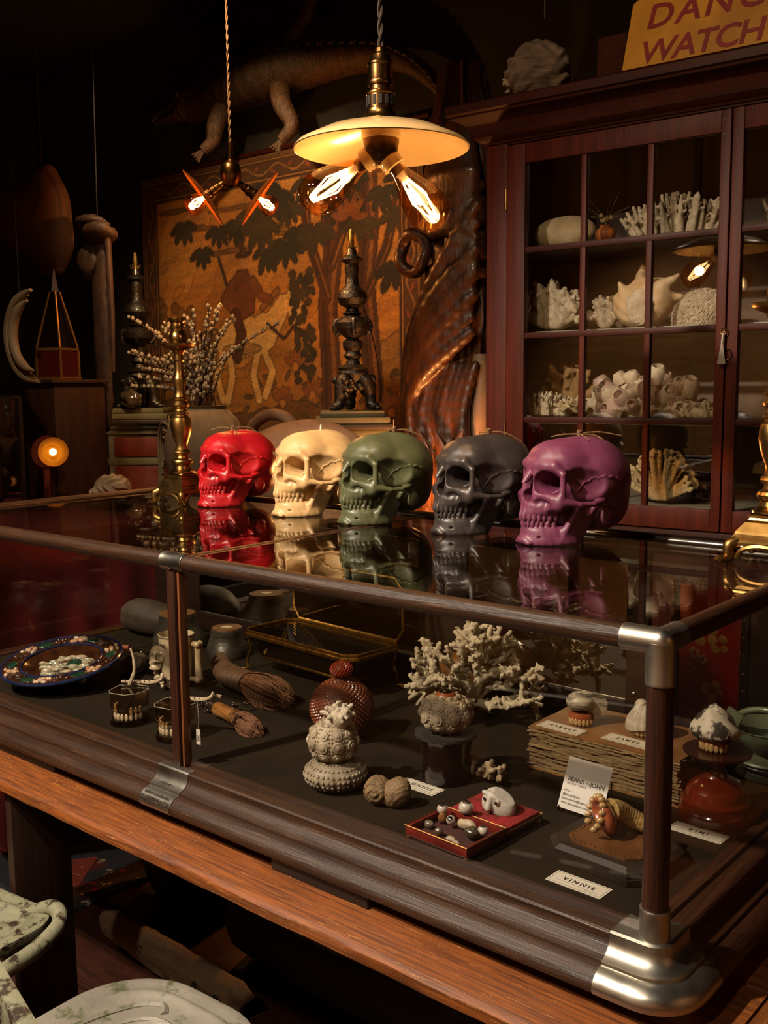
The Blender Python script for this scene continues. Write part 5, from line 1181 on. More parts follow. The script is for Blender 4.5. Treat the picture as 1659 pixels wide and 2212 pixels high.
# conch with horns
co = thing('conch', 'large horned conch shell on the second shelf behind the middle pane', 'shell', cpos(.440, .165, Z3_), (0, 0, .06)); G = grid((-.13, -.09, -.005), (.14, .09, .20), .0036)
F_ = d_ell(G, (0, 0, .068), (.088, .06, .068)); F_ = smin(F_, d_ell(G, (.03, .01, .09), (.06, .05, .06)), .02)
for a, b_, r0 in (((-.04, 0, .09), (-.105, -.01, .095), .030), ((-.005, 0, .12), (.0, 0, .185), .030), ((.05, 0, .115), (.11, 0, .15), .024), ((.06, .02, .09), (.12, .02, .09), .02), ((-.045, -.02, .11), (-.06, -.03, .135), .016), ((.03, -.03, .12), (.045, -.04, .15), .014)): F_ = smin(F_, d_cap(G, a, b_, r0, .006), .014)
F_ = F_ + .002 * np.sin(G[0] * 90 + G[2] * 60) * np.sin(G[2] * 110 + 2 * np.sin(G[1] * 60)); F_ = np.maximum(F_, -(G[2] - .0008)); V_, Q_ = sn_mesh(F_, (-.13, -.09, -.005), .0036); cm = np_mesh('conch_body', V_, Q_)
link('conch_body', cm, mat('peach_shell', '#a88a62', '#b8a584', rough=.5, scale=9, bump=.2), co)
lump('lip_crust', (.042, .016, .052), mat('crusty_lip', '#b0a48e', '#8f8068', rough=.8, scale=30, bump=.6), co, 6, .12, 3, loc=(.012, -.052, .062))
# brain coral
br = thing('brain_coral', 'grooved brain coral dome on the second shelf behind the third pane', 'coral', cpos(.625, .17, Z3_), (0, 0, .06)); G = grid((-.105, -.075, -.004), (.105, .075, .12), .0020)
F_ = d_ell(G, (0, 0, .02), (.092, .062, .088)); w_ = np.sin(G[0] * 430 + 3.4 * np.sin(G[2] * 190 + 2.2 * np.sin(G[0] * 110)) + 2.4 * np.sin(G[1] * 210)); F_ = F_ + .0026 * w_; F_ = np.maximum(F_, -(G[2] - .0008)); V_, Q_ = sn_mesh(F_, (-.105, -.075, -.004), .0020); link('grooved_dome', np_mesh('grooved_dome', V_, Q_), mat('greyish_coral', '#9a8f7a', '#857a64', rough=.8, scale=30), br)
plate_coral('lettuce_coral', 'brown leafy coral at the back of the third shelf behind the first pane', .165, .24, Z2_, .10, .155, 9, mat('brown_coral', '#806236', '#5f4522', rough=.7, scale=30, bump=.3), fr=5, thick=.015, lean=.1)
finger_coral('branch_coral', 'white bushy coral at the front of the third shelf behind the first pane', .145, .12, Z2_, .085, .035, .075, 60, 8, .0065, CORC, .003)
rs = np.random.RandomState(14); caps = []
for k in range(16): caps += coral_caps(rs, (rs.uniform(-.035, .035), rs.uniform(-.025, .025), .012), (rs.normal(), rs.normal(), .7), .03, .0075, 1, .8, (2, 2), .9, .2)
caps = [c for c in caps if min(c[0][2] - c[2], c[1][2] - c[3]) > -.008]
o = link('knot_coral', caps_mesh('knot_coral', caps, .003, .002), mat('tan_coral', '#a0906e', '#7c6c4c', rough=.8, scale=40, bump=.3), None, cpos(.262, .085, Z2_ + .008)); tag(o, 'tangle of tan knotted coral on the third shelf beside the barnacles', 'coral', 'corals in the cabinet')
bn = thing('barnacle_cluster', 'big cluster of mauve and cream barnacles on the third shelf', 'barnacles', cpos(.46, .16, Z2_), (0, 0, .06)); BAR = mat('mauve_barnacle', '#8a6e66', '#a8987f', rough=.7, scale=14, stretch=(1, 1, 3), bump=.3); BAR2 = mat('cream_barnacle', '#b3a58c', '#8f7f68', rough=.7, scale=14, bump=.3)
lump('barnacle_base', (.15, .06, .075), BAR2, bn, 5, .14, 1.6, loc=(0, .02, .045), flatz=-.044); rs = random.Random(8)
_bm = []
for mm_ in (BAR, BAR2):
    q = MB(); n = 14; V = []; F = []; pr = [(.030, 0), (.029, .012), (.024, .026), (.018, .036), (.0145, .038), (.0125, .030), (.010, .018)]
    for (r_, z_) in pr:
        for i in range(n): a = 2 * PI * i / n; w = 1 + .09 * math.cos(a * 6); V.append((r_ * w * math.cos(a), r_ * w * math.sin(a), z_))
    for j in range(len(pr) - 1):
        for i in range(n): F.append((j * n + i, j * n + (i + 1) % n, (j + 1) * n + (i + 1) % n, (j + 1) * n + i))
    F.append(tuple((len(pr) - 1) * n + i for i in range(n))); me = q.add(V, F).mesh('barnacle', True, 50); me.materials.append(mm_); _bm.append(me)
for k in range(46):
    x = rs.uniform(-.155, .155); hgt = .10 * (1 - .5 * (x / .16) ** 2); t = rs.uniform(.0, 1.25); nrm = Vector((x * 3.0 + rs.uniform(-.4, .4), -math.cos(t), math.sin(t) + .1)).normalized(); p = Vector((x * .95, .02 - .058 * math.cos(t), .02 + hgt * math.sin(t)))
    o = link('barnacle', _bm[0 if rs.random() < .55 else 1], None, bn, p, nrm.to_track_quat('Z', 'Y').to_euler()); s_ = rs.uniform(.6, 1.15); o.scale = (s_, s_, s_ * 1.15)
finger_coral('branch_coral', 'low white coral at the right end of the third shelf', .664, .085, Z2_, .06, .03, .05, 40, 12, .0065, CORC, .003)
plate_coral('fan_coral', 'cream fan coral on the bottom shelf behind the third pane', .52, .15, Z1_, .115, .165, 18, mat('cream_fan_coral', '#a08f66', '#7f6e48', rough=.8, scale=50, bump=.4), fr=24, thick=.0056, res=.003)
finger_coral('branch_coral', 'pale coral on the top shelf behind the right door', .86, .16, Z4_, .05, .04, .10, 30, 31, .009)
o = lump('seashell', (.05, .035, .045), mat('peach_shell'), None, 9, .15, 2, loc=cpos(.86, .16, Z2_ + .043), flatz=-.041); tag(o, 'tan shell on the third shelf behind the right door', 'shell')
o = lump('seashell', (.055, .04, .05), mat('peach_shell'), None, 12, .15, 2, loc=cpos(.87, .16, Z1_ + .048), flatz=-.046); tag(o, 'tan shell on the bottom shelf behind the right door', 'shell')
o = lump('seashell', (.05, .035, .04), mat('pale_limestone'), None, 15, .15, 2, loc=cpos(.85, .17, Z3_ + .038), flatz=-.037); tag(o, 'pale shell on the second shelf behind the right door', 'shell')

# ---------------------------------------------------------------- on top of the cabinet
ZK = 2.357
wn = thing('wasp_nest', 'grey-brown papery wasp nest ball on top of the cabinet', 'wasp nest', cpos(.165, .02, ZK)); G = grid((-.12, -.12, -.004), (.12, .12, .19), .0032)
F_ = d_ell(G, (0, 0, .078), (.096, .092, .086)); th_ = np.arctan2(G[2] - .06, G[0]); F_ = F_ + .0035 * np.sin(G[0] * 110 + 3 * np.sin(G[2] * 60) + G[1] * 40) + .003 * np.sin(G[2] * 150 + 2.5 * np.sin(G[0] * 45 + G[1] * 50)); F_ = np.maximum(F_, -(G[2] - .0008)); V_, Q_ = sn_mesh(F_, (-.12, -.12, -.004), .0032)
link('paper_shell', np_mesh('paper_shell', V_, Q_), mat('wasp_paper', '#6f5c4a', '#4e3f32', rough=.95, scale=16, stretch=(1, 1, 5), bump=.4), wn); rs = np.random.RandomState(2); caps = []
for k in range(16): a = rs.uniform(2.2, 4.0); z_ = rs.uniform(.02, .10); p = np.array((.09 * math.cos(a), .085 * math.sin(a), z_)); caps.append((p, p + np.array((-.012, -.004, .004)) + rs.normal(size=3) * .004, .006, .003))
link('ragged_edge', caps_mesh('ragged_edge', caps, .002, .002), mat('wasp_paper_light', '#8a7862', '#6a5a48', rough=.95, scale=30), wn)
cr = thing('ceiling_cord', 'thin cord hanging from the ceiling above the wasp nest', 'cord', cpos(.13, .12, 2.62)); MB().tube([(0, 0, 0), (0, 0, RZ - 2.62)], .0022, 5).obj('cord', mat('grey_cord', '#4a4038', rough=.9), cr); MB().lathe([(.012, RZ - 2.62 - .012), (.012, RZ - 2.6205)], 10).obj('ceiling_hook', mat('dark_screw'), cr)
o = MB().box(-.045, .045, -.02, .02, 0.0005, .125, bev=.004).obj('wood_block', mat('chipped_brown_block', '#3a1c0e', '#241108', rough=.8, spec=.05, scale=8, c3='#6a4a34', wear=-.03, wscale=40, bump=.3), None, loc=cpos(.412, .005, ZK), rot=(0, 0, .0617)); tag(o, 'chipped brown wooden block beside the danger sign', 'wood block')
sg = thing('warning_sign', 'yellow painted warning sign with red lettering leaning on the cabinet top', 'sign', cpos(.462, -.055, ZK + .0045), (0, 0, .0617)); SY = mat('yellow_sign_paint', '#b07a10', '#94620c', rough=.5, scale=6, c3='#6e4a14', wear=-.03, wscale=14); SR = mat('red_sign_paint', '#7a1410', '#64100c', rough=.5, scale=20)
A = Matrix.Rotation(-.30 + PI / 2, 4, 'X')
poly = [(.0, -.0), (.98, -.0), (.98, .190), (.965, .207), (.02, .207), (.004, .194)]
MB().prism(poly, -.004, .004, A @ Matrix.Translation((0, 0.006, 0))).obj('sign_board', SY, sg, smooth=False)
for txt, sz, x, y, sp in (('DANGER', .100, .050, .145, 1.16), ('WATCH YOUR STEP', .092, .045, .042, .92)):
    me = text_mesh(txt, sz, .0006, 'LEFT', bold=.0015, space=sp, shear=.12); o = link('lettering', me, SR, sg); o.matrix_local = A @ Matrix.Translation((x, y, .0048))
bs = thing('basket', 'dim brown woven basket behind the danger sign', 'basket', cpos(.60, .26, ZK)); b = MB(); b.lathe([(0, .001), (.10, .001), (.13, .09), (.14, .19), (.13, .19), (.12, .09), (.09, .012), (0, .012)], 28); b.obj('basket_wall', mat('brown_wicker', '#3a2413', '#22140a', rough=.8, kind='voronoi', scale=30, bump=.6, bscale=60), bs)
# ---------------------------------------------------------------- tapestry (woven picture in vertex colours)
def tapestry():
    X0_, X1_, Z0_, Z1_ = -4.30, -2.29, .72, 2.67; nx, nz = 330, 320
    xs = np.linspace(X0_, X1_, nx); zs = np.linspace(Z0_, Z1_, nz); XX, ZZ = np.meshgrid(xs, zs, indexing='ij')
    def hx(c): return np.array(srgb(c)[:3])
    rs = np.random.RandomState(7)
    def nz_(f, s):
        r = np.random.RandomState(s); o = np.zeros_like(XX)
        for k in range(6): d = r.normal(size=2) * f * 1.5 ** k; o += np.sin(XX * d[0] + ZZ * d[1] + r.uniform(0, 6)) / 1.4 ** k
        return o / 2
    C = np.zeros((nx, nz, 3)) + hx('#a26a2a')
    def put(mask, c, a=1.0): C[mask] = C[mask] * (1 - a) + hx(c) * a
    n1 = nz_(5, 1); put(n1 > .45, '#8e5a22', .5); put(n1 < -.5, '#b47c38', .5)
    def inpoly(P):
        m = np.zeros(XX.shape, bool); k = len(P)
        for i in range(k):
            (xa, za), (xb, zb) = P[i], P[(i + 1) % k]; c = ((za > ZZ) != (zb > ZZ)) & (XX < (xb - xa) * (ZZ - za) / (zb - za + 1e-9) + xa); m ^= c
        return m
    def ell(cx, cz, rx, rz, a=0): dx, dz = XX - cx, ZZ - cz; u, v = dx * math.cos(a) + dz * math.sin(a), -dx * math.sin(a) + dz * math.cos(a); return (u / rx) ** 2 + (v / rz) ** 2 < 1
    def stroke(P, w):
        m = np.zeros(XX.shape, bool)
        for a, b in zip(P[:-1], P[1:]):
            ax, az, bx, bz = *a, *b; L2 = (bx - ax) ** 2 + (bz - az) ** 2 + 1e-9; t = np.clip(((XX - ax) * (bx - ax) + (ZZ - az) * (bz - az)) / L2, 0, 1); m |= np.hypot(XX - ax - t * (bx - ax), ZZ - az - t * (bz - az)) < w
        return m
    # clouds, far trees, hill, ground
    for k in range(14): put(ell(rs.uniform(-4.1, -3.0), rs.uniform(2.2, 2.55), rs.uniform(.08, .2), .012), '#5c3812', .7)
    put((ZZ < 1.80 + .05 * n1) & (XX < -3.7), '#5e3c16', .55); put((ZZ < 1.75 + .04 * nz_(9, 3)) & (XX > -2.62), '#7c5220', .8)
    put(inpoly([(-3.5, 1.62), (-3.3, 1.74), (-3.08, 1.69), (-2.9, 1.53), (-2.85, 1.3), (-4.3, 1.3), (-4.3, 1.58), (-3.87, 1.62)]), '#8f5c1e', .8)
    put(ZZ < 1.42 + .05 * n1, '#5a3612', .9); put(ZZ < 1.2 + .05 * n1, '#3c240e', .9)
    for k in range(60): x = rs.uniform(-4.25, -2.4); z = rs.uniform(1.25, 1.6); put(ell(x, z, .03, .012, rs.uniform(-1, 1)), '#46300f', .7)
    for k in range(40): put(ell(rs.uniform(-4.25, -3.85), rs.uniform(1.6, 2.0), .035, .03), '#4a3012', .6)
    # horse
    H1 = '#c49a5c'; put(ell(-3.52, 1.78, .19, .11, .15), H1); put(ell(-3.33, 1.80, .10, .10), H1); put(inpoly([(-3.36, 1.85), (-3.20, 1.98), (-3.10, 1.98), (-3.16, 1.86), (-3.26, 1.74)]), H1); put(ell(-3.09, 1.90, .055, .085, .35), H1); put(inpoly([(-3.15, 1.98), (-3.13, 2.04), (-3.10, 1.98)]), H1)
    for P in ([(-3.34, 1.72), (-3.27, 1.60), (-3.33, 1.48)], [(-3.38, 1.70), (-3.42, 1.58), (-3.38, 1.46)], [(-3.64, 1.72), (-3.70, 1.58), (-3.66, 1.46)], [(-3.60, 1.72), (-3.58, 1.58), (-3.62, 1.45)]): put(stroke(P, .026), H1)
    put(stroke([(-3.70, 1.80), (-3.79, 1.72), (-3.80, 1.55)], .03), '#6b4218'); put(stroke([(-3.34, 1.92), (-3.22, 2.0)], .018), '#7a4e20'); put(stroke([(-3.30, 1.84), (-3.18, 1.76), (-3.08, 1.84)], .007), '#3c1e0c'); put(ell(-3.50, 1.72, .15, .03), '#7c5222', .7)
    # rider
    put(inpoly([(-3.60, 1.92), (-3.58, 2.06), (-3.52, 2.12), (-3.44, 2.12), (-3.38, 2.02), (-3.40, 1.90), (-3.5, 1.86)]), '#5e3014'); put(stroke([(-3.40, 2.06), (-3.34, 1.98), (-3.28, 1.96)], .026), '#6a3a18'); put(stroke([(-3.56, 2.05), (-3.62, 1.98), (-3.56, 1.93)], .03), '#6a3a18'); put(stroke([(-3.54, 1.90), (-3.50, 1.80), (-3.54, 1.68)], .035), '#4a2410'); put(stroke([(-3.66, 2.2), (-3.6, 2.05)], .008), '#3c2410')
    put(ell(-3.465, 2.165, .032, .04), '#9a6a38'); put(ell(-3.465, 2.20, .065, .016, .1), '#3c1c0c'); put(stroke([(-3.47, 2.21), (-3.50, 2.30), (-3.54, 2.32)], .016), '#4a2812')
    # trunks
    for P, w in (([(-2.86, 1.25), (-2.85, 1.6), (-2.87, 1.9), (-2.83, 2.15), (-2.86, 2.6)], .062), ([(-2.87, 1.95), (-3.0, 2.25), (-3.02, 2.5)], .03), ([(-2.84, 2.1), (-2.74, 2.3), (-2.70, 2.6)], .032), ([(-2.57, 1.3), (-2.60, 1.7), (-2.63, 2.0), (-2.60, 2.25), (-2.62, 2.6)], .055), ([(-2.62, 1.95), (-2.50, 2.15), (-2.44, 2.35)], .026)):
        put(stroke(P, w), '#4c2610'); put(stroke([(a + w * .35, b) for a, b in P], w * .28), '#7c4a1e', .8); put(stroke([(a - w * .45, b) for a, b in P], w * .16), '#33190a', .8)
    # leaves
    def leafc(x, z, s, n, c, a0=-PI / 2):
        for k in range(n): a = a0 + (k - (n - 1) / 2) * .55 + rs.normal() * .06; L = s * rs.uniform(.85, 1.1); put(ell(x + math.cos(a) * L * .6, z + math.sin(a) * L * .6, L * .52, L * .2, a), c)
    for (x, z) in ((-3.78, 2.26), (-3.93, 2.41), (-3.65, 2.36), (-3.52, 2.38), (-3.29, 2.22), (-3.15, 2.24), (-3.33, 2.36), (-3.40, 2.42), (-3.07, 2.30), (-2.95, 2.30), (-3.13, 2.42), (-3.2, 2.48), (-2.76, 2.40), (-2.66, 2.30), (-2.45, 2.08), (-2.43, 2.32), (-2.40, 2.48), (-2.74, 2.52), (-3.0, 2.52), (-3.3, 2.54), (-2.52, 2.42)): leafc(x, z, rs.uniform(.10, .14), 5, rs.choice(['#2c2212', '#382a14', '#2a1c0e']))
    for (x, z) in ((-2.92, 2.52), (-2.6, 2.50), (-3.1, 2.56), (-2.72, 2.30), (-3.45, 2.55)): leafc(x, z, .11, 6, '#6a3a14', PI / 2)
    for k in range(60): x = rs.uniform(-3.12, -2.96); z = rs.uniform(1.55, 2.08); put(ell(x, z, .028, .018, rs.uniform(-1.5, 1.5)), rs.choice(['#2e2412', '#3c2c16']))
    for (x, z) in ((-3.1, 1.62), (-2.98, 1.48), (-3.2, 1.44), (-2.42, 1.48), (-2.48, 1.40)):
        leafc(x, z, .08, 5, '#7c4618', PI / 2); put(ell(x, z, .025, .025), '#a3682c')
    # border
    e = np.minimum(np.minimum(XX - X0_, X1_ - XX), np.minimum(ZZ - Z0_, Z1_ - ZZ)); b_ = e < .135; put(b_, '#4c2a0e'); put((e < .128) & (e > .118), '#94602a'); put((e < .036) & (e > .030), '#94602a'); put(e < .03, '#5c3a18')
    s = np.where((XX - X0_ < .135) | (X1_ - XX < .135), ZZ, XX); wv = .077 + .022 * np.sin(s * 26); put(b_ & (np.abs(e - wv) < .009), '#8c5a26'); put(b_ & (np.abs(e - .077 + .018 * np.sin(s * 26)) < .012) & (np.sin(s * 52) > .5), '#7a3c18')
    Lm = C.mean(-1); gx, gz = np.gradient(Lm); ed = np.clip(np.hypot(gx, gz) * 14, 0, .55); C *= (1 - ed)[..., None]
    C *= (1 + .16 * nz_(26, 5) + .14 * nz_(70, 6) + .10 * rs.normal(size=XX.shape))[..., None] * (1 + .04 * np.sin(ZZ * 900))[..., None]
    sh = nz_(14, 8); C[..., 0] *= 1 + .10 * sh; C[..., 2] *= 1 - .15 * sh; C = np.clip(C, 0, 1)
    Yd = 2.428 + .010 * np.sin(XX * 5.0) * np.clip((Z1_ - ZZ) * .8, 0, 1); V = np.stack([XX, Yd, ZZ], -1).reshape(-1, 3)
    i = np.arange(nx - 1)[:, None] * nz + np.arange(nz - 1)[None, :]; Q = np.stack([i, i + nz, i + nz + 1, i + 1], -1).reshape(-1, 4); me = np_mesh('woven_cloth', V, Q)
    ca = me.color_attributes.new('weave', 'FLOAT_COLOR', 'POINT'); ca.data.foreach_set('color', np.concatenate([C.reshape(-1, 3), np.ones((nx * nz, 1))], 1).astype(np.float32).ravel())
    t = thing('tapestry', 'old golden brown tapestry of a rider among trees on the back wall', 'tapestry', (0, 0, 0)); link('woven_cloth', me, mat('tapestry_weave', attr='weave', c2='#b8aa98', rough=.95, scale=260, bump=.3, bscale=500), t)
    MB().tube([(X0_ - .04, 2.428, Z1_ + .012), (X1_ + .04, 2.428, Z1_ + .012)], .014, 8).obj('hanging_rod', MAHX, t)
tapestry()
# ---------------------------------------------------------------- alligator above the tapestry
al = thing('alligator', 'stuffed brown alligator mounted high above the tapestry', 'stuffed animal', (0, 0, 0)); GAT = mat('alligator_hide', '#4c3018', '#28180b', rough=.55, scale=30, stretch=(2.5, 1, 1), bump=.7, bscale=60)
SP = [(-3.975, 2.30, 2.935), (-3.86, 2.30, 2.935), (-3.764, 2.29, 2.93), (-3.66, 2.28, 2.925), (-3.563, 2.27, 2.922), (-3.32, 2.26, 2.945), (-3.092, 2.25, 2.955), (-2.877, 2.26, 2.96), (-2.647, 2.28, 2.95), (-2.432, 2.30, 2.925), (-2.279, 2.31, 2.868), (-2.156, 2.32, 2.772), (-2.075, 2.32, 2.662)]
RD = [.030, .040, .048, .085, .080, .115, .125, .112, .085, .066, .048, .030, .010]
PP = catmull(SP, 8); RR = np.interp(np.linspace(0, len(SP) - 1, len(PP)), range(len(SP)), RD); MB().tube(PP, [r * (1 + .05 * math.sin(i * 2.1)) for i, r in enumerate(RR)], 18, flat=.85).obj('body', GAT, al)
b = MB()
for i in range(14, len(PP) - 3, 2):
    p = Vector(PP[i]); tng = (Vector(PP[i + 1]) - Vector(PP[i - 1])).normalized(); r = RR[i]; up = Vector((0, -.35, 1)); up = (up - tng * up.dot(tng)).normalized(); sd_ = tng.cross(up)
    for w in (-.75, -.4, -.1, .2, .5): n = (up * math.cos(w) + sd_ * math.sin(w)); q = p + n * r * .9; b.tube([q - tng * .012, q + n * r * .14, q + tng * .014], [.011, .004, .009], 5)
b.obj('back_scutes', GAT, al)
for L in ([(-3.36, 2.24, 2.88), (-3.345, 2.17, 2.78), (-3.36, 2.16, 2.70), (-3.40, 2.13, 2.655)], [(-3.36, 2.28, 3.02), (-3.40, 2.30, 3.10), (-3.39, 2.32, 3.16)], [(-2.95, 2.22, 2.88), (-2.87, 2.15, 2.78), (-2.81, 2.15, 2.68), (-2.85, 2.12, 2.615)], [(-2.97, 2.27, 3.02), (-2.89, 2.27, 3.11), (-2.83, 2.3, 3.22), (-2.80, 2.3, 3.29)]):
    m = MB(); P = catmull(L, 4); m.tube(P, list(np.linspace(.055, .026, len(P))), 10); e = Vector(L[-1]); d = (e - Vector(L[-2])).normalized()
    for k in (-.8, -.25, .3, .8): s = d.cross(Vector((0, 1, 0))); m.tube([e, e + d * .03 + s * .02 * k, e + d * .055 + s * .045 * k], [.012, .010, .004], 6)
    m.obj('leg', GAT, al)
m = MB(); m.tube([(-3.70, 2.25, 2.895), (-3.85, 2.27, 2.895), (-3.965, 2.285, 2.905)], [.048, .038, .022], 12, flat=.6); m.obj('lower_jaw', GAT, al); m = MB()
for k in range(9): m.lathe([(.006, 0), (.0005, -.016)], 5, T(-3.95 + .027 * k, 2.262 - .001 * k, 2.915))
m.obj('teeth', TOOTH, al); MB().ball((-3.69, 2.22, 2.985), .018, 10, 8).obj('eye_ridge', GAT, al)

# ---------------------------------------------------------------- carved draped figure beside the cabinet
ST = mat('dark_carved_wood', '#4a2812', '#2c1508', rough=.45, scale=6, stretch=(4, 4, 1), bump=.3, coat=.2); cf = thing('carved_figure', 'dark carved wooden draped figure between tapestry and cabinet', 'sculpture', (-1.83, 2.09, 0)); rs = np.random.RandomState(5)
n, mm_ = 90, 70; V = []; F = []; prof = [(0, .16), (.5, .165), (.9, .17), (1.15, .175), (1.4, .15), (1.6, .135), (1.8, .15), (1.95, .155), (2.1, .15), (2.3, .15), (2.5, .12), (2.62, .08), (2.72, .07)]
for j in range(mm_):
    z = 2.72 * j / (mm_ - 1); r0 = np.interp(z, [p[0] for p in prof], [p[1] for p in prof])
    for i in range(n):
        a = 2 * PI * i / n; sw = 1.6 * max(0, z - 1.2); fold = .022 * math.sin(a * 9 + sw * 2.2 + 1.3 * math.sin(z * 2.3)) + .012 * math.sin(a * 17 - sw * 3 + 2 * math.sin(z * 5)); r = r0 + fold; V.append((r * math.cos(a), r * .8 * math.sin(a), z + .001))
for j in range(mm_ - 1):
    for i in range(n): F.append((j * n + i, j * n + (i + 1) % n, (j + 1) * n + (i + 1) % n, (j + 1) * n + i))
F += [tuple(range(n))[::-1], tuple((mm_ - 1) * n + i for i in range(n))]; MB().add(V, F).obj('robe', ST, cf, angle=60)
caps = []
def chain(P, R_):
    for q in range(len(P) - 1): caps.append((np.array(P[q]), np.array(P[q + 1]), R_[q], R_[q + 1]))
for k in range(13):
    u = k / 12; P = catmull([(-.20 + .03 * rs.normal(), -.07, 1.22 + .25 * u), (-.17 + .02 * rs.normal(), -.11, 1.40 + .27 * u), (-.08 + .05 * u, -.15 - .015 * rs.rand(), 1.56 + .34 * u), (.13 + .03 * u, -.13, 1.72 + .42 * u + .03 * rs.normal())], 6); chain(P, list(np.interp(np.linspace(0, 1, len(P)), [0, .3, .8, 1], [.010, .020, .030, .02]) * rs.uniform(.7, 1.25)))
for k in range(8): z = 1.92 + .042 * k + .01 * rs.normal(); chain(catmull([(-.03, -.12, z), (.06, -.15, z + .03 * math.sin(k * 1.7)), (.16, -.10, z + .03)], 5), [.02] * 16)
for k in range(9):
    x = -.13 + .032 * k; P = catmull([(x, -.12, 1.0), (x + .025 * math.sin(k * 2), -.145, 1.22), (x - .02, -.14, 1.42), (x + .02, -.12, 1.60)], 5); chain(P, list(np.interp(np.linspace(0, 1, len(P)), [0, .5, 1], [.034, .022, .014]) * rs.uniform(.8, 1.2)))
for k in range(9): a = -2.6 + .25 * k; chain([(.03 + .10 * math.cos(a), -.10 + .04 * math.sin(a), 2.10), (.03 + .12 * math.cos(a + .3), -.10 + .05 * math.sin(a), 2.30), (.03 + .07 * math.cos(a + .6), -.08 + .03 * math.sin(a), 2.50)], [.026, .022, .012])
link('drapery', caps_mesh('drapery', caps, .0085, .012), ST, cf)
MB().tube([(-.135 + .062 * math.cos(t), -.14 + .01 * math.sin(3 * t), 2.03 + .072 * math.sin(t)) for t in np.linspace(0, 2 * PI, 25)[:-1]], .024, 10, closed=True).obj('wreath_ring', ST, cf); MB().tube([(-.135 + .062 * math.cos(t), -.150, 2.03 + .072 * math.sin(t)) for t in np.linspace(0, 2 * PI, 25)[:-1]], .012, 8, closed=True).obj('wreath_ring', ST, cf)
for s_, x in ((1, -.09), (1, -.03), (1, .05), (-1, .10)):  # pointed leaves at the foot of the drapery
    P = catmull([(x - .03 * s_, -.17, 1.06), (x, -.20, 1.18), (x + .01, -.21, 1.26), (x - .045 * s_, -.20, 1.36)], 6); MB().tube(P, list(np.interp(np.linspace(0, 1, len(P)), [0, .4, .8, 1], [.035, .036, .020, .003])), 10, flat=.35, ref=(0, 1, 0)).obj('leaf', ST, cf)
MB().lathe([(.05, 0), (.055, .2), (.045, .42), (.03, .5)], 18, T(.13, -.06, 1.14)).obj('pale_sleeve', mat('pale_worn_wood', '#7a6248', '#5c4630', rough=.6, scale=6), cf)

# ---------------------------------------------------------------- painted plinths, black carved lamp bases
PGR = mat('grey_green_paint', '#5c5a44', '#4a4836', rough=.6, scale=8); PRD = mat('dull_red_paint', '#5e1c12', '#48140d', rough=.55, scale=8, c3='#7a3a20', wear=-.03, wscale=20); PDK = mat('dark_plinth_paint', '#2a2118', '#1d1610', rough=.6, scale=8)
def plinth(label, x, y, rot, w=.19):
    p = thing('plinth', label, 'plinth', (x, y, 0), (0, 0, rot), 'painted wooden plinths before the tapestry')
    MB().box(-w * .8, w * .8, -w * .8, w * .8, .10, 1.30).obj('shaft', PGR, p, smooth=False); MB().box(-w, w, -w, w, 0.0005, .10, bev=.006).obj('foot', PGR, p)
    for z0, z1, k in ((1.30, 1.325, .88), (1.326, 1.35, .96), (1.351, 1.372, 1.08), (1.373, 1.40, 1.0), (1.401, 1.425, .86)): MB().box(-w * k, w * k, -w * k, w * k, z0, z1, bev=.006).obj('cap_moulding', PGR if k != 1.08 else PDK, p)
    for a in range(4):
        for z0, z1 in ((1.19, 1.285), (.16, 1.145)): MB().box(-w * .64, w * .64, -w * .80 - .0045, -w * .80 - .0002, z0, z1, bev=.002).obj('red_panel', PRD, p, rot=(0, 0, a * PI / 2))
        MB().box(-w * .82, w * .82, -w * .83, -w * .81, 1.15, 1.183, bev=.003).obj('waist_band', PGR, p, rot=(0, 0, a * PI / 2))
    t = MB(); t.tube([(w * 1.08, -w * 1.09, 1.39), (w * 1.09, -w * 1.11, 1.27)], .0015, 4); t.obj('tag_string', mat('white_string'), p); MB().box(w * 1.09 - .02, w * 1.09 + .02, -w * 1.115 - .001, -w * 1.115 + .001, 1.22, 1.272).obj('price_tag', CARD, p, smooth=False); return p
plinth('grey-green plinth with red panels carrying the black lamp base beside the figure', -2.275, 1.93, .75, .15); plinth('grey-green plinth with red panels at the left behind the pussy willow', -3.70, 1.93, .70, .165)
BLK = mat('black_carved_wood', '#1e1712', '#110d0a', rough=.4, scale=20, bump=.5, coat=.2)
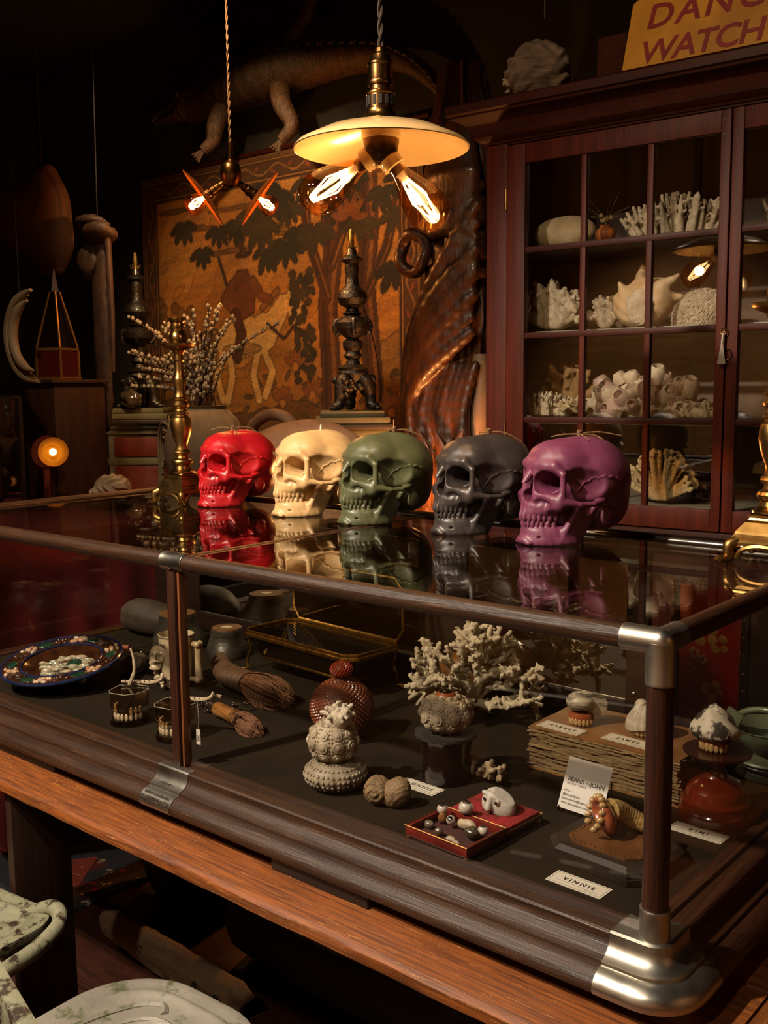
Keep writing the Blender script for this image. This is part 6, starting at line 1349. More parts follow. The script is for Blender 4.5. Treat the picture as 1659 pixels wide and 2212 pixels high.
def lampbase(label, x, y, z, s, tipm):
    l = thing('lamp_base', label, 'lamp base', (x, y, z), (0, 0, .4), 'black carved lamp bases'); l.scale = (s, s, s)
    for k in range(3):
        A_ = Matrix.Rotation(k * 2 * PI / 3, 4, 'Z'); f = MB(); f.tube(catmull([(.03, 0, .17), (.07, 0, .13), (.085, 0, .075), (.09, 0, .03)], 4), [.03, .032, .036, .038, .036, .034, .032, .03, .028, .026, .026, .028, .030][:13], 10, A_); f.ball((.10, 0, .022), (.034, .028, .021), 10, 7, A_)
        for w in (-1, 0, 1): f.ball((.128, .014 * w, .012), (.014, .008, .011), 7, 5, A_)
        f.obj('paw_foot', BLK, l); g = MB(); rs2 = random.Random(k)
        for q in range(14): g.ball((rs2.uniform(.02, .085), rs2.uniform(-.05, .05), rs2.uniform(.07, .17)), rs2.uniform(.012, .024), 8, 6, A_)
        g.obj('carved_leaves', BLK, l)
    MB().lathe([(.04, .10), (.06, .165), (.075, .18), (.068, .195), (.078, .205), (.06, .215), (.035, .225), (.03, .245), (.045, .262), (.035, .285), (.048, .30), (.05, .33), (.03, .345), (.05, .36), (.078, .39), (.082, .42), (.06, .445), (.035, .455), (.05, .465), (.032, .475), (.028, .49), (.06, .505), (.075, .535), (.07, .56), (.045, .585), (.034, .60), (.03, .65), (.036, .67), (.033, .70), (.055, .715), (.045, .73), (.028, .74), (.02, .77)], 24).obj('baluster', BLK, l, angle=35)
    for k in range(4): a = k * PI / 2 + .4; MB().tube([(.066 * math.cos(a), .066 * math.sin(a), .34 + .03 * math.sin(t) + .06) if False else ((.072 + .018 * math.cos(t)) * math.cos(a), (.072 + .018 * math.cos(t)) * math.sin(a), .40 + .035 * math.sin(t)) for t in np.linspace(0, 6.28, 11)[:-1]], .011, 6, closed=True).obj('scroll', BLK, l)
    MB().lathe([(.013, .77), (.015, .775), (.012, .785), (.013, .80), (.011, .84), (.008, .862), (.0, .864)], 14).obj('candle_socket', tipm, l)
    for k in range(4): a = k * PI / 2; MB().tube(catmull([(.012 * math.cos(a), .012 * math.sin(a), .778), (.026 * math.cos(a), .026 * math.sin(a), .776), (.03 * math.cos(a), .03 * math.sin(a), .795)], 3), .003, 5).obj('socket_prong', tipm, l)
    MB().tube(catmull([(.05, .02, .50), (.10, .04, .30), (.12, .06, .10), (.10, .07, .012)], 5), .003, 5).obj('flex', mat('black_flex', '#0c0a08', rough=.5), l)
TIP = mat('flaking_gilt_tip', '#a08a58', '#6a5630', rough=.35, metal=.7, scale=50); lampbase('black carved lamp base with paw feet in front of the tapestry trees', -2.265, 1.93, 1.4255, .84, TIP); lampbase('black carved lamp base in the dark at the left plinth', -3.70, 1.93, 1.4255, .88, TIP)
o = lump('quartz_lump', (.06, .05, .045), mat('smoky_quartz', '#5c5040', '#362e24', rough=.15, scale=12, coat=.6), None, 6, .25, 2.2, loc=(-3.62, 1.82, 1.4255 + .046), flatz=-.045); tag(o, 'smoky quartz lump on the left plinth', 'stone')

# ---------------------------------------------------------------- sideboard with urns and pussy willow
sbd = thing('sideboard', 'low dark sideboard holding the two pale urns', 'sideboard', (-2.55, 1.52, 0)); DKW = mat('dark_sideboard_wood', '#22130b', '#150b06', rough=.5, scale=5, stretch=(1, 8, 8)); MB().box(-.60, .78, -.14, .14, 1.0, 1.035, bev=.005).obj('top', DKW, sbd); MB().box(-.58, .75, -.125, .125, .30, .999).obj('carcass', DKW, sbd, smooth=False)
for x in (-.54, .72):
    for y in (-.09, .09): MB().box(x - .025, x + .025, y - .025, y + .025, .0005, .2995).obj('leg', DKW, sbd, smooth=False)
for x in (-.36, .08, .52): d_ = MB().box(x - .21, x + .21, -.140, -.1255, .34, .96, bev=.004).obj('door', DKW, sbd); MB().ball((x + .17, -.150, .66), .012, 10, 7).obj('knob', BRASS, d_)
CLAY = mat('pale_clay', '#857662', '#655743', rough=.8, scale=5, bump=.15, c3='#4a3c2c', wear=-.02, wscale=6); CLAY2 = mat('pinkish_clay', '#8a6a50', '#6a4c36', rough=.75, scale=5, bump=.12, c3='#4c3424', wear=-.03, wscale=7)
ur = thing('urn', 'round pale grey clay urn with swirl relief behind the candlestick', 'urn', (-2.72, 1.52, 1.0355)); ur.scale = (.84, .84, 1.0); MB().lathe([(0, .0005), (.085, .0005), (.095, .01), (.14, .07), (.185, .16), (.198, .23), (.19, .30), (.165, .36), (.12, .395), (.105, .405), (.115, .415), (.10, .416), (.09, .40), (.0, .38)], 48).obj('body', CLAY, ur)
for k in range(3): MB().tube([(-.10 - (.03 + .018 * k) * math.cos(t), -.172 + .02 * abs(math.cos(t)), .24 + (.05 + .03 * k) * math.sin(t)) for t in np.linspace(-1.2, 2.6, 16)], .006, 6).obj('swirl_relief', CLAY, ur)
am = thing('amphora', 'large pinkish clay amphora lying on its side with one looped handle', 'amphora', (-2.165, 1.52, 1.0355)); A = T(0, 0, .185, 0, PI / 2, .06)
MB().lathe([(.03, -.37), (.075, -.365), (.08, -.34), (.072, -.30), (.09, -.26), (.14, -.18), (.175, -.06), (.184, .04), (.17, .15), (.13, .25), (.07, .32), (.02, .35), (0, .352)], 44, A).obj('body', CLAY2, am)
MB().tube(catmull([(-.27, -.02, .27), (-.22, -.03, .345), (-.13, -.03, .385), (-.06, -.02, .375), (-.03, -.01, .345)], 5), [.024] * 6 + [.022] * 15, 10).obj('handle', CLAY2, am)
for x in (-.2, .2): MB().box(x - .03, x + .03, -.10, .10, .0005, .02).obj('chock', DKW, am, smooth=False)
pwv = thing('willow_bunch', 'bunch of pussy willow twigs with pale catkins standing in the pale urn', 'plant', (-2.72, 1.52, 1.0355 + .385)); rs = random.Random(12); TW = mat('willow_twig', '#3a2415', rough=.8); CK = mat('pale_catkin', '#9a8c76', '#7a6c58', rough=.9, scale=60)
for k in range(54):
    if k < 42: a = rs.uniform(-1.45, .12); L = rs.uniform(.26, .58) * (1.0 if a < -.5 else .75)
    else: a = rs.uniform(.1, .9); L = rs.uniform(.25, .46)
    if k == 53: a, L = 1.0, .62
    dy = rs.uniform(-.22, .22); tip = Vector((L * math.sin(a), dy * L, L * math.cos(a))); ctrl = Vector((tip.x * .35, tip.y * .4, tip.z * .55 + .03)); P = catmull([(rs.uniform(-.05, .05), rs.uniform(-.05, .05), -.02), ctrl, tip], 5); s = MB(); s.tube(P, .0022, 4); so = s.obj('twig', TW, pwv); c = MB(); m_ = int(L / .030)
    for q in range(m_):
        t = .25 + .75 * (q + rs.random() * .5) / m_; i = min(int(t * (len(P) - 1)), len(P) - 2); f = t * (len(P) - 1) - i; p = Vector(P[i]) * (1 - f) + Vector(P[i + 1]) * f; an = rs.random() * 6.28; o_ = Vector((math.cos(an) * .008, math.sin(an) * .008, .004)); rr_ = rs.uniform(.0062, .0088); c.ball(p + o_, (rr_, rr_, rr_ * 1.35), 6, 5)
    c.obj('catkins', CK, so)

# ---------------------------------------------------------------- red-covered table at the far left and the things on it
ZL = 1.06
rt = thing('cloth_table', 'table under a red cloth beyond the left end of the counter', 'table', (-3.05, .88, 0)); MB().box(-.62, .62, -.46, .44, ZL - .03, ZL - .004).obj('table_top', DKW, rt, smooth=False); RC = mat('red_table_cloth', '#6a0c0c', '#4c0808', rough=.9, scale=6, bump=.2)
b = MB(); n = 160; per = []; 
for (p, q) in (((-.64, -.48), (.64, -.48)), ((.64, -.48), (.64, .46)), ((.64, .46), (-.64, .46)), ((-.64, .46), (-.64, -.48))):
    for i in range(40): t = i / 40; per.append((p[0] + (q[0] - p[0]) * t, p[1] + (q[1] - p[1]) * t))
V = []; F = []
for j in range(8):
    for i, (x, y) in enumerate(per): w = .03 * (j / 7) * math.sin(i * .85); d = math.hypot(x, y); V.append((x + x / d * w, y + y / d * w, ZL - (ZL - .05) * j / 7))
for j in range(7):
    for i in range(160): F.append((j * 160 + i, (j + 1) * 160 + i, (j + 1) * 160 + (i + 1) % 160, j * 160 + (i + 1) % 160))
F.append(tuple(range(160))); b.add(V, F).obj('red_cloth', RC, rt, angle=60)
for x in (-.56, .56):
    for y in (-.40, .38): MB().box(x - .03, x + .03, y - .03, y + .03, .0138, ZL - .03).obj('leg', DKW, rt, smooth=False)
vt = thing('vitrine', 'small dark glass vitrine at the left edge holding odds and ends', 'vitrine', (-3.30, .80, ZL + .0005), (0, 0, .1)); w, d, h = .17, .13, .44
for x in (-w, w):
    for y in (-d, d): MB().box(x - .008, x + .008, y - .008, y + .008, 0, h).obj('post', DKW, vt, smooth=False)
for z in (0, h - .012): MB().box(-w - .008, w + .008, -d - .008, d + .008, z, z + .012).obj('frame_panel', DKW, vt, smooth=False)
vg = mat_glass('vitrine_glass', .05); MB().box(-w + .008, w - .008, -d - .002, -d + .002, .012, h - .012).obj('glass_pane', vg, vt, smooth=False); MB().box(w - .002, w + .002, -d + .008, d - .008, .012, h - .012).obj('glass_pane', vg, vt, smooth=False)
MB().box(-.13, .05, d - .03, d - .012, .03, .40, bev=.003).obj('mirror_frame', mat('dark_gilt_frame', '#3a2410', rough=.4, metal=.5), vt)
ft_ = thing('figurine', 'tiny gilt figurine inside the dark vitrine', 'figurine', (-3.33, .78, ZL + .013)); MB().lathe([(0, .0005), (.02, .0005), (.022, .01), (.012, .03), (.018, .06), (.012, .085), (.014, .10), (.0, .115)], 16).obj('figure', mat('gilt_figure', '#9a6420', '#7a4a12', rough=.4, metal=.6), ft_); MB().tube([(.012, 0, .075), (.028, 0, .055)], .006, 6).obj('arm', mat('gilt_figure'), ft_)
o = thing('price_tag', 'white price tag hanging on the dark vitrine', 'tag', (-3.24, .662, ZL + .40)); MB().box(-.016, .016, -.001, .001, -.05, 0).obj('tag_card', CARD, o, smooth=False); MB().tube([(0, 0, 0), (.002, 0, .04)], .0012, 4).obj('tag_string', mat('white_string'), o)
bx = thing('wooden_chest', 'brown upright wooden chest behind the small reflector lamp', 'chest', (-3.26, 1.20, ZL + .0005)); BRW = mat('brown_chest_wood', '#3a2011', '#28140a', rough=.5, scale=4, stretch=(8, 8, 1)); MB().box(-.13, .15, -.12, .12, 0, .485, bev=.004).obj('carcass', BRW, bx); MB().box(-.12, .14, -.126, -.1205, .02, .465, bev=.003).obj('door', BRW, bx); MB().box(-.145, .165, -.135, .13, .4855, .50, bev=.004).obj('top_board', BRW, bx)
ob = thing('obelisk', 'slender glass-sided obelisk with gilt edges on a red boxed base', 'obelisk', (-3.26, 1.20, ZL + .5015), (0, 0, .35)); GE_ = mat('thin_gilt_edge', '#8a6434', rough=.4, metal=.6)
MB().box(-.066, .066, -.066, .066, 0, .012, bev=.003).obj('foot', GE_, ob); MB().box(-.058, .058, -.058, .058, .0125, .118).obj('box_base', mat('red_glass_box', '#48160e', rough=.2, coat=.5), ob, smooth=False); MB().box(-.062, .062, -.062, .062, .1185, .13, bev=.002).obj('collar', GE_, ob)
for sx in (-1, 1):
    for sy in (-1, 1): MB().tube([(.058 * sx, .058 * sy, .131), (.014 * sx, .014 * sy, .36)], [.005, .004], 6).obj('gilt_edge', GE_, ob); MB().tube([(.06 * sx, .06 * sy, .012), (.06 * sx, .06 * sy, .118)], .005, 6).obj('gilt_edge', GE_, ob)
MB().add([(-.052, -.052, .131), (.052, -.052, .131), (.052, .052, .131), (-.052, .052, .131), (-.012, -.012, .355), (.012, -.012, .355), (.012, .012, .355), (-.012, .012, .355)], [(0, 1, 5, 4), (1, 2, 6, 5), (2, 3, 7, 6), (3, 0, 4, 7), (4, 5, 6, 7), (3, 2, 1, 0)]).obj('dark_glass', mat('obelisk_glass', '#120b07', rough=.08, coat=.8), ob, smooth=False); MB().lathe([(.022, .36), (.018, .37), (.004, .45), (.0, .455)], 4).obj('finial', mat('dark_brown_finial', '#2c1710', rough=.5), ob)
# reflector lamp
rl = thing('reflector_lamp', 'small reflector lamp glowing yellow beside the brain coral', 'lamp', (-2.98, .98, ZL + .0005)); AIM = Vector((.86, -.42, .10)); qa = AIM.to_track_quat('Z', 'Y').to_matrix().to_4x4(); qa.translation = Vector((.04, -.02, .225))
YEL = mat('yellow_reflector', '#c07a10', '#a86408', rough=.8, scale=6, spec=.1); RSH = mat('red_lamp_shell', '#5c1a14', rough=.35, coat=.4); MB().lathe([(.014, -.05), (.03, -.04), (.045, -.015), (.058, .0), (.0585, .003)], 32, qa, cap=False).obj('shell', RSH, rl)
MB().lathe([(.0, -.036), (.027, -.034), (.042, -.012), (.0565, .0025)], 32, qa, cap=False).obj('reflector', YEL, rl); MB().ball((0, 0, -.012), .014, 12, 9, qa).obj('bulb', mat_emit('hot_bulb', '#ffe9c0', 1.6), rl); MB().lathe([(0, .0), (.05, .0), (.05, .012), (.012, .02), (.008, .03), (.007, .19), (.012, .20), (0, .205)], 20).obj('stand', mat('dark_screw'), rl)
rm = thing('red_hand_mirror', 'round red-backed mirror leaning behind the reflector lamp', 'mirror', (-3.09, 1.02, ZL + .0005), (0, 0, .5)); MB().lathe([(0, -.006), (.062, -.006), (.066, 0), (.060, .006), (0, .004)], 28, T(0, 0, .215, PI / 2 - .15, 0, 0)).obj('mirror_back', RSH, rm); MB().box(-.012, .012, -.008, .008, .0, .15, bev=.003).obj('handle', RSH, rm); MB().box(-.05, .05, -.04, .04, 0, .012, bev=.003).obj('foot', RSH, rm)
bcn = thing('brain_coral_specimen', 'white brain coral lump on a black stand in front of the red plinth', 'coral', (-2.80, 1.12, ZL + .0005), (0, 0, .3)); MB().box(-.085, .085, -.055, .055, 0, .016, bev=.004).obj('stand', mat('black_horn'), bcn); G = grid((-.10, -.07, .012), (.10, .07, .15), .003)
F_ = smin(d_ell(G, (.005, 0, .085), (.075, .05, .05)), d_ell(G, (-.055, -.02, .05), (.035, .03, .034)), .01); F_ = smin(F_, d_ell(G, (.04, 0, .05), (.04, .035, .036)), .012); F_ = F_ + .004 * np.sin(G[0] * 150 + 2.5 * np.sin(G[2] * 80) + 2 * np.sin(G[1] * 90)) * (G[2] > .065); F_ = np.maximum(F_, -(G[2] - .0165)); V_, Q_ = sn_mesh(F_, (-.10, -.07, .012), .003); link('coral_lump', np_mesh('coral_lump', V_, Q_), mat('white_brain_coral', '#a2937e', '#85765f', rough=.7, scale=30), bcn)
# cream crescent frame, hanging club, hide on the left
cr_ = thing('round_frame', 'cream round frame seen edge-on in the dark at the left', 'frame', (-2.999, .976, 1.727), (0, 0, .12)); CRM = mat('cream_paint', '#80705a', '#6a5a46', rough=.6, scale=10)
arc = np.linspace(PI * .56, PI * 1.48, 28); TP = np.clip(np.minimum(np.arange(28), 27 - np.arange(28)) / 5.0, .12, 1) ** .6; MB().tube([(.165 * math.cos(t), -.02, .175 * math.sin(t)) for t in arc], TP * .030, 10, flat=.8).obj('outer_moulding', CRM, cr_); MB().tube([(.122 * math.cos(t), -.045, .132 * math.sin(t)) for t in arc], TP * .018, 10).obj('inner_moulding', CRM, cr_); MB().tube([(.143 * math.cos(t), -.035, .153 * math.sin(t)) for t in arc], TP * .012, 8).obj('gilt_groove', mat('brown_groove', '#4a2c14', rough=.5), cr_)
MB().tube([(-.10, -.02, .15), (-.10, -.02, RZ - 1.727 - .002)], .0012, 4).obj('hanging_wire', mat('black_flex'), cr_)
cl_ = thing('carved_club', 'long dark knotted wooden club hanging tip down beside the obelisk', 'club', (-3.17, 1.36, 1.34)); CLB = mat('knotted_dark_wood', '#42291a', '#281509', rough=.65, scale=7, stretch=(3, 3, 1), bump=.4, c3='#6a503a', wear=-.04, wscale=18)
nz_c = 40; V = []; F = []; rs = np.random.RandomState(3)
for j in range(nz_c):
    z = .80 * j / (nz_c - 1); w = np.interp(z, [0, .03, .12, .5, .8], [.012, .032, .048, .052, .044]); 
    for i in range(14): a = 2 * PI * i / 14; k = 1 + rs.normal() * .04; V.append((w * k * math.cos(a), w * .45 * k * math.sin(a), z))
for j in range(nz_c - 1):
    for i in range(14): F.append((j * 14 + i, j * 14 + (i + 1) % 14, (j + 1) * 14 + (i + 1) % 14, (j + 1) * 14 + i))
F += [tuple(range(14))[::-1], tuple((nz_c - 1) * 14 + i for i in range(14))]; MB().add(V, F).obj('blade', CLB, cl_, angle=70); lump('knot', (.062, .045, .075), CLB, cl_, 4, .3, 2, loc=(-.055, -.01, .72)); lump('knot', (.075, .05, .06), CLB, cl_, 9, .3, 2, loc=(.01, 0, .83)); m = MB()
for k in range(9): m.box(-.10 + .010 * k, -.093 + .010 * k, -.03, -.02, .855, .885)
lump('carved_head', (.075, .045, .035), CLB, cl_, 2, .15, 2, loc=(-.055, 0, .875)); m.obj('carved_teeth', mat('amber_peg', '#6a4018', rough=.4), cl_, smooth=False); MB().tube([(.065, 0, .86), (.075, 0, .5), (.07, 0, .25)], [.014, .012, .006], 8).obj('side_strip', CLB, cl_); MB().tube([(0, 0, .87), (0, .02, RZ - 1.34 - .002)], .0025, 4).obj('hanging_cord', mat('black_flex'), cl_)
hd_ = thing('mounted_hide', 'large dim brown stuffed hide hanging at the left edge', 'hide', (-3.52, 1.33, 2.03)); G = grid((-.36, -.16, -.06), (.24, .16, .50), .009); F_ = d_ell(G, (-.12, 0, .24), (.22, .10, .15), (0, .15, 0)); F_ = smin(F_, d_ell(G, (.03, 0, .20), (.13, .09, .22)), .06); F_ = smin(F_, d_cap(G, (.06, 0, .12), (.10, 0, .0), .06, .02), .05); F_ = smin(F_, d_cap(G, (.02, 0, .36), (.05, 0, .42), .05, .03), .04); F_ = F_ + .004 * np.sin(G[0] * 20 + G[2] * 25); V_, Q_ = sn_mesh(F_, (-.36, -.16, -.06), .009); link('hide_body', np_mesh('hide_body', V_, Q_), mat('brown_hide', '#5a3520', '#40230f', rough=.7, scale=5, bump=.15), hd_); MB().tube([(0, 0, .40), (0, .0, RZ - 2.0 - .002)], .003, 4).obj('hanging_cord', mat('black_flex'), hd_)

# ---------------------------------------------------------------- red lacquer screen behind the right end of the counter
ls = thing('lacquer_screen', 'red lacquer screen with faded gold flowers seen through the right end of the counter', 'screen', (-.20, 1.10, 0)); LRD = mat('red_lacquer', '#7a1a0c', '#5c1008', rough=.3, scale=6, coat=.3); LGD = mat('faded_gold_paint', '#8a6a34', '#6a4a20', rough=.6, scale=40); LDK = mat('black_lacquer', '#140a07', rough=.3, coat=.3)
for x0, x1, m in ((-.265, -.115, LRD), (-.095, .30, LDK)): MB().box(x0, x1, -.006, .006, .03, 1.05, bev=.002).obj('panel', m, ls)
for x in (-.275, -.105, .31):
    p = MB().box(x - .0095, x + .0095, -.011, .011, .0005, 1.06, bev=.002).obj('post', LDK, ls)
    for k in range(22): MB().ball((x, -.0115, .10 + .042 * k), (.0032, .0022, .0032), 7, 5).obj('stud', BRASS, p)
rs = random.Random(9)
for (fx, fz, fs) in ((-.20, .935, .034), (-.165, .915, .026), (-.245, .95, .022), (-.225, .885, .016), (-.205, .872, .014), (-.235, .845, .018), (-.22, .825, .012), (-.18, .80, .03), (-.155, .99, .02), (-.22, .72, .03), (-.17, .66, .03)):
    for k in range(6): a = k * PI / 3 + rs.random(); MB().ball((fx + fs * .6 * math.cos(a), -.0064, fz + fs * .6 * math.sin(a)), (fs * .36, .0012, fs * .36), 9, 6).obj('gold_petal', LGD, ls)
# ---------------------------------------------------------------- pendant lamps
LBR = mat('lamp_brass', '#7a5a34', '#4c3520', rough=.28, metal=1.0, scale=14); FIL = mat_emit('filament', '#ffe7c4', 5); BULBG = mat_glass('bulb_glass', .10, '#ffdca8'); MILK = mat('milk_enamel', '#c8a878', '#b89868', rough=.18, scale=5, coat=.4)
def bulb(parent, M, L, r, watts, col, name='bulb'):
    """M: base of bulb, +Z along the bulb"""
    b = MB().lathe([(r * .36, 0), (r * .40, L * .06), (r * .62, L * .25), (r * .86, L * .45), (r * 1.0, L * .64), (r * .97, L * .78), (r * .78, L * .91), (r * .42, L * .98), (0.0005, L)], 28, M).obj(name, BULBG, parent)
    f = MB()
    for k in range(6):
        a = k * PI / 3; f.tube([(r * .16 * math.cos(a), r * .16 * math.sin(a), L * .20), (r * .42 * math.cos(a), r * .42 * math.sin(a), L * .50), (r * .15 * math.cos(a + .5), r * .15 * math.sin(a + .5), L * .86)], r * .038, 5, M)
    f.obj('filament', FIL, b); MB().lathe([(r * .30, -.002), (r * .30, L * .05), (r * .12, L * .16), (r * .10, L * .22), (0, L * .24)], 12, M).obj('glass_stem', mat('glass_stem', '#b8a080', rough=.2), b)
    l = bpy.data.lights.new('bulb_light', 'POINT'); l.energy = watts; l.color = col; l.shadow_soft_size = r * .4; o = bpy.data.objects.new('bulb_light', l); COL.objects.link(o); o.parent = parent; o.location = M @ Vector((0, 0, L * .5)); return b
PX, PY, PZ = -.852, .460, 2.012
p1 = thing('pendant_lamp', 'brass pendant lamp with a wide cream shade and two filament bulbs over the skulls', 'lamp', (PX, PY, PZ), (0, 0, 0))
MB().lathe([(.028, .052), (.060, .046), (.12, .030), (.172, .006), (.180, -.002), (.1815, -.0045), (.179, -.006), (.171, .001), (.12, .025), (.06, .040), (.028, .046)], 64).obj('shade', MILK, p1, angle=60)
MB().lathe([(.043, .044), (.041, .052), (.034, .058), (.030, .066), (.030, .072), (.028, .074), (.0285, .100), (.0305, .102), (.0305, .105), (.026, .107), (.0225, .110), (.0225, .118), (.0265, .120), (.0275, .124), (.0265, .128), (.0245, .130), (.0250, .136), (.0252, .158), (.0265, .160), (.0265, .163), (.0235, .168), (.0205, .178), (.0125, .184), (.011, .192), (.008, .195), (0, .196)], 36).obj('socket_housing', LBR, p1, angle=30)
for k in range(14): a = k * 2 * PI / 14; MB().box(-.003, .003, -.0012, .0012, -.009, .009, T(.0288 * math.cos(a), .0288 * math.sin(a), .088, 0, 0, a + PI / 2)).obj('vent_slot', mat('black_slot', '#0a0705', rough=.8), p1, smooth=False)
MB().lathe([(.040, .046), (.041, .020), (.038, .014)], 32).obj('cream_collar', MILK, p1); MB().lathe([(.037, .020), (.037, .008), (.033, -.012), (.022, -.028), (.008, -.035), (0, -.036)], 30).obj('cluster_body', LBR, p1)
# camera-right / toward directions used to orient the two bulbs in the room
for nm, d, off in (('left', Vector((-.80, -.34, -.50)), 1), ('right', Vector((.50, .38, -.80)), 1)):
    d = d.normalized(); A_ = d.to_track_quat('Z', 'Y').to_matrix().to_4x4(); A_.translation = d * .026 + Vector((0, 0, -.006))
    MB().lathe([(.020, -.006), (.0235, .0), (.0245, .006), (.0235, .012), (.024, .014), (.024, .018), (.019, .019)], 24, A_).obj('bulb_collar', MILK, p1); MB().lathe([(.0135, .012), (.0145, .030), (.013, .036)], 20, A_).obj('screw_cap', LBR, p1)
    bulb(p1, A_ @ Matrix.Translation((0, 0, .024)), .150, .0455, .5, (1, .74, .46))
c = MB()
for s_ in (0, PI): c.tube([(.0035 * math.cos(t * 90 + s_), .0035 * math.sin(t * 90 + s_), .19 + t) for t in np.linspace(0, RZ - PZ - .20, 140)], .0028, 5)
c.obj('twisted_flex', mat('brown_flex', '#33261b', rough=.8), p1); MB().lathe([(.05, RZ - PZ - .001), (.048, RZ - PZ - .02), (.01, RZ - PZ - .03)], 24).obj('ceiling_rose', LBR, p1)
Q2 = Vector((-2.577, 1.575, 2.372)); p2 = thing('pendant_lamp', 'twin-arm brass pendant with two small tilted disc shades before the tapestry', 'lamp', Q2)
MB().lathe([(0, -.075), (.028, -.065), (.040, -.04), (.042, -.012), (.040, .0), (.036, .016), (.022, .03), (.012, .036), (.0115, .095), (.013, .10), (.010, .104), (0, .106)], 28).obj('hub', LBR, p2)
RV = Vector((.662, .749, 0)); UPV = Vector((.148, -.131, .980)); 
for s_ in (-1, 1):
    d = (RV * .81 * s_ - UPV * .58 + Vector((.06, -.053, -.016))).normalized(); A_ = d.to_track_quat('Z', 'Y').to_matrix().to_4x4(); A_.translation = d * .035 + Vector((0, 0, -.03))
    MB().lathe([(.012, 0), (.012, .02), (.016, .024), (.016, .040), (.019, .044), (.019, .060), (.016, .064), (.022, .070), (.022, .082)], 20, A_).obj('socket_arm', LBR, p2, angle=30)
    MB().lathe([(.022, .080), (.07, .086), (.126, .100), (.129, .101), (.126, .103), (.07, .0895), (.018, .084)], 40, A_).obj('disc_shade', mat('copper_disc', '#8a4a1c', '#6e3510', rough=.35, metal=.6, scale=10), p2)
    bulb(p2, A_ @ Matrix.Translation((0, 0, .088)), .092, .042, 4.5, (1, .55, .22))
c = MB()
for s_ in (0, PI): c.tube([(.003 * math.cos(t * 90 + s_), .003 * math.sin(t * 90 + s_), .104 + t) for t in np.linspace(0, RZ - Q2.z - .108, 110)], .0026, 5)
c.obj('twisted_flex', mat('tan_flex', '#6a5038', rough=.8), p2); MB().lathe([(.05, RZ - Q2.z - .001), (.048, RZ - Q2.z - .02), (.01, RZ - Q2.z - .03)], 24).obj('ceiling_rose', LBR, p2)
# orange uplight at the foot of the carved figure
up = thing('uplight', 'small orange uplighter at the foot of the carved figure', 'lamp', (-1.70, 1.74, 0)); MB().lathe([(0, .0005), (.09, .0005), (.09, .02), (.016, .03), (.014, .90), (.04, .92), (.05, .96), (.048, .96), (.036, .925), (0, .92)], 24).obj('stand', mat('dark_screw'), up); MB().ball((0, 0, .95), .02, 12, 8).obj('bulb', mat_emit('orange_bulb', '#ff9a40', 30), up)
l = bpy.data.lights.new('uplight_bulb', 'POINT'); l.energy = 11; l.color = (1, .36, .09); l.shadow_soft_size = .03; lo = bpy.data.objects.new('uplight_bulb', l); COL.objects.link(lo); lo.parent = up; lo.location = (0, 0, 1.06)
# ---------------------------------------------------------------- metal garden chairs and logs in front
CH = mat('chipped_white_enamel', '#7f7a70', '#6c675e', rough=.5, scale=5, c3='#4c5038', wear=.075, wscale=14, bump=.25, bscale=30); CHG = mat('chipped_cream_green_enamel', '#7c7a64', '#6a6a54', rough=.55, scale=5, c3='#2c1d12', wear=.10, wscale=26, bump=.3, bscale=40)
def seat_mesh(w, d, r, dish=.006):
    n = 44; pts = []
    for (cx, cy, a0) in ((w - r, d - r, 0), (-w + r, d - r, PI / 2), (-w + r, -d + r, PI), (w - r, -d + r, 1.5 * PI)):
        for t in np.linspace(a0, a0 + PI / 2, 11): pts.append((cx + r * math.cos(t), cy + r * math.sin(t)))
    V = []; F = []; k = len(pts); levels = [(1.0, -.022), (1.012, -.012), (1.0, -.002), (.97, 0.0), (.93, -.002), (.86, -.004), (.84, .000), (.80, .000), (.78, -.004), (.6, -dish), (.4, -dish), (.2, -dish)]
    for s, z in levels: V += [(x * s, y * s, z) for x, y in pts]
    V.append((0, 0, -dish)); 
    for j in range(len(levels) - 1):
        for i in range(k): F.append((j * k + i, j * k + (i + 1) % k, (j + 1) * k + (i + 1) % k, (j + 1) * k + i))
    L = (len(levels) - 1) * k
    for i in range(k): F.append((L + i, L + (i + 1) % k, len(V) - 1))
    return MB().add(V, F)
def chair(label, x, y, rot, m, round_=.14, sz=.45):
    c = thing('garden_stool', label, 'stool', (x, y, 0), (0, 0, rot), 'old enamelled metal garden stools')
    seat_mesh(.20, .20, round_).obj('seat', m, c, loc=(0, 0, sz), angle=50)
    for s in (-1, 1):
        sp = [(s * (.02 + .075 * math.sin(t) * (1 - t / 9)), .02 + .085 * math.cos(t) * (1 - t / 9), sz - .0075) for t in np.linspace(-1.0, 5.4, 30)]; MB().tube(sp, [.0075 * (1 - i / 44) for i in range(30)], 6).obj('pressed_scroll', m, c)
        sp = catmull([(s * .03, -.15, sz - .0075), (s * .09, -.14, sz - .0075), (s * .135, -.08, sz - .0075), (s * .13, .02, sz - .0075), (s * .10, .10, sz - .0075), (s * .06, .135, sz - .0075), (s * .035, .12, sz - .0075)], 6); MB().tube(sp, .0075, 6).obj('pressed_scroll', m, c)
        MB().tube(catmull([(s * .185, -.19, .0135), (s * .180, -.05, .24), (s * .175, .10, sz - .03)], 5), .011, 8).obj('leg', m, c); MB().tube(catmull([(s * .165, .19, .0135), (s * .160, .05, .24), (s * .155, -.10, sz - .03)], 5), .011, 8).obj('leg', m, c)
    for y_ in (-.12, .12): MB().tube([(-.175, y_, sz - .033), (.175, y_, sz - .033)], .009, 8).obj('seat_bearer', m, c)
    return c
chair('white enamelled garden stool with green chips nearest the camera', -.775, -.305, .05, CH, .15, .450)
c2 = chair('cream enamelled garden stool with rusty brown flakes by the table leg', -1.42, -.335, .12, CHG, .07, .450)
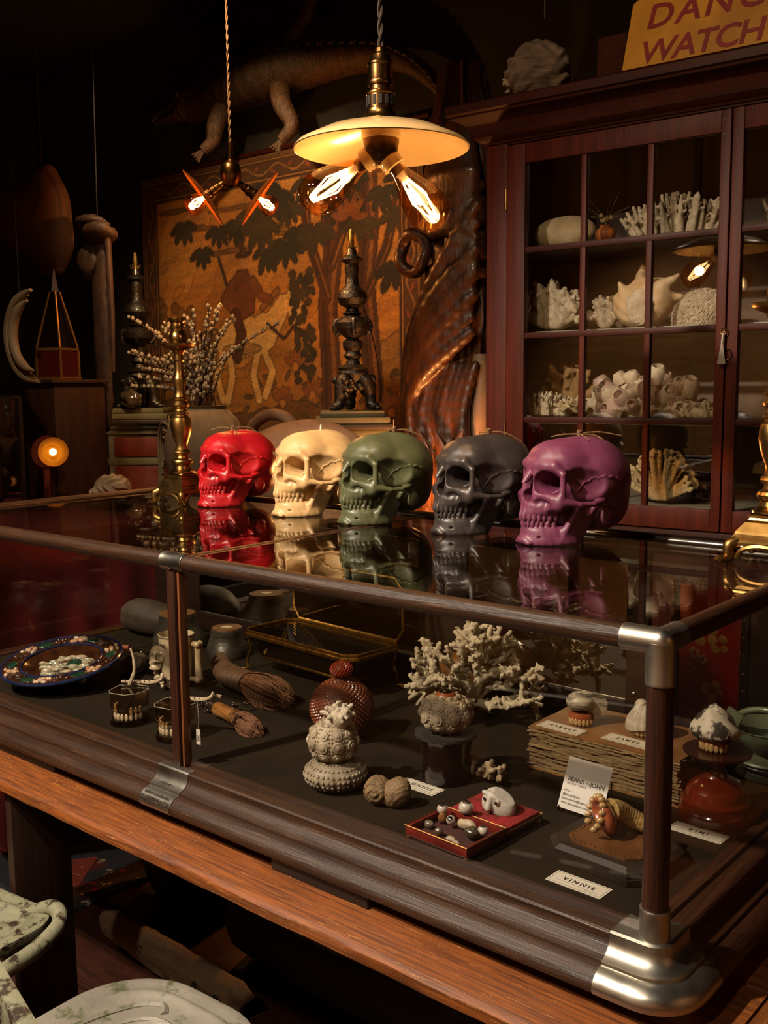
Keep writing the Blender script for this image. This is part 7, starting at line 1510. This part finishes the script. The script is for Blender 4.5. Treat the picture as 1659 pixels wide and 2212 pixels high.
MB().tube(catmull([(.10, .175, .425), (.17, .195, .458), (.225, .17, .452), (.262, .08, .448), (.272, -.04, .444), (.235, -.12, .40)], 6), .0165, 10).obj('bent_arm', CHG, c2)
c3_ = thing('folded_chair', 'folded greenish white metal chair standing at the bottom left corner', 'chair', (-.44, -.665, 0), (0, 0, -.25)); MB().box(-.26, .20, -.010, .010, .832, .868, bev=.004).obj('back_rail', CHG, c3_)
for x in (-.25, .19): MB().tube([(x, -.004, .85), (x, .0, .45), (x, .03, .012)], .010, 8).obj('leg', CHG, c3_)
for k in range(4): MB().box(-.24 + .11 * k, -.20 + .11 * k, -.008, -.002, .50, .8315, bev=.002).obj('back_slat', CH, c3_)
MB().box(-.25, .19, -.010, .008, .47, .50, bev=.003).obj('lower_rail', CHG, c3_)
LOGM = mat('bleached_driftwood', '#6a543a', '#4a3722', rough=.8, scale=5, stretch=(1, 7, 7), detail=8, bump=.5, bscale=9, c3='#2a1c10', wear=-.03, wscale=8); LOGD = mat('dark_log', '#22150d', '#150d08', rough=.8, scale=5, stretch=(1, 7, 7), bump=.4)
def log(label, p0, p1, r0, r1, m, seed, name='driftwood_log'):
    rs = np.random.RandomState(seed); p0, p1 = np.array(p0), np.array(p1); n, k = 26, 18; d = (p1 - p0); L = np.linalg.norm(d); V = []; F = []; R_ = Vector(d).to_track_quat('X', 'Z').to_matrix(); ph = rs.uniform(0, 6, 4)
    o = thing(name, label, 'log', tuple(p0))
    for j in range(n):
        t = j / (n - 1); r = r0 + (r1 - r0) * t
        if j in (0, n - 1): r *= .80
        for i in range(k):
            a = 2 * PI * i / k; w = 1 + .10 * math.sin(2 * a + ph[0] + 2 * t) + .06 * math.sin(5 * a + ph[1] + 5 * t) + .03 * rs.normal(); q = R_ @ Vector((L * t + (.02 * math.sin(a * 2) if j in (0, n - 1) else 0), r * w * math.cos(a), r * w * math.sin(a))); V.append(q[:])
    for j in range(n - 1):
        for i in range(k): F.append((j * k + i, j * k + (i + 1) % k, (j + 1) * k + (i + 1) % k, (j + 1) * k + i))
    V += [(0, 0, 0), tuple(d)]; c0 = len(V) - 2
    for i in range(k): F.append((c0, (i + 1) % k, i)); F.append((c0 + 1, (n - 1) * k + i, (n - 1) * k + (i + 1) % k))
    MB().add(V, F).obj('log_body', m, o, angle=60)
    for q in range(4): t = rs.uniform(.1, .9); e = p0 + d * t - p0; MB().lathe([(.011, 0), (.008, .004), (.003, -.004)], 8, Matrix.Translation(tuple(e + np.array((0.35 * r0, -r0 * .90, .35 * r0)))) @ Matrix.Rotation(1.2, 4, 'X')).obj('knot_hole', LOGD, o)
log('bleached driftwood log lying under the table', (-1.75, .34, .060), (-1.19, .31, .056), .045, .044, LOGM, 3)
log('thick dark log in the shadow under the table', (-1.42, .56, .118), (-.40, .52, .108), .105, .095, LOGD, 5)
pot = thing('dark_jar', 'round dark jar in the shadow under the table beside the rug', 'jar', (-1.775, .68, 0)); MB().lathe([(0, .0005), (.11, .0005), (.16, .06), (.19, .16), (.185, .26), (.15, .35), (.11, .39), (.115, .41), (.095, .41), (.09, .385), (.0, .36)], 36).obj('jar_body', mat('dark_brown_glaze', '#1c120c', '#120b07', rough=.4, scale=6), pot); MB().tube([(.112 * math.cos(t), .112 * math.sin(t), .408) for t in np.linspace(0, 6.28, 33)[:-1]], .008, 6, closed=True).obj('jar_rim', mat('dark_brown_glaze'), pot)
# ---------------------------------------------------------------- clusters too fine to pick apart stay joined
for o in list(COL.objects):
    n = o.name.split('.')[0]
    if n in ('catkins', 'back_scutes', 'tubercles', 'bead_row', 'stay_chain', 'border_line', 'shell_boss', 'figure_relief', 'small_teeth', 'teeth', 'dried_twigs', 'dried_flower', 'carved_leaves', 'carved_teeth', 'tassel', 'twine', 'green_scroll', 'bead_stem', 'lettering', 'embossed_lettering', 'insect', 'twisted_flex', 'filament', 'coral_knob', 'ragged_edge', 'border', 'medallion'):
        o['kind'] = 'stuff'
